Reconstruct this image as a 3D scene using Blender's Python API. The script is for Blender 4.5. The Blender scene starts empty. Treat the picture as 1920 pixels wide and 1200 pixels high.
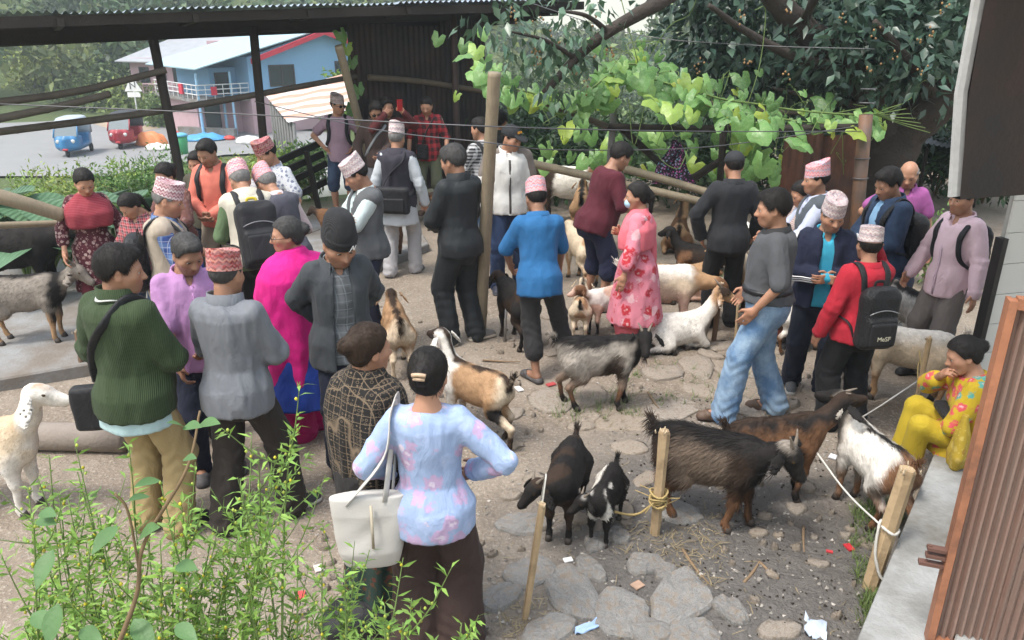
import bpy, math, random
import numpy as np
from mathutils import Vector, Matrix
S = bpy.context.scene
COL = S.collection
RNG = np.random.default_rng(7)
random.seed(7)

# ---------------------------------------------------------------- camera
CAM_H, PITCH, FPX = 2.75, math.radians(21.0), 1450.0
cam = bpy.data.cameras.new('camera'); cam_o = bpy.data.objects.new('camera', cam); COL.objects.link(cam_o)
cam.sensor_width = 36.0; cam.lens = 36.0 * FPX / 1920.0
cam.clip_start = 0.05; cam.clip_end = 1500
cam_o.location = (0, 0, CAM_H); cam_o.rotation_euler = (math.pi / 2 - PITCH, 0, 0)
S.camera = cam_o
S.render.resolution_x, S.render.resolution_y = 1024, 640
# ---------------------------------------------------------------- sky and sun (bright overcast)
SUN_EL, SUN_AZ = math.radians(64), math.radians(-125)
w = bpy.data.worlds.new('World'); S.world = w; w.use_nodes = True
nt = w.node_tree; nt.nodes.clear()
sky = nt.nodes.new('ShaderNodeTexSky'); sky.sky_type = 'NISHITA'; sky.sun_disc = False
sky.sun_elevation = SUN_EL; sky.sun_rotation = SUN_AZ; sky.dust_density = 3.5; sky.air_density = 2.0; sky.ozone_density = 1.0
hs = nt.nodes.new('ShaderNodeHueSaturation'); hs.inputs['Saturation'].default_value = 0.6
bg = nt.nodes.new('ShaderNodeBackground'); bg.inputs['Strength'].default_value = 0.15
wo = nt.nodes.new('ShaderNodeOutputWorld')
_tc = nt.nodes.new('ShaderNodeTexCoord'); _sx = nt.nodes.new('ShaderNodeSeparateXYZ'); _mx = nt.nodes.new('ShaderNodeMath'); _mx.operation = 'MAXIMUM'; _mx.inputs[1].default_value = 0.10; _cx = nt.nodes.new('ShaderNodeCombineXYZ')
nt.links.new(_tc.outputs['Generated'], _sx.inputs[0]); nt.links.new(_sx.outputs[0], _cx.inputs[0]); nt.links.new(_sx.outputs[1], _cx.inputs[1]); nt.links.new(_sx.outputs[2], _mx.inputs[0]); nt.links.new(_mx.outputs[0], _cx.inputs[2]); nt.links.new(_cx.outputs[0], sky.inputs['Vector'])   # the pale horizon of the overcast sky also stands below eye level
nt.links.new(sky.outputs[0], hs.inputs['Color']); nt.links.new(hs.outputs[0], bg.inputs['Color']); nt.links.new(bg.outputs[0], wo.inputs['Surface'])
sun = bpy.data.lights.new('sun', 'SUN'); sun.energy = 1.4; sun.angle = math.radians(10); sun.color = (1.0, 0.965, 0.92)
sun_o = bpy.data.objects.new('sun', sun); COL.objects.link(sun_o); sun_o.location = (0, 0, 30)
# the sun stands in the direction given by elevation and azimuth (azimuth from +Y towards +X)
_sd = Vector((math.sin(SUN_AZ) * math.cos(SUN_EL), math.cos(SUN_AZ) * math.cos(SUN_EL), math.sin(SUN_EL)))
sun_o.rotation_euler = _sd.to_track_quat('Z', 'Y').to_euler()
S.view_settings.view_transform = 'Standard'; S.view_settings.look = 'None'
S.view_settings.exposure = 1.15; S.view_settings.gamma = 1.0; S.view_settings.use_curve_mapping = False
S.render.engine = 'CYCLES'
S.cycles.use_denoising = True
S.cycles.max_bounces = 6; S.cycles.transparent_max_bounces = 8; S.cycles.volume_bounces = 0
S.cycles.caustics_reflective = False; S.cycles.caustics_refractive = False

# ---------------------------------------------------------------- placing helpers
def ray(px, py):
    u = (px - 960.0) / FPX; v = (600.0 - py) / FPX
    c, s = math.cos(PITCH), math.sin(PITCH)
    return np.array([u, c + v * s, v * c - s])
def onz(px, py, z=0.0):            # world point on the level z seen at a photo position
    d = ray(px, py); t = (z - CAM_H) / d[2]; return np.array([d[0] * t, d[1] * t, z])
def ony(px, py, Y):                # world point at the distance Y seen at a photo position
    d = ray(px, py); t = Y / d[1]; return np.array([d[0] * t, Y, CAM_H + d[2] * t])

# ---------------------------------------------------------------- materials
MATS = {}
class NT:
    def __init__(s, name):
        s.m = bpy.data.materials.new(name); s.m.use_nodes = True
        s.t = s.m.node_tree; s.t.nodes.clear(); s._tc = None
        s.out = s.t.nodes.new('ShaderNodeOutputMaterial')
    def n(s, typ, ins=None, **props):
        nd = s.t.nodes.new('ShaderNode' + typ)
        for k, v in props.items(): setattr(nd, k, v)
        for k, v in (ins or {}).items(): s.put(nd.inputs[k], v)
        return nd
    def put(s, sock, v):
        if isinstance(v, bpy.types.NodeSocket): s.t.links.new(v, sock)
        elif isinstance(v, bpy.types.Node): s.t.links.new(v.outputs[0], sock)
        elif isinstance(v, (tuple, list)) and len(v) == 3 and sock.type == 'RGBA': sock.default_value = (*v, 1)
        else: sock.default_value = v
    def co(s, kind='Object'):
        if s._tc is None: s._tc = s.n('TexCoord')
        return s._tc.outputs[kind]
    def xyz(s, kind='Object'):
        x = s.n('SeparateXYZ', {0: s.co(kind)}); return x.outputs[0], x.outputs[1], x.outputs[2]
    def mth(s, op, a, b=0.0, c=0.0): return s.n('Math', {0: a, 1: b, 2: c}, operation=op).outputs[0]
    def mix(s, f, a, b, blend='MIX'):
        nd = s.n('Mix', data_type='RGBA', blend_type=blend)
        s.put(nd.inputs[0], f); s.put(nd.inputs[6], a); s.put(nd.inputs[7], b); return nd.outputs[2]
    def noise(s, scale, detail=3.0, rough=.55, vec=None, dist=0.0):
        return s.n('TexNoise', {'Vector': vec if vec is not None else s.co(), 'Scale': scale, 'Detail': detail, 'Roughness': rough, 'Distortion': dist})
    def vor(s, scale, vec=None, rnd=1.0, feature='F1'):
        return s.n('TexVoronoi', {'Vector': vec if vec is not None else s.co(), 'Scale': scale, 'Randomness': rnd}, feature=feature)
    def ramp(s, f, stops, interp='LINEAR'):
        r = s.n('ValToRGB', {0: f}); r.color_ramp.interpolation = interp
        e = r.color_ramp.elements
        while len(e) < len(stops): e.new(0.5)
        for el, (p, c) in zip(e, stops):
            el.position = p; el.color = (*c, 1) if len(c) == 3 else c
        return r.outputs[0]
    def step(s, v, thr, soft=0.02):
        return s.n('MapRange', {0: v, 1: thr - soft, 2: thr + soft, 3: 0.0, 4: 1.0}).outputs[0]
    def scaled(s, sc, kind='Object', loc=(0, 0, 0), rot=(0, 0, 0)):
        return s.n('Mapping', {'Vector': s.co(kind), 'Scale': sc, 'Location': loc, 'Rotation': rot}).outputs[0]
    def done(s, color, rough=.75, bump=None, bdist=.004, bstr=.6, metal=0.0, spec=.35, sheen=0.0, trans=0.0, alpha=None, coat=0.0, sss=0.0):
        b = s.n('BsdfPrincipled', {'Base Color': color, 'Roughness': rough, 'Metallic': metal, 'Specular IOR Level': spec})
        if sheen: b.inputs['Sheen Weight'].default_value = sheen
        if coat: b.inputs['Coat Weight'].default_value = coat
        if sss:
            b.inputs['Subsurface Weight'].default_value = sss; b.inputs['Subsurface Radius'].default_value = (.012, .005, .003)
        if bump is not None:
            bp = s.n('Bump', {'Height': bump, 'Strength': bstr, 'Distance': bdist}); s.put(b.inputs['Normal'], bp.outputs[0])
        sh = b.outputs[0]
        if trans:
            tr = s.n('BsdfTranslucent', {'Color': color}); sh = s.n('MixShader', {0: trans, 1: sh, 2: tr}).outputs[0]
        if alpha is not None: s.put(b.inputs['Alpha'], alpha)
        s.put(s.out.inputs['Surface'], sh)
        return s.m

def lerp3(a, b, t): return tuple(a[i] * (1 - t) + b[i] * t for i in range(3))
def mul3(a, k): return tuple(min(1, max(0, x * k)) for x in a)

def plain(name, c, rough=.75, var=.18, scale=6.0, bs=60.0, bd=.003, metal=0.0, spec=.35, sheen=0.0, trans=0.0, dirt=None, coat=0.0):
    if name in MATS: return MATS[name]
    t = NT(name)
    f = t.noise(scale, 4)
    c0 = t.mix(f.outputs[0], mul3(c, 1 - var), mul3(c, 1 + var))
    if dirt is not None:
        d = t.noise(scale * .45, 5, .65)
        c0 = t.mix(t.step(d.outputs[0], dirt[1], .12), c0, dirt[0])
    bm = t.noise(bs, 3)
    MATS[name] = t.done(c0, rough, bm.outputs[0], bd, .6, metal, spec, sheen, trans, coat=coat)
    return MATS[name]

def cloth(name, pat, c, c2=(1, 1, 1), c3=(0, 0, 0), sc=1.0, rough=.85, fold=.5, sheen=.03):
    """Fabric with a woven or printed pattern in the wearer's own coordinates."""
    if name in MATS: return MATS[name]
    t = NT(name)
    x, y, z = t.xyz()
    u = t.mth('ADD', x, t.mth('MULTIPLY', y, .75)); v = z
    big = t.noise(7, 3)
    extra = None
    def band(co, per, wid, off=0.0):
        fr = t.mth('FRACT', t.mth('ADD', t.mth('DIVIDE', co, per), 50 + off)); return t.step(t.mth('SUBTRACT', wid, fr), 0, .03)
    col = c
    if pat == 'plaid':
        a1 = band(u, .085 * sc, .5); b1 = band(v, .085 * sc, .5, .25)
        col = t.mix(t.mth('MULTIPLY', t.mth('ADD', a1, b1), .5), c, c2)
        l1 = band(u, .0425 * sc, .1, .3); l2 = band(v, .0425 * sc, .1, .3)
        col = t.mix(t.mth('MULTIPLY', t.mth('MAXIMUM', l1, l2), .75), col, c3)
    elif pat == 'check':
        a1 = band(u, .05 * sc, .5); b1 = band(v, .05 * sc, .5)
        col = t.mix(t.mth('MULTIPLY', t.mth('ADD', a1, b1), .5), c, c2)
    elif pat == 'floral':
        vv = t.vor(15 * sc); vn = t.noise(40 * sc, 2)
        d = t.mth('ADD', vv.outputs['Distance'], t.mth('MULTIPLY', t.mth('SUBTRACT', vn.outputs[0], .5), .5))
        m = t.step(d, .36, .05)
        pet = t.mix(t.n('SeparateColor', {0: vv.outputs['Color']}).outputs[0], c2, c3)
        col = t.mix(m, pet, c)
        v2 = t.vor(34 * sc); m2 = t.step(v2.outputs['Distance'], .2, .04)
        col = t.mix(m2, c2, col)
    elif pat == 'bigfloral':
        vv = t.vor(9 * sc); vn = t.noise(30 * sc, 3)
        d = t.mth('ADD', vv.outputs['Distance'], t.mth('MULTIPLY', t.mth('SUBTRACT', vn.outputs[0], .5), .9))
        m = t.step(d, .42, .06)
        hue = t.n('SeparateColor', {0: vv.outputs['Color']}).outputs[0]
        pet = t.ramp(hue, [(0, c2), (.6, lerp3(c2, c, .35)), (.75, c3), (1, c3)], 'CONSTANT')
        pet = t.mix(t.step(d, .12, .06), lerp3(c2, (1, 1, 1), .35), pet)
        col = t.mix(m, pet, c)
    elif pat == 'stripe':
        col = t.mix(band(v, .02 * sc, .5), c, c2)
    elif pat == 'knit':
        fr = t.mth('FRACT', t.mth('ADD', t.mth('DIVIDE', u, .011 * sc), 50)); extra = t.mth('PINGPONG', fr, .5)
        col = t.mix(extra, mul3(c, .72), mul3(c, 1.25))
    elif pat == 'denim':
        n1 = t.noise(5, 4, .6); w1 = t.n('TexWave', {'Vector': t.co(), 'Scale': 120, 'Distortion': 3})
        col = t.mix(t.step(n1.outputs[0], .52, .14), c, c2)
        col = t.mix(t.mth('MULTIPLY', w1.outputs[0], .25), col, c3)
    elif pat == 'lattice':
        vv = t.vor(21 * sc, t.scaled((1.0, 1.0, 1.25)), .0, 'DISTANCE_TO_EDGE'); v1 = t.vor(42 * sc, t.scaled((1.0, 1.0, 1.25)), .25)
        m = t.mth('SUBTRACT', 1, t.step(t.mth('ABSOLUTE', t.mth('SUBTRACT', v1.outputs['Distance'], .33)), .045, .03))
        m2 = t.mth('SUBTRACT', 1, t.step(vv.outputs['Distance'], .035, .02))
        col = t.mix(t.mth('MULTIPLY', t.mth('MAXIMUM', m, m2), .65), c, c2)
    elif pat == 'topi':
        ang = t.mth('MULTIPLY', t.mth('ARCTAN2', x, y), .09)
        zig = t.mth('PINGPONG', t.mth('ADD', ang, 1.0), .014 * sc)
        vv = t.mth('ADD', z, t.mth('MULTIPLY', zig, 1.1))
        b1 = band(vv, .026 * sc, .5); b2 = band(vv, .052 * sc, .22, .2)
        vc = t.vor(55, t.scaled((1, 1, 1.6)), .8)
        col = t.mix(b1, c, c2)
        col = t.mix(b2, col, c3)
        col = t.mix(t.mth('MULTIPLY', t.n('SeparateColor', {0: vc.outputs['Color']}).outputs[0], .45), col, lerp3(c, (1, 1, 1), .4))
    elif pat == 'leather':
        extra = t.vor(120).outputs['Distance']; rough = .38
    c0 = t.mix(t.mth('MULTIPLY', big.outputs[0], .34), col, (0.015, 0.015, 0.017), 'MIX') if fold else col
    c0 = t.mix(.25, c0, col)
    fld = t.noise(9, 4, .55, t.scaled((1, 1, .5)), 1.8)
    weave = t.noise(260, 2)
    h = t.mth('ADD', t.mth('MULTIPLY', fld.outputs[0], 1.0 * fold * 2), t.mth('MULTIPLY', weave.outputs[0], .10))
    if extra is not None: h = t.mth('ADD', h, t.mth('MULTIPLY', extra, .5))
    MATS[name] = t.done(c0, rough, h, .020, .5, 0, .25, sheen)
    return MATS[name]

def attr_mat(name, rough=.6, objcol=False, bs=90.0, bd=.002, spec=.35, var=.2, sss=0.0, nscale=30.0, trans=0.0):
    if name in MATS: return MATS[name]
    t = NT(name)
    a = t.n('Attribute', attribute_name='Col').outputs['Color']
    if objcol: a = t.mix(1.0, a, t.n('ObjectInfo').outputs['Color'], 'MULTIPLY')
    f = t.noise(nscale, 3)
    c = t.mix(f.outputs[0], t.mix(1.0, a, (1 - var,) * 3, 'MULTIPLY'), t.mix(1.0, a, (1 + var,) * 3, 'MULTIPLY'))
    MATS[name] = t.done(c, rough, t.noise(bs, 3).outputs[0], bd, .5, 0, spec, 0, trans, sss=sss)
    return MATS[name]

# ---------------------------------------------------------------- mesh helpers
def mesh_np(name, V, Fs, mats=(), mi=None, cols=None, smooth=True):
    """V (n,3); Fs list of (m,3) / (m,4) int arrays; one mesh."""
    me = bpy.data.meshes.new(name)
    V = np.asarray(V, np.float32)
    Fs = [Fs] if isinstance(Fs, np.ndarray) else Fs
    Fs = [np.asarray(f, np.int32) for f in Fs if len(f)]
    me.vertices.add(len(V)); me.vertices.foreach_set('co', V.ravel())
    loops = np.concatenate([f.ravel() for f in Fs]); sizes = np.concatenate([np.full(len(f), f.shape[1], np.int32) for f in Fs])
    me.loops.add(len(loops)); me.loops.foreach_set('vertex_index', loops)
    starts = np.concatenate([[0], np.cumsum(sizes)[:-1]]).astype(np.int32)
    me.polygons.add(len(sizes)); me.polygons.foreach_set('loop_start', starts)
    for m in mats: me.materials.append(m)
    if mi is not None: me.polygons.foreach_set('material_index', np.asarray(mi, np.int32))
    if cols is not None:
        ca = me.color_attributes.new('Col', 'FLOAT_COLOR', 'POINT')
        c4 = np.ones((len(V), 4), np.float32); c4[:, :3] = cols; ca.data.foreach_set('color', c4.ravel())
    me.update(calc_edges=True)
    me.polygons.foreach_set('use_smooth', np.full(len(sizes), smooth))
    return me

def link(name, me, parent=None, loc=(0, 0, 0), rz=0.0, scale=1.0):
    o = bpy.data.objects.new(name, me); COL.objects.link(o)
    o.location = loc; o.rotation_euler = (0, 0, rz)
    if scale != 1.0: o.scale = (scale,) * 3 if not isinstance(scale, (tuple, list)) else scale
    if parent is not None: o.parent = parent
    return o
def tag(o, label=None, cat=None, group=None, kind=None):
    if label: o['label'] = label
    if cat: o['category'] = cat
    if group: o['group'] = group
    if kind: o['kind'] = kind
    return o
def empty(name, loc=(0, 0, 0), rz=0.0): return link(name, None, None, tuple(float(c) for c in loc), rz)

class MB:
    """collects pieces, builds one mesh"""
    def __init__(s): s.V = []; s.F = {3: [], 4: []}; s.C = []; s.nv = 0; s.M = {3: [], 4: []}
    def add(s, V, F, c=None, mi=0):
        V = np.asarray(V, float).reshape(-1, 3)
        F = [F] if isinstance(F, np.ndarray) else F
        for f in F:
            f = np.asarray(f)
            if len(f) == 0: continue
            s.F[f.shape[1]].append(f + s.nv); s.M[f.shape[1]].append(np.full(len(f), mi))
        s.V.append(V); s.nv += len(V)
        cc = np.ones((len(V), 3)) if c is None else np.broadcast_to(np.asarray(c, float), (len(V), 3))
        s.C.append(cc); return s
    def box(s, lo, hi, R=None, o=(0, 0, 0), c=None, mi=0, bev=0.0):
        lo = np.array(lo, float); hi = np.array(hi, float)
        V = np.array([[x, y, z] for x in (0, 1) for y in (0, 1) for z in (0, 1)], float) * (hi - lo) + lo
        F = np.array([[0, 1, 3, 2], [4, 6, 7, 5], [0, 4, 5, 1], [2, 3, 7, 6], [0, 2, 6, 4], [1, 5, 7, 3]])
        if R is not None: V = V @ np.asarray(R).T
        return s.add(V + np.array(o), F, c, mi)
    def tube(s, pts, rad, n=8, c=None, mi=0, cap=True, flat=1.0, jit=0.0, up=(0, 0, 1)):
        V, F = tube(pts, rad, n, cap, flat, jit, up); return s.add(V, F, c, mi)
    def mesh(s, name, mats=(), col=False, smooth=True):
        F = []; mi = []
        for k in (3, 4):
            if s.F[k]: F.append(np.concatenate(s.F[k])); mi.append(np.concatenate(s.M[k]))
        return mesh_np(name, np.concatenate(s.V), F, mats, np.concatenate(mi), np.concatenate(s.C) if col else None, smooth)
    def obj(s, name, mats, parent=None, col=False, smooth=True, loc=(0, 0, 0), rz=0.0):
        if not isinstance(mats, (list, tuple)): mats = [mats]
        return link(name, s.mesh(name, mats, col, smooth), parent, loc, rz)

def tube(pts, rad, n=8, cap=True, flat=1.0, jit=0.0, up=(0, 0, 1)):
    P = np.asarray(pts, float); m = len(P)
    rad = np.full(m, rad, float) if np.isscalar(rad) else np.asarray(rad, float)
    T = np.gradient(P, axis=0); T /= np.linalg.norm(T, axis=1)[:, None] + 1e-9
    ref = np.array(up, float)
    if abs(T[0] @ ref) > .9: ref = np.array([0.0, 1.0, 0.0]) if abs(T[0][1]) < .9 else np.array([1.0, 0, 0])
    nrm = np.cross(T[0], ref); nrm /= np.linalg.norm(nrm)
    V = []; an = np.arange(n) * 2 * math.pi / n
    for i in range(m):
        nrm = nrm - T[i] * (nrm @ T[i]); nrm /= np.linalg.norm(nrm) + 1e-9
        b = np.cross(T[i], nrm)
        r = rad[i] * (1 + (RNG.uniform(-jit, jit, n) if jit else 0))
        V.append(P[i] + (np.cos(an) * r)[:, None] * nrm + (np.sin(an) * r * flat)[:, None] * b)
    V = np.concatenate(V)
    i = np.arange(m - 1)[:, None] * n; j = np.arange(n)[None]; k = (j + 1) % n
    F = [np.stack([i + j, i + k, i + n + k, i + n + j], -1).reshape(-1, 4)]
    if cap:
        V = np.concatenate([V, P[:1], P[-1:]]); a = m * n; jj = np.arange(n); kk = (jj + 1) % n
        F.append(np.stack([kk, jj, np.full(n, a)], -1)); F.append(np.stack([(m - 1) * n + jj, (m - 1) * n + kk, np.full(n, a + 1)], -1))
    return V, F

def bez(*p, n=12):
    p = np.asarray(p, float); t = np.linspace(0, 1, n)[:, None]
    k = len(p) - 1
    return sum(math.comb(k, i) * (1 - t) ** (k - i) * t ** i * p[i] for i in range(k + 1))
def poly(pts, n=12):
    """smooth curve through points (Catmull-Rom)"""
    P = np.asarray(pts, float); P = np.concatenate([2 * P[:1] - P[1:2], P, 2 * P[-1:] - P[-2:-1]])
    out = []
    for i in range(1, len(P) - 2):
        t = np.linspace(0, 1, n, endpoint=False)[:, None]
        a, b, c, d = P[i - 1], P[i], P[i + 1], P[i + 2]
        out.append(.5 * ((2 * b) + (c - a) * t + (2 * a - 5 * b + 4 * c - d) * t ** 2 + (-a + 3 * b - 3 * c + d) * t ** 3))
    out.append(P[-2:-1]); return np.concatenate(out)

def rotx(a): c, s = math.cos(a), math.sin(a); return np.array([[1, 0, 0], [0, c, -s], [0, s, c]])
def roty(a): c, s = math.cos(a), math.sin(a); return np.array([[c, 0, s], [0, 1, 0], [-s, 0, c]])
def rotz(a): c, s = math.cos(a), math.sin(a); return np.array([[c, -s, 0], [s, c, 0], [0, 0, 1]])
def unit(v): v = np.asarray(v, float); return v / (np.linalg.norm(v) + 1e-9)

class WN:
    """smooth wrinkle noise"""
    def __init__(s, seed, n=7):
        r = np.random.default_rng(seed); s.k = r.normal(size=(n, 3)); s.k /= np.linalg.norm(s.k, axis=1)[:, None]
        s.f = r.uniform(.7, 1.6, n); s.p = r.uniform(0, 6.3, n); s.k2 = r.normal(size=(n, 3)) * .6; s.p2 = r.uniform(0, 6.3, n); s.n = n
    def __call__(s, P, freq):
        o = 0
        for i in range(s.n): o = o + np.sin(P @ s.k[i] * freq * s.f[i] + s.p[i] + 1.6 * np.sin(P @ s.k2[i] * freq + s.p2[i]))
        return o / s.n

WNS = [WN(i) for i in range(6)]
# ---------------------------------------------------------------- signed-distance modelling
class SDF:
    def __init__(s): s.p = []; s.lo = np.full(3, 1e9); s.hi = -s.lo
    def _a(s, fn, lo, hi, k, sub=False):
        lo = np.asarray(lo, float); hi = np.asarray(hi, float)
        s.p.append((fn, lo, hi, k, sub))
        if not sub: s.lo = np.minimum(s.lo, lo); s.hi = np.maximum(s.hi, hi)
        return s
    def cone(s, a, b, ra, rb, k=.02, sub=False):
        a = np.asarray(a, float); b = np.asarray(b, float); ba = b - a; L = ba @ ba + 1e-12; R = max(ra, rb)
        def fn(P):
            q = P - a; t = np.clip(q @ ba / L, 0, 1); return np.linalg.norm(q - t[..., None] * ba, axis=-1) - (ra + (rb - ra) * t)
        return s._a(fn, np.minimum(a, b) - R, np.maximum(a, b) + R, k, sub)
    def ell(s, c, r, R=None, k=.02, sub=False):
        c = np.asarray(c, float); r = np.asarray(r, float); R = np.eye(3) if R is None else np.asarray(R)
        def fn(P):
            q = (P - c) @ R; k0 = np.linalg.norm(q / r, axis=-1); k1 = np.linalg.norm(q / r ** 2, axis=-1) + 1e-9; return k0 * (k0 - 1) / k1
        e = np.abs(R) @ r
        return s._a(fn, c - e, c + e, k, sub)
    def sph(s, c, r, k=.02, sub=False): return s.ell(c, (r, r, r), None, k, sub)
    def box(s, c, hs, R=None, rr=.02, k=.01, sub=False):
        c = np.asarray(c, float); hs = np.asarray(hs, float); R = np.eye(3) if R is None else np.asarray(R)
        def fn(P):
            q = np.abs((P - c) @ R) - (hs - rr); return np.linalg.norm(np.maximum(q, 0), axis=-1) + np.minimum(q.max(-1), 0) - rr
        e = np.abs(R) @ hs
        return s._a(fn, c - e, c + e, k, sub)
    def stack(s, o, R, prof, k=.03, sub=False, pw=2.0, fold=None):
        """lofted oval column: prof rows (z, half width, half depth, y offset) in the frame R at o"""
        o = np.asarray(o, float); R = np.asarray(R); pr = np.array([(*r, 0.0) if len(r) == 3 else r for r in prof], float)
        z0, z1 = pr[0, 0], pr[-1, 0]; A = pr[:, 1].max(); B = (pr[:, 2] + np.abs(pr[:, 3])).max()
        def fn(P):
            q = (P - o) @ R; z = np.clip(q[..., 2], z0, z1)
            a = np.interp(z, pr[:, 0], pr[:, 1]); b = np.interp(z, pr[:, 0], pr[:, 2]); y0 = np.interp(z, pr[:, 0], pr[:, 3])
            x_, y_ = q[..., 0], q[..., 1] - y0
            if fold is not None:
                f = 1 + fold[1] * np.cos(np.arctan2(x_, y_) * fold[0] + fold[2] + 3 * z) * np.clip((fold[3] - z) * fold[4], 0, 1); a = a * f; b = b * f
            d = (((np.abs(x_) / a) ** pw + (np.abs(y_) / b) ** pw) ** (1 / pw) - 1) * np.minimum(a, b) * .92
            return np.maximum(d, np.abs(q[..., 2] - (z0 + z1) / 2) - (z1 - z0) / 2)
        cs = np.array([[x, y, z] for x in (-A, A) for y in (-B, B) for z in (z0, z1)]) @ R.T + o
        return s._a(fn, cs.min(0), cs.max(0), k, sub)
    def mesh(s, h):
        kk = max([p[3] for p in s.p] + [0]); lo = s.lo - 2.2 * h - kk * .3; n = np.ceil((s.hi + 2.2 * h + kk * .3 - lo) / h).astype(int) + 1
        ax = [lo[i] + h * np.arange(n[i]) for i in range(3)]
        V = np.full(n, .15, np.float32)
        for fn, plo, phi, k, sub in s.p:
            pad = max(k, 2.5 * h)
            i0 = np.maximum(np.floor((plo - pad - lo) / h).astype(int), 0); i1 = np.minimum(np.ceil((phi + pad - lo) / h).astype(int) + 1, n)
            if (i1 <= i0).any(): continue
            sl = tuple(slice(a, b) for a, b in zip(i0, i1))
            P = np.stack(np.meshgrid(*[ax[i][sl[i]] for i in range(3)], indexing='ij'), -1)
            d = fn(P).astype(np.float32); cur = V[sl]
            if sub: d = -d; hh = np.maximum(k - np.abs(cur - d), 0) / max(k, 1e-6); V[sl] = np.maximum(cur, d) + hh * hh * k * .25
            else: hh = np.maximum(k - np.abs(cur - d), 0) / max(k, 1e-6); V[sl] = np.minimum(cur, d) - hh * hh * k * .25
        return nets(V, lo, h)

def nets(V, lo, h):
    ng = V < 0; nx, ny, nz = V.shape
    c = [ng[i:nx - 1 + i, j:ny - 1 + j, k:nz - 1 + k] for i in (0, 1) for j in (0, 1) for k in (0, 1)]
    cnt = sum(x.astype(np.int8) for x in c); act = (cnt > 0) & (cnt < 8)
    I = np.argwhere(act); m = len(I); ids = np.full(act.shape, -1, np.int32); ids[act] = np.arange(m)
    acc = np.zeros((m, 3)); num = np.zeros(m)
    off = [(i, j, k) for i in (0, 1) for j in (0, 1) for k in (0, 1)]
    vals = {o: V[I[:, 0] + o[0], I[:, 1] + o[1], I[:, 2] + o[2]] for o in off}
    for o in off:
        for a in range(3):
            if o[a]: continue
            o2 = list(o); o2[a] = 1; o2 = tuple(o2); v0, v1 = vals[o], vals[o2]; x = (v0 < 0) != (v1 < 0)
            t = np.where(x, v0 / np.where(x, v0 - v1, 1), 0); p = np.zeros((m, 3)); p[:] = o; p[:, a] += t
            acc[x] += p[x]; num += x
    P = (acc / num[:, None] + I) * h + lo
    F = []
    for a in range(3):
        b, c2 = (a + 1) % 3, (a + 2) % 3
        s0 = [slice(1, -1)] * 3; s0[a] = slice(0, -1); s1 = list(s0); s1[a] = slice(1, None)
        A, B = ng[tuple(s0)], ng[tuple(s1)]; E = np.argwhere(A != B)
        if not len(E): continue
        fl = A[tuple(E.T)]; E = E.copy(); E[:, b] += 1; E[:, c2] += 1
        def cid(db, dc):
            q = E.copy(); q[:, b] -= db; q[:, c2] -= dc; return ids[tuple(q.T)]
        q = np.stack([cid(1, 1), cid(0, 1), cid(0, 0), cid(1, 0)], -1)
        q[~fl] = q[~fl][:, ::-1]; F.append(q)
    return P, np.concatenate(F)

def normals(V, F):
    n = np.zeros_like(V); a, b, c, d = (V[F[:, i]] for i in range(4)); fn = np.cross(c - a, d - b)
    for i in range(4): np.add.at(n, F[:, i], fn)
    return n / (np.linalg.norm(n, axis=1)[:, None] + 1e-12)
def relax(V, F, it=1, f=.5):
    for _ in range(it):
        s = np.zeros_like(V); k = np.zeros(len(V))
        for i in range(4):
            for j in ((i + 1) % 4, (i + 3) % 4): np.add.at(s, F[:, i], V[F[:, j]]); np.add.at(k, F[:, i], 1)
        V = V + f * (s / k[:, None] - V)
    return V

def blades(MBo, V, F, n, length, width, flow, color, lift=.25, seed=1, mi=0, curl=.35, mask=None):
    """thin tapered strips (hair, fur) rooted on the surface V,F. flow(P,N)->direction; color(P)->rgb"""
    r = np.random.default_rng(seed)
    a, b, c, d = (V[F[:, i]] for i in range(4)); fn = np.cross(c - a, d - b); ar = np.linalg.norm(fn, axis=1) / 2
    if mask is not None: ar = ar * mask(V[F].mean(1))
    if ar.sum() <= 0: return
    i = r.choice(len(F), n, p=ar / ar.sum()); u, v = r.random((2, n, 1))
    P = a[i] * (1 - u) * (1 - v) + b[i] * u * (1 - v) + c[i] * u * v + d[i] * (1 - u) * v
    N = fn[i] / (np.linalg.norm(fn[i], axis=1)[:, None] + 1e-12)
    D = flow(P, N) + r.normal(size=(n, 3)) * .22; D = D - N * (D * N).sum(1)[:, None]; D /= np.linalg.norm(D, axis=1)[:, None] + 1e-9
    L = (length(P) if callable(length) else np.full(n, length)) * r.uniform(.6, 1.25, n); L = L[:, None]
    Wd = np.cross(D, N); wv = Wd * (width * r.uniform(.7, 1.3, n))[:, None]
    d1 = D + N * lift; p1 = P + d1 * L * .5; p2 = p1 + (D + N * lift * (1 - 2 * curl)) * L * .5 - np.array([0, 0, 1]) * L * .1
    Vv = np.stack([P - wv, P + wv, p1 - wv * .8, p1 + wv * .8, p2], 1).reshape(-1, 3)
    k = np.arange(n)[:, None] * 5
    Q = k + np.array([[0, 1, 3, 2]]); T = k + np.array([[2, 3, 4]])
    C = color(P) * r.uniform(.75, 1.2, (n, 1))
    MBo.add(Vv, [Q, T], np.repeat(C, 5, 0), mi)
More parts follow.
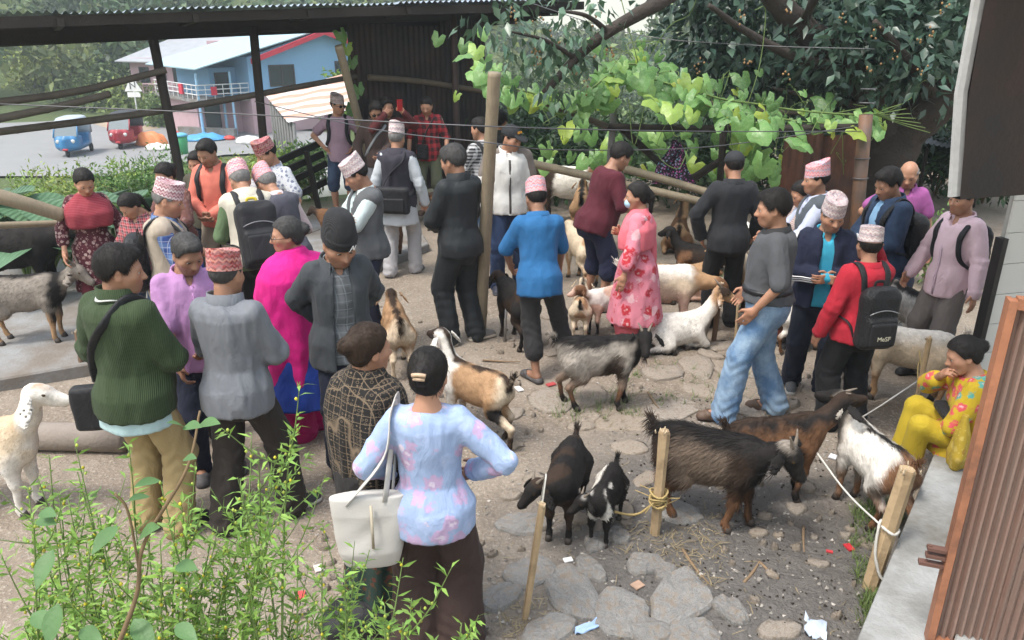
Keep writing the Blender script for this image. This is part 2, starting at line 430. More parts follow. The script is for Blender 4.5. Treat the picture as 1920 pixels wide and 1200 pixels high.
# ---------------------------------------------------------------- terrain
SH0 = np.array([-6.4, 8.2]); SHD = unit(np.array([6.9, 4.75])); SHN = np.array([-SHD[1], SHD[0]])
ROADZ = -3.35
GW = WN(11); GW2 = WN(12)
def sst(t): t = np.clip(t, 0, 1); return t * t * (3 - 2 * t)
def gz(x, y):
    x = np.asarray(x, float); y = np.asarray(y, float); P = np.stack([x, y, x * 0], -1)
    s = (x - SH0[0]) * SHN[0] + (y - SH0[1]) * SHN[1] - 1.4
    z = GW(P, 1.7) * .018 + GW2(P, 6.0) * .008
    z = z + (ROADZ - .05) * sst(s / 11)
    bank = sst((2.3 - y) / 1.2) * sst((.9 - x) / 1.0); z = z + bank * .75
    r = np.hypot(x, y); an = np.arctan2(x, y)
    hill = np.interp(an, [-1.2, -.55, -.3, -.10, -.02, .045, .17, .30, 1.2], [20, 17, 17, 12, 7, 1.0, 1.0, 10, 18]) + 1.5 * GW(P, .05)
    z = z + np.where(s > 9, hill * sst((r - 58) / 75), 0)
    return z
def axis(a0, a1, st, lo, hi):
    a = list(np.arange(a0, a1, st)); d = st
    v = a[-1]
    while v < hi: d *= 1.16; v += min(d, 9); a.append(v)
    d = st; v = a[0]; pre = []
    while v > lo: d *= 1.16; v -= min(d, 9); pre.append(v)
    return np.array(pre[::-1] + a)
xs = axis(-6.0, 4.6, .055, -160, 160); ys = axis(1.0, 12.0, .055, -8, 240)
X, Y = np.meshgrid(xs, ys, indexing='ij'); Z = gz(X, Y)
nx, ny = X.shape; i = np.arange(nx - 1)[:, None] * ny; j = np.arange(ny - 1)[None]
GF = np.stack([i + j, i + ny + j, i + ny + j + 1, i + j + 1], -1).reshape(-1, 4)
t = NT('courtyard_dirt')
n1 = t.noise(1.1, 6, .6); n2 = t.noise(7, 5, .65); n3 = t.noise(45, 4, .7); v1 = t.vor(60); v2 = t.vor(170)
c = t.ramp(n1.outputs[0], [(.30, (.18, .14, .105)), (.48, (.265, .215, .165)), (.66, (.34, .29, .235))])
c = t.mix(t.mth('MULTIPLY', n2.outputs[0], .75), c, (.20, .165, .13), 'MIX')
c = t.mix(t.step(n3.outputs[0], .60, .08), c, (.40, .35, .29))
peb = t.mth('MULTIPLY', t.mth('SUBTRACT', 1, t.step(v1.outputs['Distance'], .28, .06)), t.step(t.n('SeparateColor', {0: v1.outputs['Color']}).outputs[0], .72, .02))
c = t.mix(t.mth('MULTIPLY', peb, .8), c, (.36, .34, .31))
# damp churned mud by the right-hand step
x_, y_, z_ = t.xyz()
dx = t.mth('SUBTRACT', x_, 1.25); dy = t.mth('SUBTRACT', y_, 3.35)
dd = t.mth('SQRT', t.mth('ADD', t.mth('MULTIPLY', t.mth('MULTIPLY', dx, dx), 1.0), t.mth('MULTIPLY', t.mth('MULTIPLY', dy, dy), .55)))
dd = t.mth('ADD', dd, t.mth('MULTIPLY', t.mth('SUBTRACT', n1.outputs[0], .5), 1.6))
mud = t.mth('SUBTRACT', 1, t.step(dd, 1.15, .45))
n4 = t.noise(14, 5, .7, dist=1.0)
c = t.mix(mud, c, t.mix(n4.outputs[0], (.075, .068, .062), (.185, .17, .155)))
far = t.step(t.mth('ADD', y_, t.mth('MULTIPLY', x_, -.69)), 14.6, .8)
gr = t.mix(n2.outputs[0], (.05, .085, .025), (.11, .13, .05))
c = t.mix(far, c, gr)
hgt = t.mth('ADD', t.mth('MULTIPLY', n2.outputs[0], 1.2), t.mth('ADD', t.mth('MULTIPLY', n3.outputs[0], .5), t.mth('ADD', t.mth('MULTIPLY', peb, .5), t.mth('MULTIPLY', n4.outputs[0], t.mth('MULTIPLY', mud, 1.2)))))
rg = t.mix(mud, (.92,) * 3, (.62,) * 3)
GROUND = t.done(c, rg, hgt, .03, .9, 0, .25)
ground = link('ground', mesh_np('ground', np.stack([X, Y, Z], -1).reshape(-1, 3), GF, [GROUND])); tag(ground, kind='structure')

# flat stones set in the dirt
t = NT('stone'); n1 = t.noise(5, 6, .65); n2 = t.noise(38, 5, .7)
r_ = t.n('ObjectInfo').outputs['Random']
c = t.mix(n1.outputs[0], (.22, .195, .165), (.40, .365, .32)); c = t.mix(t.mth('MULTIPLY', r_, .65), c, (.29, .235, .175)); c = t.mix(t.step(n2.outputs[0], .54, .1), c, (.21, .175, .14)); c = t.mix(t.step(t.noise(9, 5, .7).outputs[0], .55, .08), c, (.22, .172, .127))
STONE = t.done(c, .9, t.mth('ADD', t.mth('MULTIPLY', n1.outputs[0], 1.0), t.mth('MULTIPLY', n2.outputs[0], .4)), .010, .8)
def stone_mesh(seed, flat=.022):
    r = np.random.default_rng(seed); n = 14; th = np.sort(np.linspace(0, 6.28, n, endpoint=False) + r.uniform(-.16, .16, n)); k0 = r.uniform(.68, 1.15, 6); rr = np.interp(th, np.linspace(0, 6.28, 7), np.append(k0, k0[0])) * r.uniform(.93, 1.07, n)
    rows = []
    for k, z in ((1.05, -.05), (1.02, flat * .45), (.93, flat * .9), (.62, flat * 1.08), (.3, flat * 1.12)):
        rows.append(np.stack([np.cos(th) * rr * k, np.sin(th) * rr * k, z + r.normal(size=n) * flat * (.28 if z > 0 else 0)], 1))
    V = np.concatenate(rows + [[[0, 0, flat * 1.15]]]); m = len(rows); i = np.arange(m - 1)[:, None] * n; j = np.arange(n)[None]; k = (j + 1) % n
    F = np.stack([i + j, i + k, i + n + k, i + n + j], -1).reshape(-1, 4); T = np.array([[(m - 1) * n + a, (m - 1) * n + (a + 1) % n, m * n] for a in range(n)])
    return mesh_np('stone', V, [F, T], [STONE])
t = NT('rough_rock'); n1 = t.noise(7, 6, .7); n2 = t.noise(30, 5, .75); v1 = t.vor(9, feature='DISTANCE_TO_EDGE')
c = t.mix(n1.outputs[0], (.15, .147, .14), (.33, .32, .305)); c = t.mix(t.step(n2.outputs[0], .58, .08), c, (.13, .125, .115)); c = t.mix(t.step(t.noise(4, 5, .7).outputs[0], .58, .08), c, (.24, .195, .15))
ROCK = t.done(c, .9, t.mth('ADD', n1.outputs[0], t.mth('ADD', t.mth('MULTIPLY', n2.outputs[0], .5), t.mth('MULTIPLY', t.step(v1.outputs['Distance'], .03, .03), .25))), .010, .8)
def rock_mesh(seed):
    r = np.random.default_rng(seed + 50); n = 26; th = np.linspace(0, 2 * math.pi, n, endpoint=False) + r.uniform(-.07, .07, n); k0 = r.uniform(.7, 1.15, 7); rr = np.interp(th % 6.2832, np.linspace(0, 6.2832, 8), np.append(k0, k0[0])) * r.uniform(.94, 1.06, n); wn = WN(seed + 90); rows = []
    for k, z in ((1.08, -.06), (1.03, .02), (.95, .042), (.78, .05), (.55, .052), (.3, .054), (.1, .055)):
        P = np.stack([np.cos(th) * rr * k, np.sin(th) * rr * k, np.full(n, z)], 1); P[:, 2] += wn(P, 5) * .03 * (z > 0) + wn(P, 17) * .010 * (z > 0); rows.append(P)
    V = np.concatenate(rows + [rows[-1].mean(0)[None]]); m = len(rows); i = np.arange(m - 1)[:, None] * n; j = np.arange(n)[None]; k = (j + 1) % n
    return mesh_np('stone', V, [np.stack([i + j, i + k, i + n + k, i + n + j], -1).reshape(-1, 4), np.array([[(m - 1) * n + a, (m - 1) * n + (a + 1) % n, m * n] for a in range(n)])], [ROCK], smooth=False)
RM = [rock_mesh(s) for s in range(6)]
SM = [stone_mesh(s) for s in range(12)]
placed = []
def put_stone(x, y, r, asp=1.0, zz=0.0):
    o = link('stone', SM[len(placed) % 12], ground, (float(x), float(y), float(gz(x, y)) + zz), random.uniform(0, 6.3), (r, r * asp, random.uniform(.8, 1.4))); placed.append((x, y, r)); return o
for px, py, rp, asp in ((1070, 1112, 88, .6), (1275, 1128, 78, .75), (1165, 1150, 62, .9), (985, 1080, 60, .7), (985, 985, 55, .7), (1212, 1062, 40, .8), (1262, 960, 60, .7), (1120, 1020, 30, .8), (1300, 1196, 60, .7), (1040, 1180, 60, .6), (1215, 1185, 46, .8), (1370, 1150, 40, .7), (940, 1120, 50, .7), (1105, 1070, 40, .7), (1160, 1010, 26, .8), (1250, 1075, 26, .8),
                        (1175, 790, 60, .75), (1260, 770, 65, .7), (1110, 740, 55, .7), (1030, 750, 55, .8), (1330, 735, 55, .7), (1395, 760, 50, .7), (1310, 690, 60, .6), (1240, 700, 50, .7), (1080, 690, 40, .7), (1180, 840, 45, .8), (1440, 800, 50, .6), (1500, 790, 40, .7), (1420, 700, 45, .7), (1530, 740, 40, .7), (990, 700, 26, .7), (1560, 700, 34, .7), (1350, 650, 40, .6), (1450, 655, 36, .6), (1010, 900, 30, .7), (960, 930, 26, .7), (1480, 760, 30, .6), (1370, 810, 36, .7), (1300, 830, 40, .6), (1090, 800, 30, .7), (1210, 900, 30, .7), (960, 840, 24, .7),
                        (1245, 660, 46, .6), (1330, 665, 30, .6), (1470, 705, 34, .6), (1400, 655, 30, .6), (1360, 700, 34, .6), (1130, 690, 26, .7), (1560, 770, 30, .6), (1610, 740, 34, .6), (1040, 660, 24, .7), (1200, 640, 24, .7)):
    p = onz(px, py); r = rp / FPX * math.hypot(p[1], CAM_H) * .95; o = put_stone(p[0], p[1], r, asp, -.010)
    if py > 940: o.data = RM[len(placed) % 6]; o.scale = (r, r * asp, .7); o.location.z += .004
tries = 0
while len(placed) < 200 and tries < 4000:
    tries += 1; px, py = random.uniform(560, 1650), random.uniform(560, 1195)
    p = onz(px, py); r = random.choice([.02, .025, .03, .04, .06, .09]) * random.uniform(.8, 1.2)
    if px < 930 and r > .04 and random.random() < .8: continue
    if any((p[0] - a) ** 2 + (p[1] - b) ** 2 < (r + c_) ** 2 * .9 for a, b, c_ in placed): continue
    put_stone(p[0], p[1], r, random.uniform(.6, 1), -.006)
# loose gravel, straw and droppings
def bits(name, n, fn, mat, label):
    b = MB()
    for _ in range(n): fn(b)
    o = b.obj(name, mat, None, True, False); tag(o, label, name, kind='stuff'); return o
LIT = attr_mat('litter_bits', .9, False, 120, .003, .2, .25)
def rnd_g(x0=560, x1=1650, y0=540, y1=1199):
    p = onz(random.uniform(x0, x1), random.uniform(y0, y1)); return p[0], p[1], float(gz(p[0], p[1]))
def peb(b):
    x, y, z = rnd_g(); r = random.uniform(.003, .013); V = RNG.normal(size=(6, 3)) * .25 + np.array([[1, 0, 0], [-1, 0, 0], [0, 1, 0], [0, -1, 0], [0, 0, .7], [0, 0, -.7]])
    g = random.uniform(.12, .4); b.add(V * r + [x, y, z + r * .3], np.array([[0, 2, 4], [2, 1, 4], [1, 3, 4], [3, 0, 4], [2, 0, 5], [1, 2, 5], [3, 1, 5], [0, 3, 5]]), (g, g * .92, g * .82))
bits('gravel', 2400, peb, LIT, 'small loose pebbles scattered over the courtyard dirt')
def dung(b):
    x, y, z = rnd_g(1150, 1640, 700, 1199); r = random.uniform(.004, .010); V = RNG.normal(size=(6, 3)) * .2 + np.array([[1, 0, 0], [-1, 0, 0], [0, 1, 0], [0, -1, 0], [0, 0, .9], [0, 0, -.7]]); b.add(V * r + [x, y, z + r * .4], np.array([[0, 2, 4], [2, 1, 4], [1, 3, 4], [3, 0, 4]]), (.03, .024, .018))
bits('droppings', 550, dung, LIT, 'small dark goat droppings and mud crumbs on the dirt')
def straw(b):
    if random.random() < .75:
        q = random.choice([(1250, 1010, 90, 40), (1110, 770, 120, 40), (1420, 690, 160, 50), (1250, 730, 150, 60), (1000, 1160, 60, 40), (1600, 560, 100, 60), (1300, 1050, 60, 50), (680, 520, 100, 50), (1340, 640, 120, 30)]); x, y, z = rnd_g(q[0] - q[2], q[0] + q[2], q[1] - q[3], q[1] + q[3])
    else: x, y, z = rnd_g()
    a = random.uniform(0, 6.3); L = random.uniform(.02, .11); k = random.uniform(.5, 1.0); d = np.array([math.cos(a), math.sin(a), random.uniform(0, .25)]) * L; w = np.array([-math.sin(a), math.cos(a), 0]) * random.uniform(.0012, .0028); p = np.array([x, y, z + .004])
    m = p + d * .5 + RNG.normal(size=3) * [.008, .008, .003]; b.add([p - w, p + w, m - w, m + w, p + d], [np.array([[0, 1, 3, 2]]), np.array([[2, 3, 4]])], (.33 * k, .27 * k, .17 * k))
bits('straw', 1700, straw, LIT, 'dry straw and grass stalks strewn on the dirt')
def tuft(b):
    q = random.choice([(1380, 545, 60, 30), (1620, 1020, 22, 70), (1480, 620, 80, 40), (1240, 720, 160, 40), (1650, 960, 40, 20), (1120, 760, 80, 30), (1690, 560, 60, 60), (1630, 1140, 15, 50), (650, 560, 60, 30)]); x, y, z = rnd_g(q[0] - q[2], q[0] + q[2], q[1] - q[3], q[1] + q[3])
    for _ in range(7):
        a = random.uniform(0, 6.3); L = random.uniform(.015, .085); d = np.array([math.cos(a) * .9, math.sin(a) * .9, 1]) * L; w = np.array([-math.sin(a), math.cos(a), 0]) * .003; p = np.array([x, y, z - .003]) + RNG.normal(size=3) * [.012, .012, 0]
        k = random.uniform(.6, 1.2); b.add([p - w, p + w, p + d], np.array([[0, 1, 2]]), (.14 * k, .20 * k, .06 * k))
bits('grass', 480, tuft, attr_mat('grass_blade', .6, False, 90, .001, .3, .2, 0, 30, .3), 'short green grass tufts growing between the stones')

# ---------------------------------------------------------------- concrete platform on the left
CONC = plain('concrete', (.25, .255, .255), .9, .22, 3.5, 40, .012, dirt=((.17, .145, .12), .5)); CONCL = plain('concrete_pale', (.32, .325, .32), .88, .3, 3, 45, .014, dirt=((.13, .12, .10), .50))
p0, p1, p2 = onz(-60, 722, .1), onz(172, 682, .1), onz(700, 500, .1)
pl = [p0, p1, p2, p2 + [.55, 1.0, 0], np.array([-1.6, 11.6, .1]), np.array([-4.0, 10.4, .1]), np.array([-7.5, 8.2, .1]), np.array([-8, 4.6, .1])]
b = MB(); n = len(pl); P = np.array(pl); cx = P.mean(0); tp = P.copy(); tp[:, 2] = .105; md = cx + (P - cx) * .5; md[:, 2] = .112
b.add(np.concatenate([P * [1, 1, 0] - [0, 0, .15], tp - [0, 0, .012], cx + (tp - cx) * .994 + [0, 0, .002], md, [[cx[0], cx[1], .115]]]),
      [np.concatenate([np.array([[r * n + a, r * n + (a + 1) % n, (r + 1) * n + (a + 1) % n, (r + 1) * n + a] for a in range(n)]) for r in range(3)]), np.array([[3 * n + a, 3 * n + (a + 1) % n, 4 * n] for a in range(n)])])
tag(b.obj('platform', CONC, smooth=False), 'low grey concrete platform on the left of the courtyard', 'platform')

# ---------------------------------------------------------------- lean-to shed with corrugated roof
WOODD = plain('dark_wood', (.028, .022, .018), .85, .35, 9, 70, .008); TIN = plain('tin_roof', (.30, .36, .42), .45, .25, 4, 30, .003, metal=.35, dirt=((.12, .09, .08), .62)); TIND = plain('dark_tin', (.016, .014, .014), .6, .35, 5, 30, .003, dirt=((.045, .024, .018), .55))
BAMB = None
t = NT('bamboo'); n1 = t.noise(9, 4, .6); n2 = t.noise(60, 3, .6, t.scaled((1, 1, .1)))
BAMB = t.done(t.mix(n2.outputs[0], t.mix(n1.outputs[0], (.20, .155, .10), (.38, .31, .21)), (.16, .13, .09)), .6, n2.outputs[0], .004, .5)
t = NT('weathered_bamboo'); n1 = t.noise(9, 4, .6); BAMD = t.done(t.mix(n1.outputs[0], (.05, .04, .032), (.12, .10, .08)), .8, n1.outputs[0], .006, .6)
shed = tag(empty('shed', (-3, 10, 0)), 'lean-to shed with rusty corrugated roof on dark posts', 'shed'); shed_off = -np.array([-3., 10., 0.])
def spart(b, name, mat, smooth=True): 
    o = b.obj(name, mat, shed, False, smooth); o.location = tuple(shed_off); return o
RL, RR = np.array([-6.1, 7.75, 2.80]), np.array([1.12, 12.75, 3.10]); rd = RR - RL; rl = np.linalg.norm(rd); ru = rd / rl; rb = np.array([SHN[0], SHN[1], 0]); dsl = -.075
nsh = 11; wsh = rl / nsh
for k in range(nsh):
    npt = 64; u = np.linspace(0, wsh + .06, npt); jz = random.uniform(-.008, .012); jo = random.uniform(-.05, .05)
    rows = []
    for v in (0, .6, 1.2, 1.9, 2.7):
        P = RL + np.outer(u + k * wsh, ru) + rb * (v + jo + 0.02 * np.sin(u[:, None] * 3 + k)) + np.array([0, 0, dsl * v + jz + .003 * (k % 2)]); P[:, 2] += .016 * np.sin((u + k * wsh) * 2 * math.pi / .085) + .006 * math.sin(k * 2 + v); rows.append(P)
    m = len(rows); V = np.concatenate(rows); i = np.arange(m - 1)[:, None] * npt; j = np.arange(npt - 1)[None]
    b = MB(); b.add(V, np.stack([i + j, i + j + 1, i + npt + j + 1, i + npt + j], -1).reshape(-1, 4)); spart(b, 'roof_sheet', TIN)
def beam(a, c, w, h, name, mat=WOODD, par=True):
    a = np.asarray(a, float); c = np.asarray(c, float); L = np.linalg.norm(c - a); x = (c - a) / L; z = unit(np.array([0, 0, 1.]) - x * x[2]); y = np.cross(z, x); R = np.stack([x, y, z], 1)
    b = MB(); n = 7; rows = []
    for q in np.linspace(0, L, n):
        rows.append(np.array([[q, sy * w / 2 * random.uniform(.9, 1.1), sz * h / 2 * random.uniform(.92, 1.08)] for sy, sz in ((-1, -1), (1, -1), (1, 1), (-1, 1))]))
    V = np.concatenate(rows) @ R.T + a; i = np.arange(n - 1)[:, None] * 4; j = np.arange(4)[None]; k = (j + 1) % 4
    b.add(V, [np.stack([i + j, i + k, i + 4 + k, i + 4 + j], -1).reshape(-1, 4), np.array([[3, 2, 1, 0], [(n - 1) * 4, (n - 1) * 4 + 1, (n - 1) * 4 + 2, (n - 1) * 4 + 3]])])
    if par: return spart(b, name, mat, False)
    return b.obj(name, mat, smooth=False)
for v, dz, hh in ((.06, -.075, .11), (.7, -.115, .11), (1.3, -.15, .10), (1.9, -.15, .10), (2.5, -.13, .1)):
    beam(RL + rb * v + [0, 0, dz + dsl * v], RR + rb * v + [0, 0, dz + dsl * v - .02], .07, hh, 'purlin')
for q in np.linspace(.3, rl - .3, 7): beam(RL + ru * q + rb * -.02 + [0, 0, -.10], RL + ru * q + rb * 2.6 + [0, 0, -.10 + dsl * 2.6], .06, .08, 'rafter')
def bamboo(pts, r0, r1, name='bamboo_pole', mat=None, node=.32, par=None, n=10):
    P = poly(pts, 10); L = np.concatenate([[0], np.cumsum(np.linalg.norm(np.diff(P, axis=0), axis=1))]); nn = max(int(L[-1] / .03), 12); q = np.linspace(0, L[-1], nn)
    C = np.stack([np.interp(q, L, P[:, k]) for k in range(3)], 1); r = r0 + (r1 - r0) * q / L[-1]; ph = (q % node) / node; r = r * (1 + .10 * np.exp(-((ph - .06) / .035) ** 2) - .03 * np.exp(-((ph) / .03) ** 2))
    b = MB(); b.tube(C, r, n, jit=.01); return b.obj(name, mat or BAMB, par)
def ext(a, c, z):  # extend the line a->c down to level z
    a = np.asarray(a, float); c = np.asarray(c, float); k = (z - a[2]) / (c[2] - a[2]); return a + (c - a) * k
for (tx, ty, ty_), (bx, by, by_), w in (((291, 92, 9.7), (341, 345, 9.5), .115), ((476, 66, 10.5), (497, 295, 10.4), .115), ((850, 38, 12.2), (857, 262, 12.1), .10)):
    a = ony(tx, ty, ty_); c_ = ext(a, ony(bx, by, by_), -.1); a = a + unit(a - c_) * .1
    b = MB(); b.tube([a + (c_ - a) * q for q in np.linspace(0, 1, 8)], w / 2, 8, jit=.06); spart(b, 'post', WOODD if w > .11 else plain('rust_pipe', (.055, .035, .03), .6, .3))
# dark corrugated wall sheets
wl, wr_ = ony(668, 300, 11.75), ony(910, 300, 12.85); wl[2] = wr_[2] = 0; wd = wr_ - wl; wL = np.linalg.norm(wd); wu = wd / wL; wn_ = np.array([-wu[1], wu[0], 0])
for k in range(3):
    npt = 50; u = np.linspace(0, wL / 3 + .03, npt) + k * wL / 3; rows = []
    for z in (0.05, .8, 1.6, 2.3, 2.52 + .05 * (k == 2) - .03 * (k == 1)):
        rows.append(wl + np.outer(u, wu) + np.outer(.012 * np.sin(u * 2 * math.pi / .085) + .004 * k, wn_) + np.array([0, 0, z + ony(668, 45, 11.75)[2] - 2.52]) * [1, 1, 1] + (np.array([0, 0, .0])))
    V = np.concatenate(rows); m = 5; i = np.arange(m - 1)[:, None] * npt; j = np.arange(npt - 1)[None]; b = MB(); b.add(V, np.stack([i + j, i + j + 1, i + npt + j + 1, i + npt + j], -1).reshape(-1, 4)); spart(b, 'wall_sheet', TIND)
o = bamboo([ony(690, 145, 11.7), ony(790, 153, 12.1), ony(912, 172, 12.5)], .045, .04, 'wall_rail', plain('rail_wood', (.11, .085, .06), .8, .3)); o.parent = shed; o.location = tuple(shed_off)
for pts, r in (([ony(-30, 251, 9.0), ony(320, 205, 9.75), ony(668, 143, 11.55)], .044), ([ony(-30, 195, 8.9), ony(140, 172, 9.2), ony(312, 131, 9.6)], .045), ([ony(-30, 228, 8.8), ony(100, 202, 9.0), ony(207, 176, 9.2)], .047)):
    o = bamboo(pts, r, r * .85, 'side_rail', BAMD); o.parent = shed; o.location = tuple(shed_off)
fence = tag(empty('fence', tuple(onz(560, 390))), 'low dark board fence behind the man with hands on hips', 'fence'); fo_ = -onz(560, 390)
for (ax_, ay), (bx, by) in (((480, 322), (600, 268)), ((480, 345), (606, 288)), ((480, 375), (612, 306)), ((470, 408), (612, 340))):
    o = beam(ony(ax_, ay, 11.2), ony(bx, by, 12.2), .04, .10, 'board', WOODD, False); o.parent = fence; o.location = tuple(fo_)
for (ax_, ay), (bx, by) in (((574, 283), (600, 400)), ((500, 300), (505, 420))):
    o = beam(ony(ax_, ay, 11.9), ony(bx, by, 11.9), .09, .07, 'post', WOODD, False); o.parent = fence; o.location = tuple(fo_)

# ---------------------------------------------------------------- bamboo poles and wires
a = onz(899, 626); tag(bamboo([a - [0, 0, .1], (a + ony(927, 136, 6.45)) / 2, ony(927, 136, 6.45)], .056, .052), 'tall upright bamboo pole in the middle of the courtyard', 'pole')
tag(bamboo([onz(718, 405), ony(676, 240, 11.1), ony(635, 86, 10.7)], .062, .055), 'leaning bamboo pole beside the man with hands on hips', 'pole')
tag(bamboo([ony(990, 305, 9.3), ony(1160, 343, 9.1), ony(1325, 380, 8.9)], .05, .045), 'long bamboo rail above the goats, lower of the two', 'rail')
tag(bamboo([ony(1170, 316, 9.2), ony(1250, 338, 9.15), ony(1345, 366, 9.0)], .05, .045), 'short bamboo rail above the goats, upper of the two', 'rail')
tag(bamboo([ony(-40, 358, 6.2), ony(30, 377, 6.3), ony(118, 404, 6.5)], .062, .058), 'thick bamboo rail end behind the woman in maroon', 'rail')
tag(bamboo([ony(-40, 424, 6.4), ony(120, 418, 6.8)], .03, .028), 'thin bamboo rail under the thick one at far left', 'rail')
WIRE = plain('wire', (.12, .12, .125), .5, .1, metal=.5)
for lb, pts in (('upper slack wire strung across the courtyard past the bamboo pole', [ony(-20, 194, 7.5), ony(450, 214, 7.2), ony(920, 237, 6.38), ony(1300, 246, 8), ony(1615, 246, 8.9)]),
                ('lower sagging wire running from the shed to the rusty pole', [ony(478, 190, 10.3), ony(690, 240, 8), ony(912, 267, 6.36), ony(1060, 281, 7.5), ony(1330, 275, 8.5), ony(1610, 236, 8.9)]),
                ('overhead cable under the tree branches from the roof corner', [ony(960, -6, 12), ony(1180, 62, 10), ony(1400, 84, 9.5), ony(1640, 92, 9)])):
    b = MB(); b.tube(poly(pts, 10), .0055, 5); tag(b.obj('wire', WIRE), lb, 'wire')

# ---------------------------------------------------------------- building on the right: plinth, tiled wall, metal door, hanging panel
bld = tag(empty('building', (2.6, 3.6, 0)), 'building at right with concrete step, brown ribbed metal door and tiled wall', 'building'); bo_ = -np.array([2.6, 3.6, 0])
def bpart(b, name, mat, smooth=False, par=None):
    o = b.obj(name, mat, par or bld, False, smooth)
    if par is None: o.location = tuple(bo_)
    return o
e0, e1 = onz(1600, 1260, 0), onz(1806, 745, 0); ed = unit(e1 - e0); en = np.array([ed[1], -ed[0], 0])
def prism(pts, z0, z1, ch=.012):
    P = np.array(pts, float); n = len(P); c0 = P.mean(0); b = MB(); sh_ = c0 + (P - c0) * (1 - ch)
    V = np.concatenate([np.c_[P, np.full(n, z0)], np.c_[P, np.full(n, z1 - ch * .7)], np.c_[sh_, np.full(n, z1)]])
    F = [np.array([[r * n + a, r * n + (a + 1) % n, (r + 1) * n + (a + 1) % n, (r + 1) * n + a] for a in range(n)]) for r in (0, 1)]; b.add(V, np.concatenate(F)); b.add(np.concatenate([V[2 * n:], [[*sh_.mean(0), z1]]]), np.array([[a, (a + 1) % n, n] for a in range(n)])); return b
q0 = e0 - ed * .6; q1 = e1 + ed * .1
bpart(prism([q0[:2], (q0 + en * .62)[:2], (q1 + en * .62)[:2], q1[:2]][::-1][::-1], -.1, .27), 'step', CONCL)
q0b, q1b = q0 + en * .30, q1 + en * .3
bpart(prism([(q0 + en * .34)[:2], (q0 + en * 1.6)[:2], (q1 + en * 1.6)[:2], (q1 + en * .34)[:2]], .0, .34), 'upper_step', CONCL)
# brown ribbed door leaf
t = NT('door_paint'); n1 = t.noise(6, 5, .6); n2 = t.noise(40, 3, .6, t.scaled((1, 1, .06)))
DOOR = t.done(t.mix(n2.outputs[0], t.mix(n1.outputs[0], (.17, .085, .06), (.27, .155, .115)), (.20, .16, .14)), .55, n2.outputs[0], .003, .5)
DFR = plain('door_frame_paint', (.33, .14, .075), .55, .25, 8, 60, .003, dirt=((.12, .06, .04), .6))
dA = np.array([1.80, 2.60, 0]); dirn = unit(np.array([1.0, -.35, 0])); dn = np.array([-dirn[1], dirn[0], 0])
npt = 150; u = np.linspace(0, 1.15, npt); prof = .010 * np.clip(np.sin(u * 2 * math.pi / .030) * 1.8, -1, 1)
rows = [dA + np.outer(u, dirn) + np.outer(prof, -dn) + [0, 0, z] for z in (.30, 1.0, 1.76, 1.80)]; V = np.concatenate(rows); i = np.arange(3)[:, None] * npt; j = np.arange(npt - 1)[None]
b = MB(); b.add(V, np.stack([i + j, i + j + 1, i + npt + j + 1, i + npt + j], -1).reshape(-1, 4)); door = bpart(b, 'door_leaf', DOOR)
b = MB(); Rd = np.stack([dirn, dn, [0, 0, 1]], 1)
b.box((-.028, -.03, .28), (.0, .02, 1.83), Rd, dA); b.box((-.028, .02, .28), (-.012, .035, 1.83), Rd, dA); b.box((.0, -.028, 1.80), (1.15, .02, 1.84), Rd, dA); b.box((0, -.025, .28), (1.15, .018, .31), Rd, dA)
bpart(b, 'door_frame', DFR, False)
HNG = plain('hinge_rust', (.12, .06, .045), .6, .3)
for z in (.66, .70, .735):
    b = MB(); b.box((-.10 - .02 * (z < .7), -.02, z), (-.0285, .012, z + .014), Rd, dA); b.tube([dA + Rd @ [-.09, .0, z - .004], dA + Rd @ [-.09, .0, z + .018]], .009, 8); bpart(b, 'hinge', HNG)
# tiled wall behind and dark jamb
TILE = plain('wall_tile', (.52, .51, .48), .35, .08, 3, 60, .001); tw0 = ony(1856, 560, 4.6); tw0[2] = 0; twd = unit(np.array([1.0, .25, 0])); twn = np.array([-twd[1], twd[0], 0]); Rt = np.stack([twd, twn, [0, 0, 1]], 1)
b = MB(); b.box((.02, .02, 0), (2.0, .045, 2.4), Rt, tw0); bpart(b, 'wall', plain('grout', (.30, .29, .27), .9))
tm = MB(); tm.box((.002, 0, .002), (.298, .016, .198)); tme = tm.mesh('tile', [TILE], False, False)
for a in range(4):
    for z in range(10):
        p = tw0 + Rt @ [.02 + a * .3, .002, .35 + z * .2]; o = link('tile', tme, bld, tuple(p + bo_), math.atan2(twd[1], twd[0]))
b = MB(); b.box((-.02, -.02, .0), (.018, .045, 1.52), Rt, tw0); bpart(b, 'jamb', plain('black_iron', (.014, .013, .013), .5))
# hanging dark shutter panel
PAN = plain('panel_rust', (.035, .018, .015), .55, .35, 4, 40, .003, dirt=((.015, .012, .012), .5)); PED = plain('panel_edge', (.42, .42, .42), .5, .3, 12, 60, .003, metal=.3)
pc = [ony(1842, -30, 3.4), ony(1806, 180, 3.4), ony(1790, 372, 3.4)]; pw = np.array([.95, .28, 0]); n_ = unit(np.array([.28, -.95, 0])) * .028
b = MB(); A = np.array(pc); A = np.concatenate([A + n_, A - n_]); Bv = A + pw * .9
b.add(np.concatenate([A, Bv]), np.array([[0, 1, 7, 6], [1, 2, 8, 7], [4, 3, 9, 10], [5, 4, 10, 11], [2, 5, 11, 8], [3, 0, 6, 9]])); bpart(b, 'shutter_panel', PAN)
b = MB(); b.tube([pc[0] - n_ * .2, pc[1] - n_ * .2 + [-.006, 0, .01], pc[2] + [-.002, 0, .01]], .030, 8, flat=.5, jit=.05); bpart(b, 'panel_edge', PED)
b = MB(); L_ = pc[0] + [-.1, 0, .35]; b.box((0, -1.2, 0), (1.5, 2.2, .05), None, L_); bpart(b, 'soffit', WOODD)

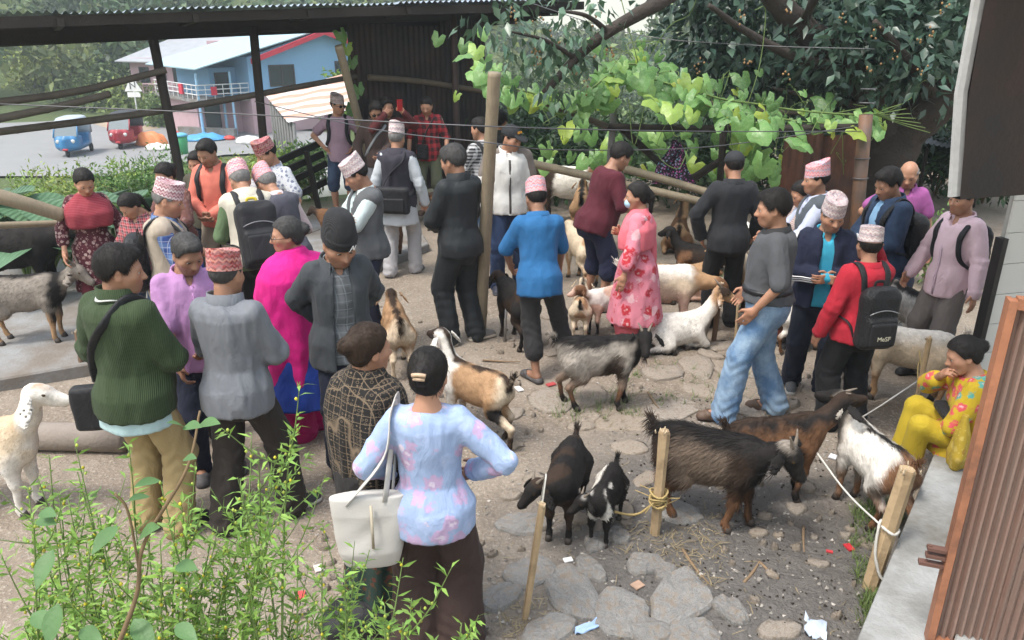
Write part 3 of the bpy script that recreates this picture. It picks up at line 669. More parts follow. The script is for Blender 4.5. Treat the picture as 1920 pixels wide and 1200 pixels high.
# small far hut roof on the right
hut = tag(empty('hut', (6.4, 12.5, 0)), 'small hut with grey corrugated roof beyond the tree trunk', 'hut')
b = MB(); c_ = [ony(1700, 262, 12.0), ony(1900, 300, 12.0), ony(1900, 262, 14.0), ony(1716, 240, 14.0)]; c_ = [p - [6.4, 12.5, 0] for p in c_]
npt = 60; u = np.linspace(0, 1, npt)[:, None]; r0 = c_[0] + (c_[1] - c_[0]) * u; r1 = c_[3] + (c_[2] - c_[3]) * u; w_ = np.zeros((npt, 3)); w_[:, 2] = .015 * np.sin(np.arange(npt) * 2.2); b.add(np.concatenate([r0 + w_, r1 + w_]), np.array([[k, k + 1, npt + k + 1, npt + k] for k in range(npt - 1)])); b.obj('roof', plain('grey_tin', (.12, .125, .13), .5, .2, metal=.3), hut)
for px_, yy in ((1740, 12.2), (1850, 12.2), (1742, 13.6)):
    b = MB(); p = ony(px_, 268, yy); b.tube([p - [6.4, 12.5, 0], np.array([p[0] - 6.4, p[1] - 12.5, -.1])], .03, 6); b.obj('post', WOODD, hut)
# fallen concrete pipe, lower left
a, c_ = onz(90, 818, .09), onz(238, 822, .085)
b = MB(); b.tube([a - unit(c_ - a) * .9, a, (a + c_) / 2, c_], .098, 18, jit=.015); tag(b.obj('concrete_pipe', plain('pipe_concrete', (.24, .205, .175), .9, .25, 5, 40, .01)), 'fallen round concrete post lying on the dirt at left', 'post')
# ---------------------------------------------------------------- vegetation
LEAF = attr_mat('leaf', .5, False, 60, .004, .4, .22, 0, 14.0, .28)
LEAFG = attr_mat('leaf_gloss', .34, False, 40, .002, .5, .2, 0, 12.0, .15)
BARK = plain('bark', (.045, .036, .030), .95, .4, 7, 26, .03); STEM = plain('stem', (.16, .11, .06), .8, .3, 20); GSTEM = plain('green_stem', (.12, .18, .05), .6, .25, 20)
def leaves(mb, P, D, L, W, Cc, fold=.18, seed=0, droop=.15, up=None):
    r = np.random.default_rng(seed); n = len(P); D = D / (np.linalg.norm(D, axis=1)[:, None] + 1e-9)
    U = r.normal(size=(n, 3)) * .6 + (np.array([0, 0, 1.]) if up is None else up); X = np.cross(D, U); X /= np.linalg.norm(X, axis=1)[:, None] + 1e-9; N = np.cross(X, D)
    L = np.broadcast_to(L, (n,))[:, None]; W = np.broadcast_to(W, (n,))[:, None] / 2
    m = P + D * L * .42; V = np.stack([P, m - X * W + N * fold * W, m, m + X * W + N * fold * W, P + D * L - N * droop * L], 1).reshape(-1, 3)
    k = np.arange(n)[:, None] * 5; F = np.concatenate([k + [[0, 2, 1]], k + [[0, 3, 2]], k + [[1, 2, 4]], k + [[2, 3, 4]]])
    mb.add(V, F, np.repeat(Cc, 5, 0))
def vary(c, n, r, k=.35, yel=.25):
    b = r.uniform(1 - k, 1 + k, (n, 1)); y = r.uniform(0, yel, (n, 1)); return np.clip(np.array(c)[None] * b * (1 + y * np.array([[.9, .25, -.3]])), 0, 1)
def crown(mb, blobs, n, L, W, c, seed, clump=.28, hang=.6, per=9):
    r = np.random.default_rng(seed); vol = np.array([np.prod(b[1]) ** .75 for b in blobs]); bi = r.choice(len(blobs), n // per, p=vol / vol.sum())
    ce = np.array([b[0] for b in blobs], float)[bi]; ra = np.array([b[1] for b in blobs], float)[bi]
    d = r.normal(size=(len(bi), 3)); d /= np.linalg.norm(d, axis=1)[:, None]; q = r.uniform(.45, 1.05, (len(bi), 1)) ** .6
    cc = ce + d * q * ra; tone = r.uniform(.65, 1.35, (len(bi), 1))
    P = np.repeat(cc, per, 0) + r.normal(size=(len(bi) * per, 3)) * clump
    D = np.repeat(d, per, 0) * .7 + r.normal(size=P.shape) * .6 + np.array([0, 0, -hang])
    C_ = vary(c, len(P), r) * np.repeat(tone, per, 0)
    leaves(mb, P, D, L * r.uniform(.7, 1.25, len(P)), W * r.uniform(.7, 1.25, len(P)), C_, seed=seed)
def limb(mb, pts, r0, r1, n=9, jit=.08): P = poly(pts, 7); mb.tube(P, np.linspace(r0, r1, len(P)), n, jit=jit)

# --- the big fig tree at right
tb = onz(1668, 440); tb[1] = 11.0; tb[0] = ony(1668, 440, 11.0)[0]; tb[2] = 0
fig = tag(empty('fig_tree', tuple(tb)), 'large dark fig tree with thick trunk overhanging the right side', 'tree')
def tpart(b, name, mat, col=False, par=fig, base=tb, smooth=True):
    o = b.obj(name, mat, par, col, smooth); o.location = tuple(-np.array(base)); return o
b = MB(); limb(b, [tb - [0, 0, .2], ony(1662, 330, 11), ony(1690, 250, 11.0), ony(1760, 190, 10.8), ony(1850, 120, 10.5), ony(1950, 30, 10.2)], .42, .20, 14); limb(b, [ony(1672, 330, 11), ony(1655, 220, 11), ony(1600, 130, 10.8), ony(1500, 50, 10.3), ony(1420, -40, 10)], .30, .12, 12); tpart(b, 'trunk', BARK)
for pts, r0 in (([ony(1440, -30, 10), ony(1300, -25, 9.3), ony(1235, 5, 9), ony(1140, 60, 8.8), ony(1080, 110, 8.8), ony(1020, 175, 8.7)], .11), ([ony(1600, 130, 10.8), ony(1500, 110, 10), ony(1400, 60, 9.5), ony(1330, 10, 9)], .08), ([ony(1760, 190, 10.8), ony(1700, 110, 10), ony(1640, 40, 9.5)], .09), ([ony(1080, 110, 8.8), ony(1020, 75, 8.6), ony(960, 60, 8.4)], .03), ([ony(1140, 60, 8.8), ony(1100, 30, 8.5), ony(1050, 20, 8.4)], .035), ([ony(1640, 200, 11), ony(1560, 190, 10.6), ony(1450, 165, 10.3)], .06), ([ony(1500, 50, 10.3), ony(1540, -20, 9.5), ony(1600, -60, 9)], .07)):
    b = MB(); limb(b, pts, r0, r0 * .35, 8); tpart(b, 'limb', BARK)
def S3(px, py, Y, rx, ry=None, rzz=None): r = rx / FPX * Y; return (ony(px, py, Y), (r, r if ry is None else ry, r if rzz is None else rzz / FPX * Y))
b = MB(); crown(b, [S3(1640, 90, 10.2, 90, .5, 70), S3(1740, 110, 10.0, 80, .5, 80), S3(1560, 60, 10, 80, .5, 70), S3(1350, 60, 11.6, 100, .9, 80), S3(1480, 20, 11.6, 170, 1.2, 110), S3(1620, 70, 11.8, 150, 1.1, 110), S3(1740, 40, 11.4, 140, 1.1, 130), S3(1560, 140, 12.0, 130, .7, 60), S3(1700, 140, 11.9, 110, .8, 80), S3(1400, 130, 12.2, 120, .6, 55), S3(1850, 130, 12, 90, .8, 110), S3(1300, 125, 11.8, 55, .6, 45), S3(1800, -20, 11.1, 170, 1.2, 120), S3(1450, -80, 11.6, 250, 1.4, 100)], 13000, .18, .09, (.042, .085, .062), 21, .20, .55)
tpart(b, 'crown', LEAFG, True)
b = MB(); crown(b, [S3(1000, 70, 8.7, 85, .5, 60), S3(1080, 40, 8.8, 70, .5, 50), S3(1050, 130, 8.7, 50, .4, 45), S3(960, 110, 8.6, 45, .4, 35), S3(930, 30, 8.7, 60, .4, 40)], 300, .16, .075, (.06, .12, .075), 22, .13, 1.1, 5); tpart(b, 'hanging_leaves', LEAFG, True)
b = MB(); r = np.random.default_rng(4)
for k in range(36):
    p = ony(*( (r.uniform(960, 1160), r.uniform(20, 160)) if k < 22 else (r.uniform(1300, 1800), r.uniform(5, 150))), r.uniform(8.5, 9.3))
    for q in range(r.integers(3, 6)):
        V, F = tube([(q_ := p + r.normal(size=3) * .035) + [0, 0, -.013], q_, q_ + [0, 0, .013]], [.005, .013, .005], 6); b.add(V, F, np.array((.26, .15, .06)) * r.uniform(.7, 1.3))
o = tpart(b, 'fruit', attr_mat('fig_fruit', .5, False, 60, .002), True); o['kind'] = 'stuff'

# --- gourd vine on the trellis
vb = onz(1300, 400); vb = np.array([2.2, 9.4, 0.0])
trel = tag(empty('trellis', tuple(vb)), 'pole trellis carrying the gourd vine at the back of the yard', 'trellis')
PIPE = plain('grey_pipe', (.16, .155, .15), .55, .2, 10, metal=.2)
for pts, r0, mt in (([ony(1153, 178, 9.6), ext(ony(1153, 178, 9.6), ony(1142, 330, 9.6), 0)], .042, PIPE), ([ony(1357, 240, 9.8), ext(ony(1357, 240, 9.8), ony(1350, 340, 9.8), 0)], .045, WOODD), ([ony(912, 158, 9.6), ony(1010, 188, 9.5), ony(1140, 238, 9.4)], .04, BAMD), ([ony(1130, 238, 9.5), ony(1380, 242, 9.5), ony(1630, 238, 9.2)], .045, WOODD), ([ony(1150, 150, 11), ony(1400, 205, 10.8), ony(1640, 215, 10.4)], .03, BAMD), ([ony(1160, 235, 9.6), ony(1230, 300, 9.9), ony(1260, 335, 10)], .045, WOODD), ([ony(1290, 340, 9.7), ony(1370, 290, 9.9), ony(1420, 262, 10)], .05, WOODD)):
    b = MB(); b.tube(poly(pts, 6), r0, 8, jit=.05); o = b.obj('pole', mt, trel); o.location = tuple(-vb)
rp = tag(empty('rusty_post', tuple(ony(1612, 330, 9.0) * [1, 1, 0])), 'rusty pipe post wound with wire beside the rust panel', 'post'); rpb = ony(1612, 330, 9.0) * [1, 1, 0]
b = MB(); q1, q2 = ony(1624, 215, 9.0), ext(ony(1624, 215, 9.0), ony(1604, 430, 9.0), -.05); b.tube([q1, (q1 + q2) / 2, q2], .075, 14, jit=.02); o = b.obj('pipe', plain('rust_pipe_brown', (.10, .07, .055), .6, .35, 8, dirt=((.18, .09, .05), .55)), rp); o.location = tuple(-rpb)
for z in (1.05, 1.28, 1.9, 2.05):
    b = MB(); th = np.linspace(0, 6.3, 14); c_ = q1 + (q2 - q1) * (q1[2] - z) / (q1[2] - q2[2]); b.tube(np.stack([c_[0] + np.cos(th) * .082, c_[1] + np.sin(th) * .082, z + th * .004], 1), .007, 5); o = b.obj('wire_loop', WIRE, rp); o.location = tuple(-rpb)
RUST = plain('rust_sheet', (.11, .045, .028), .75, .4, 3, 20, .006, dirt=((.05, .028, .022), .5)); pnl = tag(empty('rust_panel', tuple(ony(1545, 330, 9.6) * [1, 1, 0])), 'tall rusty sheet metal panel behind the man in slate vest', 'panel'); pb_ = ony(1545, 330, 9.6) * [1, 1, 0]
for k, (x0, x1) in enumerate(((1472, 1545), (1543, 1622))):
    a, c_ = ony(x0, 255, 9.7 + .1 * k), ony(x1, 250, 9.6 + .1 * k); npt = 24; u = np.linspace(0, 1, npt)[:, None]; top_ = a + (c_ - a) * u; w_ = .012 * np.sin(np.arange(npt) * 1.4); top_[:, 1] += w_; bot = top_.copy(); bot[:, 2] = 0; b = MB(); b.add(np.concatenate([top_, bot]), np.array([[i, i + 1, npt + i + 1, npt + i] for i in range(npt - 1)])); o = b.obj('sheet', RUST, pnl); o.location = tuple(-pb_)
vine = tag(empty('gourd_vine', tuple(vb)), 'bright green gourd vine with broad leaves sprawling over the trellis', 'vine')
def gourd_leaf(seed):
    r = np.random.default_rng(seed); n = 15; th = np.linspace(-2.75, 2.75, n); rr = .5 * (.85 + .15 * np.cos(th * 2.5 + .2)) * (1 + .12 * np.cos(th * 5)) * np.where(np.abs(th) > 2.4, .8, 1) * r.uniform(.94, 1.06, n)
    V = [[0, 0, 0]]
    for k, dz in ((.5, .035), (1, -.06)):
        for a, q in zip(th, rr): V.append([math.sin(a) * q * k, math.cos(a) * q * k + .0, dz * (1 + .5 * math.cos(a * 5)) - .10 * (k * q * math.cos(a)) ** 2 - .05 * abs(math.sin(a)) * k + r.normal() * .012])
    V = np.array(V); F3 = np.array([[0, 1 + i + 1, 1 + i] for i in range(n - 1)]); F4 = np.array([[1 + i, 1 + i + 1, 1 + n + i + 1, 1 + n + i] for i in range(n - 1)])
    Cc = np.ones((len(V), 3)); return V, F3, F4
t = NT('gourd_leaf'); rn = t.n('ObjectInfo').outputs['Random']; n1 = t.noise(6, 3); vv = t.vor(7, feature='DISTANCE_TO_EDGE')
c = t.ramp(rn, [(0, (.09, .20, .055)), (.3, (.14, .30, .08)), (.6, (.21, .42, .12)), (.82, (.29, .50, .16)), (.93, (.42, .56, .06)), (1, (.50, .52, .06))]); c = t.mix(t.mth('MULTIPLY', n1.outputs[0], .5), c, (.12, .26, .08)); c = t.mix(t.mth('SUBTRACT', .3, t.mth('MULTIPLY', t.step(vv.outputs['Distance'], .05, .04), .3)), c, (.4, .5, .2))
GL = t.done(c, .38, n1.outputs[0], .02, .6, 0, .6, 0, .4)
GLM = []
for s_ in range(5):
    V, F3, F4 = gourd_leaf(s_); GLM.append(mesh_np('leaf', V, [F3, F4], [GL]))
r = np.random.default_rng(9); path = [(905, 95), (912, 150), (940, 160), (1000, 175), (1060, 195), (1110, 165), (1150, 135), (1190, 120), (1230, 150), (1290, 165), (1350, 185), (1420, 195), (1480, 205), (1550, 212), (1610, 215), (1655, 212)]
px_ = np.array(path, float); nl = 0
def put_leaf(p, size, face, me=None):
    global nl
    o = bpy.data.objects.new('leaf', GLM[nl % 5]); COL.objects.link(o); o.parent = vine; o.location = tuple(p - vb); o.scale = (size,) * 3
    z = Vector(face).normalized(); q = z.to_track_quat('Z', 'Y'); o.rotation_mode = 'QUATERNION'; from_roll = Matrix.Rotation(r.uniform(-.7, .7) + math.pi, 3, 'Z').to_quaternion(); o.rotation_quaternion = q @ from_roll; nl += 1
for k in range(225):
    u = r.uniform(0, len(px_) - 1.01) if k > 60 else r.uniform(5, 11); i = int(u); p = px_[i] + (px_[i + 1] - px_[i]) * (u - i); thick = 12 if i < 4 else (28 if i < 12 else 16); sp = r.normal() * thick
    Yd = 9.0 + r.uniform(-.1, .7) - sp * .010; pt = ony(p[0] + r.normal() * 14, p[1] + sp + (18 if i > 4 else 5), Yd)
    put_leaf(pt, r.choice([.14, .18, .22, .27, .32]) * r.uniform(.9, 1.2), (r.normal() * .45, -.8 + r.normal() * .4, .6 + r.normal() * .35))
for k in range(70):   # hanging curtain and undergrowth
    x, y = (r.uniform(1380, 1460), r.uniform(230, 350)) if k < 26 else (r.uniform(1010, 1470), r.uniform(240, 330)); put_leaf(ony(x, y, r.uniform(8.9, 9.6) if k < 26 else r.uniform(10.2, 11.2)), r.uniform(.16, .32), (r.normal() * .4, -1, .25 + r.normal() * .3))
for x, y in ((640, 65), (650, 90), (660, 115), (648, 130), (663, 180), (672, 165), (660, 205), (870, 85), (822, 72), (905, 60), (900, 140), (855, 180)): put_leaf(ony(x, y, 11.3), r.uniform(.16, .26), (r.normal() * .3, -1, .3))
b = MB()
for k in range(46):
    u = r.uniform(3, len(px_) - 1.5); i = int(u); p = px_[i] + (px_[i + 1] - px_[i]) * (u - i); a = ony(p[0], p[1] + r.uniform(-25, 25), 9.4 + r.uniform(-.2, .8)); d = r.normal(size=(3, 3)) * .22; b.tube(poly([a, a + d[0], a + d[0] + d[1] + [0, 0, -.05], a + d.sum(0) + [0, 0, -.1]], 5), .005, 4)
for q in range(2): b.tube(poly([ony(x, y + q * 20, 9.4) for x, y in path[1:]], 5), .012, 5)
for k in range(7): b.tube(poly([ony(1640, 215, 9.2), ony(1660 + k * 6, 205 + k * 5, 9.1), ony(1690 + k * 9, 195 + k * 9, 9.1)], 5), .005, 4)
o = b.obj('stem', GSTEM, vine); o.location = tuple(-vb)
# printed cloth hanging under the vine
b = MB(); c0 = ony(1268, 262, 9.3); rows = []
for k in range(9):
    z = -k * .065; w_ = .05 + .028 * k; th = np.linspace(-1, 1, 12); rows.append(np.stack([c0[0] + th * w_ + .02 * math.sin(k), c0[1] + .03 * np.sin(th * 7 + k * .4), np.full(12, c0[2] + z - .03 * (th > .3))], 1))
V = np.concatenate(rows); i = np.arange(8)[:, None] * 12; j = np.arange(11)[None]; Fq = np.stack([i + j, i + j + 1, i + 12 + j + 1, i + 12 + j], -1).reshape(-1, 4); b.add(np.concatenate([V, V + [0, .012, 0]]), np.concatenate([Fq, Fq[:, ::-1] + len(V)])); tag(b.obj('printed_cloth', cloth('bright_print', 'floral', (.015, .015, .02), (.5, .05, .3), (.1, .35, .4), 2.2)), 'dark cloth with bright flower print hanging under the vine', 'cloth')

# --- shrubs, taro and weeds beyond the shed and in the yard corners
def shrub(label, at, h, w, n, L, W, c, seed, name='shrub', group='shrubs around the yard', nst=7, base_z=None, mat=None):
    at = np.asarray(at, float); at = np.array([at[0], at[1], float(gz(at[0], at[1])) if base_z is None else base_z]); e = tag(empty(name, tuple(at)), label, 'shrub', group); rr = np.random.default_rng(seed); b = MB(); tips = []
    for k in range(nst):
        a = rr.uniform(0, 6.3); t_ = np.array([math.cos(a) * w * rr.uniform(.3, .9), math.sin(a) * w * rr.uniform(.3, .9), h * rr.uniform(.6, 1)]); b.tube(poly([(0, 0, 0), t_ * [.3, .3, .5], t_], 5), [.014] * 5 + [.012, .01, .008, .006, .005, .004][:6], 5); tips.append(t_)
    b.obj('stem', STEM, e); b = MB(); crown(b, [(t_ * .8, (w * .42, w * .42, h * .3)) for t_ in tips], n, L, W, c, seed, L * .9, .1, 7); b.obj('foliage', mat or LEAF, e, True); return e
bc = [(.10, .20, .04), (.16, .26, .06), (.07, .15, .04), (.20, .27, .06)]
spots = [(180, 300, 15), (230, 320, 14.5), (290, 310, 15), (130, 330, 14), (340, 330, 15.5), (90, 340, 13), (260, 345, 13.2), (420, 330, 15), (310, 285, 17), (550, 360, 13.4), (590, 400, 13), (470, 370, 14)]
for k, (x, y, Yd) in enumerate(spots):
    p = ony(x, y, Yd); g_ = float(gz(p[0], p[1])); shrub(['pale green weedy shrub below the shed rails at left', 'fresh green shrub growing on the slope toward the road'][k % 2] + ', ' + ['left of the first post', 'near the red rickshaw', 'between the two posts', 'beside the taro leaves', 'right of the first post', 'at the far left edge', 'above the girl in plaid', 'behind the red topi', 'highest on the slope', 'under the board fence', 'right of the board fence', 'left of the board fence'][k], (p[0], p[1]), max(p[2] - g_, .8) * 1.05, .75, 1500, .10, .035, bc[k % 4], 40 + k, nst=9)
for k, (x, y, Yd, sx) in enumerate(((1020, 300, 12.5, 1.3), (1130, 285, 13.5, 1.4), (1240, 290, 12.6, 1.3), (1350, 300, 12.8, 1.3), (1440, 280, 13, 1.2), (980, 270, 15, 1.4), (1300, 230, 14.5, 1.7), (1760, 330, 13, 1.1), (1850, 340, 12.5, 1.1), (1500, 230, 15, 1.7), (1620, 250, 15.5, 1.8), (1780, 240, 16, 1.8), (960, 330, 14, 1.2), (1080, 260, 17, 1.6))):
    p = ony(x, y, Yd); g_ = float(gz(p[0], p[1])); shrub('dense dark green bush behind the vine trellis, ' + ['near the capped man', 'above the maroon t-shirt', 'left of the printed cloth', 'behind the black cap', 'beside the rust panel', 'under the shed roof end', 'behind the vine crest', 'under the grey hut roof', 'above the pale pink shirt', 'left of the trunk', 'behind the trunk', 'right of the trunk', 'low behind the white jacket', 'beyond the highest vine leaves'][k], (p[0], p[1]), max(p[2] - g_, 1.0) * 1.25, sx, 1500, .14, .07, (.035, .075, .03), 70 + k, 'bush', 'bushes behind the trellis')
def broad(label, at, n, size, h, seed, c=(.10, .20, .09)):
    at = np.asarray(at, float); e = tag(empty('taro_plant', tuple(at)), label, 'plant', 'taro plants'); rr = np.random.default_rng(seed)
    t_ = MATS.get('taro_leaf')
    if t_ is None:
        q = NT('taro_leaf'); n1 = q.noise(5, 3); w1 = q.n('TexWave', {'Vector': q.co(), 'Scale': 6, 'Distortion': 1.5}); t_ = q.done(q.mix(n1.outputs[0], (.07, .15, .08), (.17, .29, .17)), .38, w1.outputs[0], .02, .5, 0, .5, 0, .2); MATS['taro_leaf'] = t_
    for k in range(n):
        a = rr.uniform(0, 6.3); R_ = size * rr.uniform(.7, 1.15); tip = np.array([math.cos(a) * .4 * h, math.sin(a) * .35 * h, h * rr.uniform(.6, 1)]); b = MB(); b.tube(poly([(0, 0, 0), tip * [.4, .4, .7], tip], 5), .014, 6); st_ = b.obj('stalk', GSTEM, e)
        nn = 9; u = np.linspace(0, 1, nn); wv = np.sin(np.pi * np.clip(u * .92 + .08, 0, 1) ** .75) * .42; V = []
        for ui, wi in zip(u, wv):
            for s_ in (-1, -.5, 0, .5, 1): V.append([s_ * wi, ui - .25, .10 * abs(s_) * wi * 2 - .35 * ui ** 2 + .02 * math.sin(ui * 25) * abs(s_)])
        V = np.array(V) * R_ * 1.6; i = np.arange(nn - 1)[:, None] * 5; j = np.arange(4)[None]; F = np.stack([i + j, i + j + 1, i + 5 + j + 1, i + 5 + j], -1).reshape(-1, 4); R3 = rotz(a - math.pi / 2) @ rotx(rr.uniform(-.2, .35)); b = MB(); b.add(V @ R3.T + tip, F); b.obj('leaf', t_, e)
for k, (x, y, Yd) in enumerate(((100, 360, 8.2), (200, 370, 8.6), (250, 380, 8.4), (60, 420, 7.6), (20, 380, 8.2))):
    p = ony(x, y, Yd); broad(['taro plant with broad leaves left of the woman in maroon', 'taro plant behind the woman in maroon', 'taro plant behind the girl in plaid', 'low taro plant under the bamboo rail', 'taro plant at the left edge of the yard'][k], (p[0], p[1], max(p[2] - .9, -.5)), 6, .42, .95, k)
for k, (x, y) in enumerate(((1775, 490), (1735, 540), (1790, 560))):
    p = onz(x, y); shrub(['flowering marigold plant behind the man in pale pink', 'leafy green weed patch left of the pale pink shirt man', 'low green plant beside the tiled wall'][k], p[:2], .55, .3, 700, .07, .025, (.10, .20, .05), 90 + k, 'garden_plant', 'garden plants at right')

# --- weeds in the near left corner
def weed(label, base, tops, seed, L=.040, W=.0095, c=(.18, .33, .07), dens=60, name='weed_plant'):
    base = np.asarray(base, float); e = tag(empty(name, tuple(base)), label, 'weed', 'weeds in the near left corner'); rr = np.random.default_rng(seed); sb = MB(); lb = MB(); fb = MB()
    for tp in tops:
        tp = np.asarray(tp, float) - base; mid = tp * .55 + rr.normal(size=3) * .05; c_ = poly([(rr.normal() * .03, rr.normal() * .03, 0), mid, tp], 14); sb.tube(c_, np.linspace(.005, .0015, len(c_)), 5)
        br = [c_]
        for q in range(5):
            i = rr.integers(len(c_) // 4, len(c_) - 2); d = unit(tp * .5 + rr.normal(size=3) * .45); bl = rr.uniform(.10, .28); p = c_[i]; cc = poly([p, p + d * bl * .5, p + d * bl + [0, 0, .04]], 6); sb.tube(cc, np.linspace(.003, .001, len(cc)), 4); br.append(cc)
        for cc in br:
            m = dens if cc is c_ else 20; i = rr.uniform(len(cc) * (.25 if cc is c_ else .0), len(cc) - 1, m); k0 = i.astype(int); P = cc[k0] + (cc[np.minimum(k0 + 1, len(cc) - 1)] - cc[k0]) * (i - k0)[:, None]; T_ = cc[np.minimum(k0 + 1, len(cc) - 1)] - cc[np.maximum(k0 - 1, 0)]; T_ /= np.linalg.norm(T_, axis=1)[:, None] + 1e-9
            D = rr.normal(size=(m, 3)); D = D - T_ * (D * T_).sum(1)[:, None]; D /= np.linalg.norm(D, axis=1)[:, None]; D = D + T_ * .5; leaves(lb, P, D, L * rr.uniform(.5, 1.2, m), W * rr.uniform(.7, 1.2, m), vary(c, m, rr), .25, seed, .25)
            for q in range(m // 6):
                p = P[q] + rr.normal(size=3) * .006; V, F = tube([p - [0, 0, .004], p, p + [0, 0, .005]], [.002, .0048, .002], 5); fb.add(V, F, np.array((.30, .36, .06)) * rr.uniform(.7, 1.3) * ((1.5, 1.1, .5) if rr.random() < .25 else 1))
    sb.obj('stem', GSTEM, e); lb.obj('foliage', LEAF, e, True); fb.obj('buds', attr_mat('buds', .5, False, 60, .001), e, True)['kind'] = 'stuff'
rw = np.random.default_rng(31)
names = ['at the left edge', 'under the tan goat', 'below the khaki trousers', 'in front of the green sweater man', 'below the dark brown trousers', 'reaching toward the grey jacket', 'in the bottom left corner', 'at the bottom under the skirt', 'reaching toward the brown trousers', 'in the middle of the clump', 'low at the bottom edge', 'behind the broad leaf stem', 'left of the fallen post', 'under the black bag', 'between the clump and the dirt']
groups_ = [[(95, 850), (70, 960), (110, 1010), (60, 900)], [(150, 880), (200, 960), (130, 940)], [(300, 900), (250, 950), (330, 960), (280, 1000)], [(340, 1000), (400, 1010), (370, 950)], [(430, 960), (470, 1000), (500, 960), (440, 1040)], [(545, 820), (520, 880), (480, 930), (450, 900)], [(90, 1080), (140, 1120), (200, 1060), (60, 1150)], [(640, 1070), (690, 1040), (600, 1110), (660, 1130)], [(785, 1130), (860, 1165), (720, 1130), (760, 1180)], [(300, 1060), (360, 1090), (420, 1060), (260, 1090)], [(500, 1080), (540, 1130), (460, 1140), (400, 1170)], [(180, 1010), (230, 1030), (160, 1060)], [(75, 1010), (120, 960)], [(560, 1010), (610, 1040), (520, 1040)], [(330, 1150), (280, 1170), (220, 1140)]]
for k, gset in enumerate(groups_):
    tops = [ony(x + rw.normal() * 8, y + rw.normal() * 8, rw.uniform(1.55, 1.95)) for x, y in gset]; ctr = np.mean(tops, 0); bx, by = ctr[0] * .9 - .05, ctr[1] - .32
    weed('bushy green weed with narrow leaves and yellow buds, ' + names[k], (bx, by, max(float(gz(bx, by)), ctr[2] - .95)), tops, 200 + k)
# one taller woody stem with broad leaves
e = tag(empty('woody_stem', tuple(ony(200, 1260, 1.35))), 'woody brown stem with broad pointed leaves in the near left corner', 'plant'); eb = ony(200, 1260, 1.35)
mp = poly([eb, ony(255, 1120, 1.4), ony(270, 1020, 1.42), ony(350, 880, 1.45), ony(375, 770, 1.5)], 8) - eb; b = MB(); b.tube(mp, np.linspace(.006, .0025, len(mp)), 7, jit=.1); b.tube(poly([mp[12], ony(240, 960, 1.42) - eb, ony(215, 925, 1.42) - eb], 5), .003, 5); b.obj('stem', STEM, e)
for k, (x, y, dx, dy, L_) in enumerate(((345, 800, 60, -6, .075), (345, 800, -50, -20, .065), (375, 795, 70, -10, .08), (280, 930, -50, 6, .07), (300, 900, -60, 10, .075), (220, 985, -40, 40, .10), (260, 1010, 55, -45, .12), (250, 1160, 40, 60, .12), (330, 1060, 70, 8, .09), (100, 1030, -30, 60, .11), (110, 1130, -20, 70, .12), (345, 860, 50, -8, .06), (180, 930, 10, -40, .07), (75, 960, 60, 10, .075), (70, 975, 70, 10, .08), (60, 1150, 60, 40, .11), (330, 1170, 50, 40, .1), (150, 1180, 60, 30, .1))):
    a = ony(x, y, 1.42) - eb; c_ = ony(x + dx, y + dy, 1.36) - eb; d = unit(c_ - a); L_ *= .8; lb = MB(); n = 7; u = np.linspace(0, 1, n); wd_ = np.sin(np.pi * u ** .8) * .24; X_ = unit(np.cross(d, [0, -.4, 1])); N_ = np.cross(X_, d); V = np.concatenate([[a + d * L_ * ui + X_ * s_ * wi * L_ + N_ * (abs(s_) * wi * .3 - .12 * ui ** 2) * L_ for s_ in (-1, 0, 1)] for ui, wi in zip(u, wd_)]); i = np.arange(n - 1)[:, None] * 3; j = np.arange(2)[None]; lb.add(V, np.stack([i + j, i + j + 1, i + 3 + j + 1, i + 3 + j], -1).reshape(-1, 4), (.10, .20, .07)); lb.obj('leaf', LEAF, e, True)
HAZE = True
# ---------------------------------------------------------------- beyond the yard: road, houses, rickshaws, woods
ROADM = plain('asphalt_pale', (.225, .225, .225), .9, .12, .8, 8, .01)
def slab(pts, z, name, mat, th=.02):
    P = np.array(pts, float); n = len(P); b = MB(); b.add(np.concatenate([np.c_[P, np.full(n, z)], [[*P.mean(0), z]]]), np.array([[a, (a + 1) % n, n] for a in range(n)])); o = b.obj(name, mat, smooth=False); tag(o, kind='structure'); return o
rz_ = ROADZ + .05
rp_ = [onz(x, y, rz_)[:2] for x, y in ((-160, 330), (200, 330), (420, 290), (560, 285), (640, 270), (640, 250), (440, 236), (370, 232), (330, 235), (200, 218), (90, 206), (-160, 206))]
slab(rp_, rz_, 'road', ROADM)
vp = [onz(x, y, rz_)[:2] for x, y in ((70, 207), (110, 207), (300, 240), (240, 252), (150, 225))]; slab(vp, rz_ + .01, 'verge', plain('verge_dirt', (.33, .26, .19), .95, .2, 2))
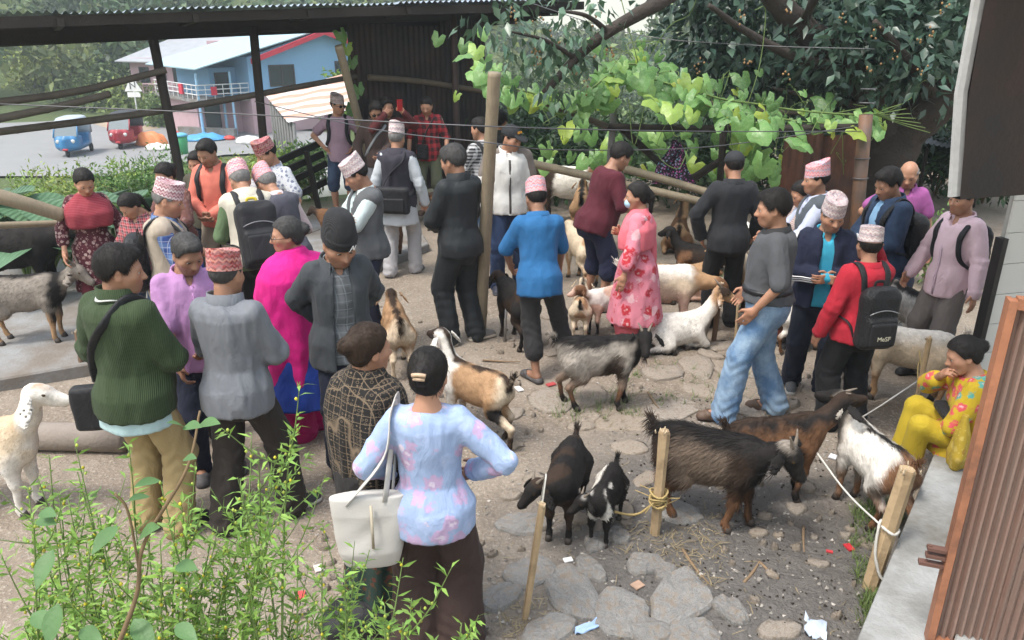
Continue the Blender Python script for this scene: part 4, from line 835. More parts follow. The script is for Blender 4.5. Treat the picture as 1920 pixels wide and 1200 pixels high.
# --- houses
PINKW = plain('pink_wall', (.48, .33, .36), .85, .1, 2, 30, .004, dirt=((.36, .25, .26), .66)); BLUEW = plain('blue_wall', (.22, .40, .62), .8, .06, 2, 30, .004); BLUER = plain('blue_roof', (.36, .50, .56), .5, .12, 2, 20, .003, metal=.2); GREYR = plain('grey_roof', (.36, .37, .39), .5, .2, 2, 20, .003, metal=.3); REDT = plain('red_trim', (.55, .04, .07), .6); GLASSD = plain('dark_glass', (.025, .035, .04), .12, .3, 1, spec=.7); WFR = plain('window_frame', (.05, .04, .04), .6); WHTP = plain('white_paint', (.62, .62, .62), .6); SKYP = plain('sky_blue_paint', (.30, .50, .68), .6)
def frame_axes(a, c): x = unit((c - a) * [1, 1, 0]); y = np.array([-x[1], x[0], 0]); return np.stack([x, y, [0, 0, 1]], 1)
class House:
    def __init__(s, name, label, org, R): s.o = np.asarray(org, float); s.R = R; s.e = tag(empty(name, tuple(s.o)), label, 'house')
    def part(s, b, name, mat, par=None, smooth=False): b.V = [v @ s.R.T for v in b.V]; return b.obj(name, mat, par or s.e, False, smooth)
    def window(s, x0, x1, z0, z1, y=-.02, bars=2):
        b = MB(); f_ = .07
        for lo, hi in (((x0, y - .05, z0), (x1, y, z0 + f_)), ((x0, y - .05, z1 - f_), (x1, y, z1)), ((x0, y - .05, z0 + f_), (x0 + f_, y, z1 - f_)), ((x1 - f_, y - .05, z0 + f_), (x1, y, z1 - f_))): b.box(lo, hi)
        for k in range(1, bars): xm = x0 + (x1 - x0) * k / bars; b.box((xm - .03, y - .045, z0 + f_), (xm + .03, y - .001, z1 - f_))
        w_ = s.part(b, 'window', WFR); b = MB(); b.box((x0 + f_, y - .012, z0 + f_), (x1 - f_, y - .002, z1 - f_)); s.part(b, 'pane', GLASSD, w_)
# blue house: gable side faces the camera
A = ony(478, 240, 46.0); A[2] = rz_; B_ = ony(690, 240, 51.0); B_[2] = rz_; R = frame_axes(A, B_); h = House('blue_house', 'two storey sky blue house with red roof edge and balcony', A, R)
W_ = np.linalg.norm((B_ - A) * [1, 1, 0]) ; D_ = 7.0; EH = 4.25; PK = 5.6; px_k = W_ * .62
b = MB(); V = np.array([[0, 0, 2.1], [W_, 0, 2.1], [W_, 0, EH + .35], [px_k, 0, PK], [0, 0, EH], [0, D_, 2.1], [W_, D_, 2.1], [W_, D_, EH + .35], [px_k, D_, PK], [0, D_, EH]]); b.add(V, [np.array([[0, 1, 3, 4], [5, 9, 8, 6], [0, 4, 9, 5], [1, 6, 7, 2], [4, 3, 8, 9], [3, 2, 7, 8]]), np.array([[1, 2, 3], [6, 8, 7]])]); h.part(b, 'upper_wall', BLUEW)
b = MB(); b.box((0, .05, 0), (W_, D_, 2.1)); h.part(b, 'lower_wall', PINKW)
b = MB(); b.add([[-3.2, -.6, EH - .55], [px_k, -.45, PK + .12], [px_k, D_ + .5, PK + .12], [-3.2, D_ + .5, EH - .55], [-3.2, -.6, EH - .49], [px_k, -.45, PK + .18], [px_k, D_ + .5, PK + .18], [-3.2, D_ + .5, EH - .49]], np.array([[0, 1, 2, 3], [7, 6, 5, 4], [0, 4, 5, 1], [3, 2, 6, 7], [0, 3, 7, 4]])); h.part(b, 'roof', BLUER)
b = MB(); b.add([[px_k, -.45, PK + .12], [W_ + .6, -.5, EH + .25], [W_ + .6, D_, EH + .25], [px_k, D_ + .5, PK + .12], [px_k, -.45, PK + .18], [W_ + .6, -.5, EH + .31], [W_ + .6, D_, EH + .31], [px_k, D_ + .5, PK + .18]], np.array([[0, 1, 2, 3], [7, 6, 5, 4], [0, 4, 5, 1], [1, 5, 6, 2]])); h.part(b, 'roof', BLUER)
for (x0, z0), (x1, z1) in (((0.0, EH - .06), (px_k, PK + .1)), ((px_k, PK + .1), (W_ + .6, EH + .24))):
    b = MB(); b.add([[x0, -.62, z0], [x1, -.62, z1], [x1, -.62, z1 - .28], [x0, -.62, z0 - .28], [x0, -.47, z0], [x1, -.47, z1], [x1, -.47, z1 - .28], [x0, -.47, z0 - .28]], np.array([[3, 2, 1, 0], [4, 5, 6, 7], [0, 1, 5, 4], [2, 3, 7, 6]])); h.part(b, 'fascia', REDT)
h.window(1.2, 2.8, 2.6, 3.8); h.window(5.5, 6.7, 2.7, 3.9)
b = MB(); b.box((-3.0, .2, 1.9), (0, D_, 2.08)); h.part(b, 'balcony_floor', CONC)
b = MB(); b.box((-1.6, 1.8, 2.08), (-.02, D_, EH - .6)); h.part(b, 'recessed_wall', BLUEW); h.window(-1.3, -.5, 2.15, 3.4, 1.78, 1)
for x in (-2.9, -1.0): 
    b = MB(); b.tube([(x, .3, 0), (x, .3, EH - .75)], .07, 8); h.part(b, 'post', SKYP)
for z in (2.35, 2.6, 2.85): 
    b = MB(); b.tube([(-3.0, .22, z), (0, .22, z)], .03, 6); h.part(b, 'railing', WHTP)
for k in range(7): b = MB(); b.tube([(-3.0 + k * .5, .22, 2.07), (-3.0 + k * .5, .22, 2.86)], .025, 5); h.part(b, 'baluster', WHTP)
for z in (2.35, 2.6, 2.85): b = MB(); b.tube([(-3.0, .22, z), (-3.0, D_, z)], .03, 6); h.part(b, 'railing', WHTP)
for k in range(9): b = MB(); b.tube([(-3.0, .9 + k * .75, 2.07), (-3.0, .9 + k * .75, 2.86)], .025, 5); h.part(b, 'baluster', WHTP)
b = MB(); b.box((-3.15, 2.0, 2.3), (-3.05, 2.5, 2.85)); h.part(b, 'red_cloth', REDT)
b = MB(); b.box((-2.2, .1, 2.3), (-1.9, .2, 2.75)); h.part(b, 'red_cloth', REDT)
for x0 in (-2.6, -1.2): b = MB(); b.box((x0, 1.2, 0), (x0 + .12, 1.32, 1.9)); h.part(b, 'door_post', SKYP)
b = MB(); b.box((-2.6, 1.6, 0), (-.02, D_, 1.89)); h.part(b, 'ground_floor_wall', PINKW); b = MB(); b.box((-2.2, 1.54, .1), (-1.3, 1.59, 1.7)); h.part(b, 'doorway', GLASSD)
# pink house
A = ony(262, 235, 57.0); A[2] = rz_ - .5; B_ = ony(386, 240, 56.0); B_[2] = rz_ - .5; R = frame_axes(A, B_); h = House('pink_house', 'pink two storey house with pale grey tin roof', A, R); W_ = np.linalg.norm((B_ - A) * [1, 1, 0]); E_ = 4.3
b = MB(); b.box((0, 0, 0), (W_, 6, E_)); h.part(b, 'wall', PINKW)
b = MB(); b.add([[-.6, -.7, E_ - .25], [W_ + .5, -.7, E_ - .35], [W_ + .9, 5.5, E_ + 1.3], [.5, 5.5, E_ + 1.3], [-.6, -.7, E_ - .18], [W_ + .5, -.7, E_ - .28], [W_ + .9, 5.5, E_ + 1.38], [.5, 5.5, E_ + 1.38]], np.array([[0, 1, 2, 3], [7, 6, 5, 4], [0, 4, 5, 1], [1, 5, 6, 2], [3, 7, 4, 0]])); h.part(b, 'roof', GREYR)
for x0 in (.7, 2.0, 3.3): h.window(x0, x0 + .75, 2.5, 3.7)
b = MB(); b.box((-.1, -1.0, 1.9), (W_, -.02, 2.05)); h.part(b, 'balcony_floor', CONC)
for k in range(12): b = MB(); b.box((k * W_ / 11, -1.0, 2.05), (k * W_ / 11 + .06, -.95, 2.6)); h.part(b, 'baluster', PINKW)
b = MB(); b.box((0, -1.02, 2.6), (W_, -.93, 2.68)); h.part(b, 'railing', PINKW)
b = MB(); b.box((W_ + .02, 1.5, 0), (W_ + 3.0, 7, 5.4)); h.part(b, 'rear_wing', PINKW)
# striped shed roof
A = ony(497, 178, 30.0); B_ = ony(540, 230, 26.0); C0 = ony(690, 198, 26.5); D0 = ony(640, 138, 31.0)
t = NT('striped_tin'); x_, y_, z_ = t.xyz('Generated'); fr = t.mth('FRACT', t.mth('MULTIPLY', y_, 6.0)); n1 = t.noise(2.5, 4, .6); c = t.mix(t.step(fr, .5, .06), (.52, .50, .48), (.42, .22, .15)); c = t.mix(t.mth('MULTIPLY', n1.outputs[0], .35), c, (.55, .42, .36)); STR = t.done(c, .6, n1.outputs[0], .02)
hs_ = tag(empty('striped_shed', (float(B_[0]), float(B_[1]), rz_)), 'low shed with rust and white striped roof below the blue house', 'shed'); ho = -np.array([B_[0], B_[1], rz_])
n = 40; u = np.linspace(0, 1, n)[:, None]; r0 = B_ + (A - B_) * u; r1 = C0 + (D0 - C0) * u; w_ = np.zeros((n, 3)); w_[:, 2] = .03 * np.sin(np.arange(n) * 1.9); b = MB(); b.add(np.concatenate([r0 + w_, r1 + w_]) + ho, np.array([[i, n + i, n + i + 1, i + 1] for i in range(n - 1)])); b.obj('roof', STR, hs_)
for k in range(9):
    p = B_ + (A - B_) * k / 8; b = MB(); b.tube([p + ho + [.15, .1, -.02], np.array([p[0] + .15, p[1] + .1, rz_]) + ho], .06, 6); b.obj('post', plain('grey_post', (.16, .16, .16), .7), hs_)
b = MB(); b.box((0, 0, 0), (4.6, .15, 1.5), frame_axes(B_, C0), np.array([B_[0] + .3, B_[1] + .4, rz_]) + ho); b.obj('wall', plain('whitewash', (.5, .5, .5), .85), hs_)
# --- rickshaws
def rickshaw(label, px, Yd, hd, cb, ct):
    p = onz(px[0], px[1], rz_); p = p * 1.0; e = link('auto_rickshaw', None, None, (float(p[0]), float(p[1]), rz_), -math.radians(hd)); tag(e, label, 'rickshaw', 'rickshaws on the road')
    PB = plain('paint_' + cb[0], cb[1], .35, .08, coat=.4); PT = plain('top_' + ct[0], ct[1], .6); GLS = plain('windscreen', (.10, .14, .16), .1, .2, 1, spec=.7); TY = plain('tyre', (.02, .02, .02), .85)
    s = SDF(); s.stack(np.array([0, .0, .0]), np.eye(3), [(.28, .52, 1.15, -.1), (.45, .62, 1.28, -.05), (.85, .64, 1.25, -.08), (.98, .62, 1.15, -.12)], k=0, pw=4.0); s.cone((0, 1.15, .5), (0, 1.22, .8), .22, .16, .15); s.box((0, .15, .9), (.8, .45, .35), None, .05, .04, True)
    V, F = s.mesh(.05); link('body', mesh_np('body', V, [F], [PB]), e)
    s = SDF(); s.stack(np.array([0, -.25, 0]), np.eye(3), [(1.45, .60, .95, 0), (1.62, .60, .95), (1.74, .52, .85), (1.78, .4, .7)], k=0, pw=4); V, F = s.mesh(.05); link('roof', mesh_np('roof', V, [F], [PT]), e)
    b = MB(); b.box((-.6, -1.2, .9), (.6, -.65, 1.5)); b.obj('rear_cabin', PT, e)
    b = MB(); b.add([[-.5, 1.0, .95], [.5, 1.0, .95], [.46, .62, 1.52], [-.46, .62, 1.52], [-.5, .98, .95], [.5, .98, .95], [.46, .60, 1.52], [-.46, .60, 1.52]], np.array([[0, 1, 2, 3], [7, 6, 5, 4]])); b.obj('windscreen', GLS, e)
    for s_ in (-1, 1):
        b = MB(); b.tube([(s_ * .53, 1.03, .92), (s_ * .5, .62, 1.55)], .035, 6); b.obj('pillar', PB, e)
        b = MB(); b.tube([(s_ * .33, 1.12, .74), (s_ * .33, 1.19, .74)], [.10, .085], 10); b.obj('headlight', plain('lamp_glass', (.6, .6, .58), .15), e)
    for x, y, r_ in ((0, 1.12, .21), (-.55, -.75, .21), (.55, -.75, .21)):
        b = MB(); th = np.linspace(0, 6.2832, 15)[:-1]
        b.tube([(x - .05, y, r_), (x - .045, y, r_), (x + .045, y, r_), (x + .05, y, r_)], [.13, .21, .21, .13], 14, up=(0, 0, 1)); b.obj('wheel', TY, e)
    b = MB(); b.tube(poly([(0, .92, .42), (0, 1.2, .47), (0, 1.4, .36)], 5), .13, 6, flat=.35); b.obj('mudguard', plain('mud_red', (.5, .05, .06)), e)
    return e
rickshaw('blue auto rickshaw driving on the pale road', (142, 288), 0, 168, ('blue', (.03, .17, .36)), ('bluegrey', (.35, .40, .45)))
rickshaw('red auto rickshaw parked at the road side', (240, 274), 0, 172, ('red', (.30, .02, .03)), ('dark', (.03, .03, .035)))
# --- road sign, bin, tarpaulins, low wall
p = onz(262, 236, rz_); sg = tag(empty('road_sign', tuple(p)), 'white triangular bend warning sign beside the road', 'sign'); b = MB(); b.tube([(0, 0, 0), (0, 0, 2.6)], .05, 6); b.obj('pole', WHTP, sg)
b = MB(); b.add([[-.55, -.06, 2.1], [.55, -.06, 2.1], [0, -.06, 3.05], [-.55, -.03, 2.1], [.55, -.03, 2.1], [0, -.03, 3.05]], [np.array([[0, 1, 2], [5, 4, 3]]), np.array([[0, 3, 4, 1], [1, 4, 5, 2], [2, 5, 3, 0]])]); b.obj('plate', plain('sign_white', (.75, .75, .74)), sg, smooth=False)
b = MB(); b.tube([(-.15, -.07, 2.25), (-.15, -.07, 2.6), (.15, -.07, 2.35), (.15, -.07, 2.68)], .035, 5, cap=True); b.obj('symbol', plain('sign_black', (.01, .01, .01)), sg)
b = MB(); b.box((-.4, -.08, 1.75), (.4, -.04, 2.05)); b.obj('lower_plate', plain('sign_white', (.75, .75, .74)), sg, smooth=False)
p = onz(341, 288, rz_); bn_ = tag(empty('bin', tuple(p)), 'tall green plastic bin with blue lid by the road', 'bin'); b = MB(); b.tube([(0, 0, 0), (0, 0, .5), (0, 0, .85)], [.30, .34, .38], 14); b.obj('bin_body', plain('bin_green', (.06, .34, .14), .5), bn_); b = MB(); b.tube([(0, 0, .85), (0, 0, .93), (0, 0, 1.0)], [.41, .40, .25], 14); b.obj('lid', plain('bin_blue', (.12, .38, .55), .5), bn_)
for k, (lb, x, y, cc, sx, hh) in enumerate((('crumpled orange tarpaulin over a cart by the road', 285, 272, (.66, .22, .08), .9, .7), ('blue tarpaulin sheet spread on the ground near the houses', 385, 262, (.08, .30, .55), 1.3, .35), ('white sacks heaped in front of the striped shed', 470, 268, (.55, .55, .54), .8, .4), ('red bundle lying beside the blue tarpaulin', 430, 262, (.5, .06, .05), .4, .25), ('red bundle on top of the green bin corner', 330, 262, (.6, .10, .08), .4, .5), ('white sheet covered heap left of the bin', 300, 280, (.6, .58, .55), .8, .3))):
    p = onz(x, y, rz_); s = SDF(); s.ell((0, 0, 0), (sx, sx * .7, hh), k=0); s.box((0, 0, -1), (3, 3, 1), None, .01, .02, True); V, F = s.mesh(.09); N = normals(V, F); V = V + N * WNS[k % 6](V, 6)[:, None] * .13; o = link('tarpaulin', mesh_np('tarpaulin', V, [F], [plain('tarp%d' % k, cc, .5)]), None, tuple(p)); tag(o, lb, 'tarpaulin')
p = onz(395, 255, rz_); o = MB().box((-2.2, 0, 0), (1.6, .3, .45), rotz(-.3), tuple(p)).obj('kerb_wall', CONC, smooth=False); tag(o, 'low concrete kerb wall in front of the pink house', 'wall')
# --- trees beyond
def small_tree(label, px, Yd, hpx, wpx, c, seed, n=2600, L=.30, W=.16, cat='tree', grp='trees beyond the road', top_extra=0):
    p = ony(px[0], px[1], Yd); base = np.array([p[0], p[1], float(gz(p[0], p[1]))]); H_ = max(p[2] - base[2], .5); hh = hpx / FPX * Yd; ww = wpx / FPX * Yd; rr = np.random.default_rng(seed); e = tag(empty('tree', tuple(base)), label, cat, grp)
    b = MB(); b.tube(poly([(0, 0, -.2), (rr.normal() * .2, 0, H_ * .6), (0, 0, H_ + hh * .3)], 5), np.linspace(.05 * hh + .06, .04, 11), 7); b.obj('trunk', BARK, e)
    bl = [((rr.normal() * ww * .35, rr.normal() * ww * .3, H_ + rr.uniform(-.4, .45) * hh), (ww * .42, ww * .4, hh * .36)) for k in range(7)]; b = MB(); crown(b, bl, n, L, W, c, seed, L * 1.2, .25, 8); b.obj('crown', LEAF, e, True); return e
TL = [((100, 155), 62, 90, 80, (.17, .22, .05), 'yellow green tree at the left road edge'), ((75, 120), 70, 120, 100, (.11, .17, .05), 'tall green tree at the far left above the road'), ((160, 140), 66, 80, 70, (.15, .2, .055), 'light green tree left of the first shed post'), ((210, 165), 60, 60, 60, (.10, .16, .05), 'green tree behind the road sign'), ((255, 195), 56, 50, 50, (.14, .2, .05), 'leafy bushy tree beside the road sign'), ((300, 215), 50, 45, 40, (.10, .17, .05), 'small tree in front of the pink house'), ((390, 225), 48.5, 40, 18, (.07, .17, .05), 'narrow clipped tree in front of the blue house'), ((200, 110), 78, 90, 110, (.06, .105, .045), 'dark tree behind the pink house at left'), ((340, 60), 80, 80, 100, (.07, .11, .05), 'dark tree above the pink house roof'), ((180, 205), 58, 35, 50, (.12, .18, .05), 'low bushy tree along the verge'), ((640, 180), 34, 50, 20, (.14, .24, .05), 'green sapling at the right end of the striped roof')]
for k, (pp, Yd, hp, wp, c_, lb) in enumerate(TL): small_tree(lb, pp, Yd, hp, wp, c_, 300 + k, 2200, .42 if Yd > 50 else .25, .24 if Yd > 50 else .12)
TR = [((960, 190), 46, 80, 70, 'hazy tree left of the highest vine'), ((1060, 205), 50, 70, 80, 'hazy tree behind the hanging fig leaves'), ((1170, 205), 55, 50, 70, 'tree below the patch of open sky'), ((1000, 255), 30, 70, 70, 'nearer tree behind the capped man'), ((1120, 245), 32, 60, 80, 'nearer tree behind the vine crest'), ((1300, 190), 34, 90, 70, 'tree behind the left part of the fig crown'), ((1400, 180), 27, 140, 130, 'tree behind the middle of the fig crown'), ((1560, 200), 26, 130, 130, 'tree seen left of the fig trunk'), ((1790, 200), 24, 150, 110, 'tree seen right of the fig trunk'), ((1880, 150), 22, 190, 120, 'tree at the far right edge behind the panel'), ((1480, 100), 34, 150, 150, 'tall tree high behind the fig crown')]
for k, (pp, Yd, hp, wp, lb) in enumerate(TR): small_tree(lb, pp, Yd, hp, wp, [(.075, .125, .055), (.10, .155, .065), (.06, .105, .05)][k % 3], 340 + k, 3000, .26 if Yd < 40 else .34, .13 if Yd < 40 else .19, grp='trees behind the trellis')
# --- wooded hills, one mass
b = MB(); rr = np.random.default_rng(77); cnt = 0
while cnt < 300:
    an = rr.uniform(-.85, .75); rd_ = rr.uniform(62, 150); x, y = rd_ * math.sin(an), rd_ * math.cos(an)
    if -.40 < an < -.10 and rd_ < 68: continue
    z = float(gz(x, y)); hh = rr.uniform(4, 8) * (.55 if .0 < an < .2 else 1); ww = hh * rr.uniform(.5, .75)
    bl = [((x + rr.normal() * ww * .4, y + rr.normal() * ww * .4, z + hh * rr.uniform(.3, .85)), (ww * .5, ww * .5, hh * .3)) for k in range(4)]
    crown(b, bl, 250, .80, .54, [(.065, .125, .05), (.095, .15, .055), (.05, .10, .045), (.12, .16, .06)][cnt % 4], 1000 + cnt, .6, .2, 6); cnt += 1
tag(b.obj('forest', LEAF, None, True), 'far wooded hillside of mixed green trees', 'forest', kind='stuff')
# --- haze in the valley air
hz = NT('haze_air'); vp_ = hz.n('VolumePrincipled', {'Color': (.80, .88, .95), 'Density': .0017, 'Anisotropy': .2}); hz.put(hz.out.inputs['Volume'], vp_.outputs[0])
if HAZE:
    o = MB().box((-165, -9, -8.5), (165, 245, 36)).obj('haze', hz.m, smooth=False); tag(o, 'thin pale haze filling the valley air', 'haze', kind='stuff')
# ---------------------------------------------------------------- people
SKIN = attr_mat('skin', .52, True, 220, .0012, .4, .12, .12, 25.0)
EYEW = plain('eye_white', (.62, .58, .54), .25, .03); EYED = plain('eye_dark', (.02, .012, .008), .15, .1)
def hair_mat(name, c):
    if name in MATS: return MATS[name]
    t = NT(name); n1 = t.noise(70, 3, .6, t.scaled((1, 1, .35)))
    MATS[name] = t.done(t.mix(n1.outputs[0], mul3(c, .5), mul3(c, 1.7)), .62, n1.outputs[0], .006, .8, 0, .22); return MATS[name]
HAIRM = {'black': hair_mat('hair_black', (.013, .011, .010)), 'grey': hair_mat('hair_grey', (.16, .155, .15)), 'salt': hair_mat('hair_salt', (.045, .043, .042)), 'brown': hair_mat('hair_brown', (.028, .017, .011))}
_HC = {}
def head_mesh(kind, h):
    key = ('h', kind, h)
    if key in _HC: return _HC[key]
    f = kind == 'f'; s = SDF(); g = .94 if f else 1.0
    s.ell((0, -.016, .03), (.0755, .096, .087), k=.0)
    s.ell((0, .028, -.038), (.060 * g, .064, .076), k=.035)
    s.ell((0, .055, -.088), (.030 * g, .03, .026), k=.03)
    for e in (-1, 1):
        s.sph((e * .044, .05, -.022), .024, .03)
        s.cone((e * .056 * g, .0, -.03), (e * .03 * g, .045, -.095), .02, .018, .03)
    s.cone((-.036, .073, .018), (.036, .073, .018), .011, .011, .022)
    for e in (-1, 1): s.ell((e * .031, .097, .0), (.018, .016, .012), k=.014, sub=True)
    s.cone((0, .084, .006), (0, .106, -.03), .0075, .0125, .012)
    for e in (-1, 1): s.sph((e * .0125, .097, -.034), .0085, .009)
    s.ell((0, .0865, -.060), (.022, .010, .0055), k=.006); s.ell((0, .084, -.0715), (.019, .010, .0065), k=.006)
    for e in (-1, 1):
        R = rotz(-e * .35); s.ell((e * .078, -.012, -.006), (.009, .021, .033), R, .008); s.ell((e * .088, -.004, -.004), (.006, .012, .02), R, .006, True)
    s.cone((0, -.022, -.05), (0, -.04, -.175), .052 * g, .054 * g, .025)
    V, F = s.mesh(h)
    C = np.ones((len(V), 3))
    lm = np.exp(-((V[:, 0] / .022) ** 2 + ((V[:, 2] + .0655) / .011) ** 2) ** 2) * (V[:, 1] > .07)
    C = C * (1 - lm[:, None] * np.array([.12, .42, .38]) * (1.25 if f else .8))
    ck = np.exp(-(((np.abs(V[:, 0]) - .045) / .02) ** 2 + ((V[:, 2] + .03) / .02) ** 2)) * (V[:, 1] > .03); C = C * (1 + ck[:, None] * np.array([.10, -.02, -.02]))
    if not f:
        st = np.clip((-.045 - V[:, 2]) * 40, 0, 1) * np.clip((V[:, 1] - .0) * 30, 0, 1) * np.clip((V[:, 2] + .125) * 40, 0, 1); C = C * (1 - .22 * st[:, None])
    m = MB(); m.add(V, F, C, 0)
    # eyes with lids half lowered
    for e in (-1, 1):
        n1, n2 = 10, 7; th = np.linspace(0, 2 * math.pi, n1, endpoint=False); ph = np.linspace(.0, math.pi / 1.7, n2)
        X = np.array([[math.sin(p) * math.cos(t) * .0135, math.cos(p) * .0115, math.sin(p) * math.sin(t) * .0062] for p in ph for t in th]) + [e * .031, .0745, .0]
        i = np.arange(n2 - 1)[:, None] * n1; j = np.arange(n1)[None]; k = (j + 1) % n1
        Q = np.stack([i + j, i + n1 + j, i + n1 + k, i + k], -1).reshape(-1, 4)
        m.add(X, Q[3 * n1:], None, 1); m.add(X, Q[:3 * n1], None, 2)
        br = np.array([[e * (.012 + .038 * u), .0835 - .016 * u * u, .0205 + .007 * math.sin(u * 2.6)] for u in np.linspace(0, 1, 6)])
        m.tube(br, [.0028, .004, .0042, .0038, .003, .0012], 5, None, 3, True, .6)
    _HC[key] = m; return m

def hair_mesh(style, h):
    key = ('hair', style, h)
    if key in _HC: return _HC[key]
    s = SDF(); th = {'short': .010, 'thick': .015, 'buzz': .004, 'bald': .006, 'bun': .012, 'pony': .012, 'curly': .017}[style]
    s.ell((0, -.018, .032 + th * .25), (.0765 + th, .097 + th, .0875 + th * (1.25 if style != 'bald' else .2)), k=0)
    if style in ('thick', 'short', 'curly'): s.ell((0, .045, .09), (.05, .035, .022 + th * .4), k=.03)
    if style == 'bun': s.ell((0, -.125, .03), (.043, .038, .045), k=.02)
    if style == 'pony':
        s.cone((0, -.115, .03), (0, -.135, -.02), .03, .028, .015); s.cone((0, -.135, -.02), (0, -.115, -.2), .028, .012, .015)
    if style in ('bun', 'pony'): s.ell((0, -.05, -.03), (.066, .06, .05), k=.03)
    # hairline: keep only above a curve z > g(y)
    ys = [-.2, -.10, -.06, -.015, .012, .03, .05, .075, .2]
    zs = [-.06, -.055, -.04, .028, .006, .012, .052, .076, .09]
    if style in ('bun', 'pony'): zs = [-.25, -.25, -.075, .0, .0, .03, .062, .08, .09]
    if style == 'bald': zs = [-.06, -.055, -.05, .0, -.02, .02, .2, .2, .2]
    def fn(P):
        d = (np.interp(P[..., 1], ys, zs) - P[..., 2]) * .8
        if style == 'bald': d = np.maximum(d, (P[..., 2] - .045) * .8)
        return -d
    s._a(fn, (-.3, -.3, -.3), (.3, .3, .3), .006, True)
    V, F = s.mesh(h)
    wn = WN(5); N = normals(V, F); V = V + N * (wn(V, 60)[:, None] * .003 + wn(V * [1, 1, .4], 170)[:, None] * .0016)
    m = MB(); m.add(V, F)
    cen = np.array([0, -.03, .04])
    if style in ('bun', 'pony'): flow = lambda P, N: np.array([0, -1., .1]) - (P - [0, -.11, .03]) * 3
    else: flow = lambda P, N: (P - [0, -.04, .13]) * 8 + np.array([0, .25, -.35])
    nb = int({'short': 2200, 'thick': 3000, 'buzz': 600, 'bald': 400, 'bun': 1600, 'pony': 1600, 'curly': 2600}[style] * (.65 if h < .006 else .25))
    blades(m, V, F, nb, {'buzz': .008, 'bald': .012, 'short': .018, 'thick': .024, 'curly': .02}.get(style, .03), .0012 if h < .006 else .0018, flow, lambda P: np.ones((len(P), 3)), .35 if style in ('thick', 'curly') else .12, 3, curl=.8, mask=lambda P: 1.0 * (P[:, 2] > -.3))
    _HC[key] = m; return m

def hand_mesh(curl, h):
    key = ('hand', round(curl, 2), h)
    if key in _HC: return _HC[key]
    s = SDF(); s.box((0, .045, 0), (.039, .048, .0135), None, .013, 0); s.cone((0, -.03, 0), (0, .02, 0), .026, .027, .02)
    for x, L in ((.030, .070), (.010, .079), (-.010, .073), (-.029, .056)):
        p = np.array([x, .086, 0.]); a = 0
        for q, (fr, r) in enumerate(((.45, .0088), (.32, .008), (.23, .0068))):
            a += curl * (.65, .9, .6)[q]; d = np.array([x * .9 * (1 - curl * .5), math.cos(a), math.sin(a)]); e = p + unit(d) * L * fr
            s.cone(p, e, r, r * .93, .004); p = e
    a = np.array([.034, .018, .004]); b = a + [.026, .03, .006 + .01 * curl]; c = b + [.006 - .016 * curl, .028, .008 + .014 * curl]
    s.cone(a, b, .013, .011, .012); s.cone(b, c, .0105, .0085, .004)
    m = s.mesh(h); _HC[key] = m; return m

def shoe_mesh(kind):
    key = ('shoe', kind)
    if key in _HC: return _HC[key]
    s = SDF()
    if kind == 'sneaker':
        s.cone((0, -.035, .045), (0, .10, .034), .042, .043, 0); s.cone((0, .10, .034), (0, .165, .026), .043, .034, .02); s.cone((0, -.02, .05), (0, -.01, .10), .044, .046, .03)
        s.cone((0, -.03, .012), (0, .16, .012), .046, .046, .01); s.box((0, .05, -.1), (.2, .3, .1), None, .001, 0, True)
    else:
        s.cone((0, -.035, .012), (0, .16, .012), .043, .045, 0); s.box((0, .05, -.1), (.2, .3, .1), None, .001, 0, True)
        s.ell((0, .055, .2), (.3, .3, .172), None, .008, True) if kind == 'sandal' else None
        s.ell((0, .115, .04), (.051, .045, .036), None, .01); s.ell((0, .04, .055), (.038, .085, .03), None, .012, True)
    V, F = s.mesh(.0115 if kind == 'sneaker' else .0095)
    mi = (V[F].mean(1)[:, 2] < .024).astype(int); m = (V, F, mi); _HC[key] = m; return m

def ik(a, t, l1, l2, pole):
    a = np.asarray(a, float); t = np.asarray(t, float); d = t - a; L = np.linalg.norm(d); mx = (l1 + l2) * .995
    if L > mx: t = a + d * mx / L; d = t - a; L = mx
    x = (l1 * l1 - l2 * l2 + L * L) / (2 * L); y = math.sqrt(max(l1 * l1 - x * x, 0)); u = d / L; p = np.asarray(pole, float); p = unit(p - u * (p @ u))
    return a + u * x + p * y, t

ARM = {  # wrist target and elbow direction for the right arm (mirrored for the left)
    'down': ((.285, .05, .86), (.4, -1, 0), .35), 'relax': ((.27, .14, .90), (.6, -1, 0), .45), 'front': ((.045, .235, 1.0), (1, -.6, 0), .7), 'belly': ((.02, .21, 1.10), (1, -.6, -.2), .7),
    'hip': ((.195, .05, .99), (1, -.35, .1), .5), 'cross': ((-.10, .215, 1.19), (1, .1, -.6), .6), 'behind': ((.06, -.20, .98), (1, -.5, 0), .6), 'pocket': ((.205, .08, .90), (.5, -1, 0), .3),
    'face': ((.03, .19, 1.47), (.6, .3, -1), 1.0), 'phone': ((.16, .22, 1.50), (1, .2, -.8), .9), 'fwd': ((.18, .36, 1.02), (.5, -1, -.3), .8), 'low': ((.16, .33, .80), (.5, -1, 0), .8), 'wrap': ((.07, .175, 1.06), (.22, -1, -.7), .6), 'chest': ((.06, .2, 1.2), (1, -.3, -.8), .8)}
PROF = [(-.20, .08, .07, -.01), (-.14, .13, .10, -.015), (-.06, .16, .118, -.015), (0, .163, .116, -.012), (.12, .148, .104, 0), (.22, .150, .108, .006), (.34, .166, .114, .0), (.42, .170, .105, -.012), (.465, .142, .085, -.018), (.50, .088, .068, -.018), (.53, .058, .058, -.015)]

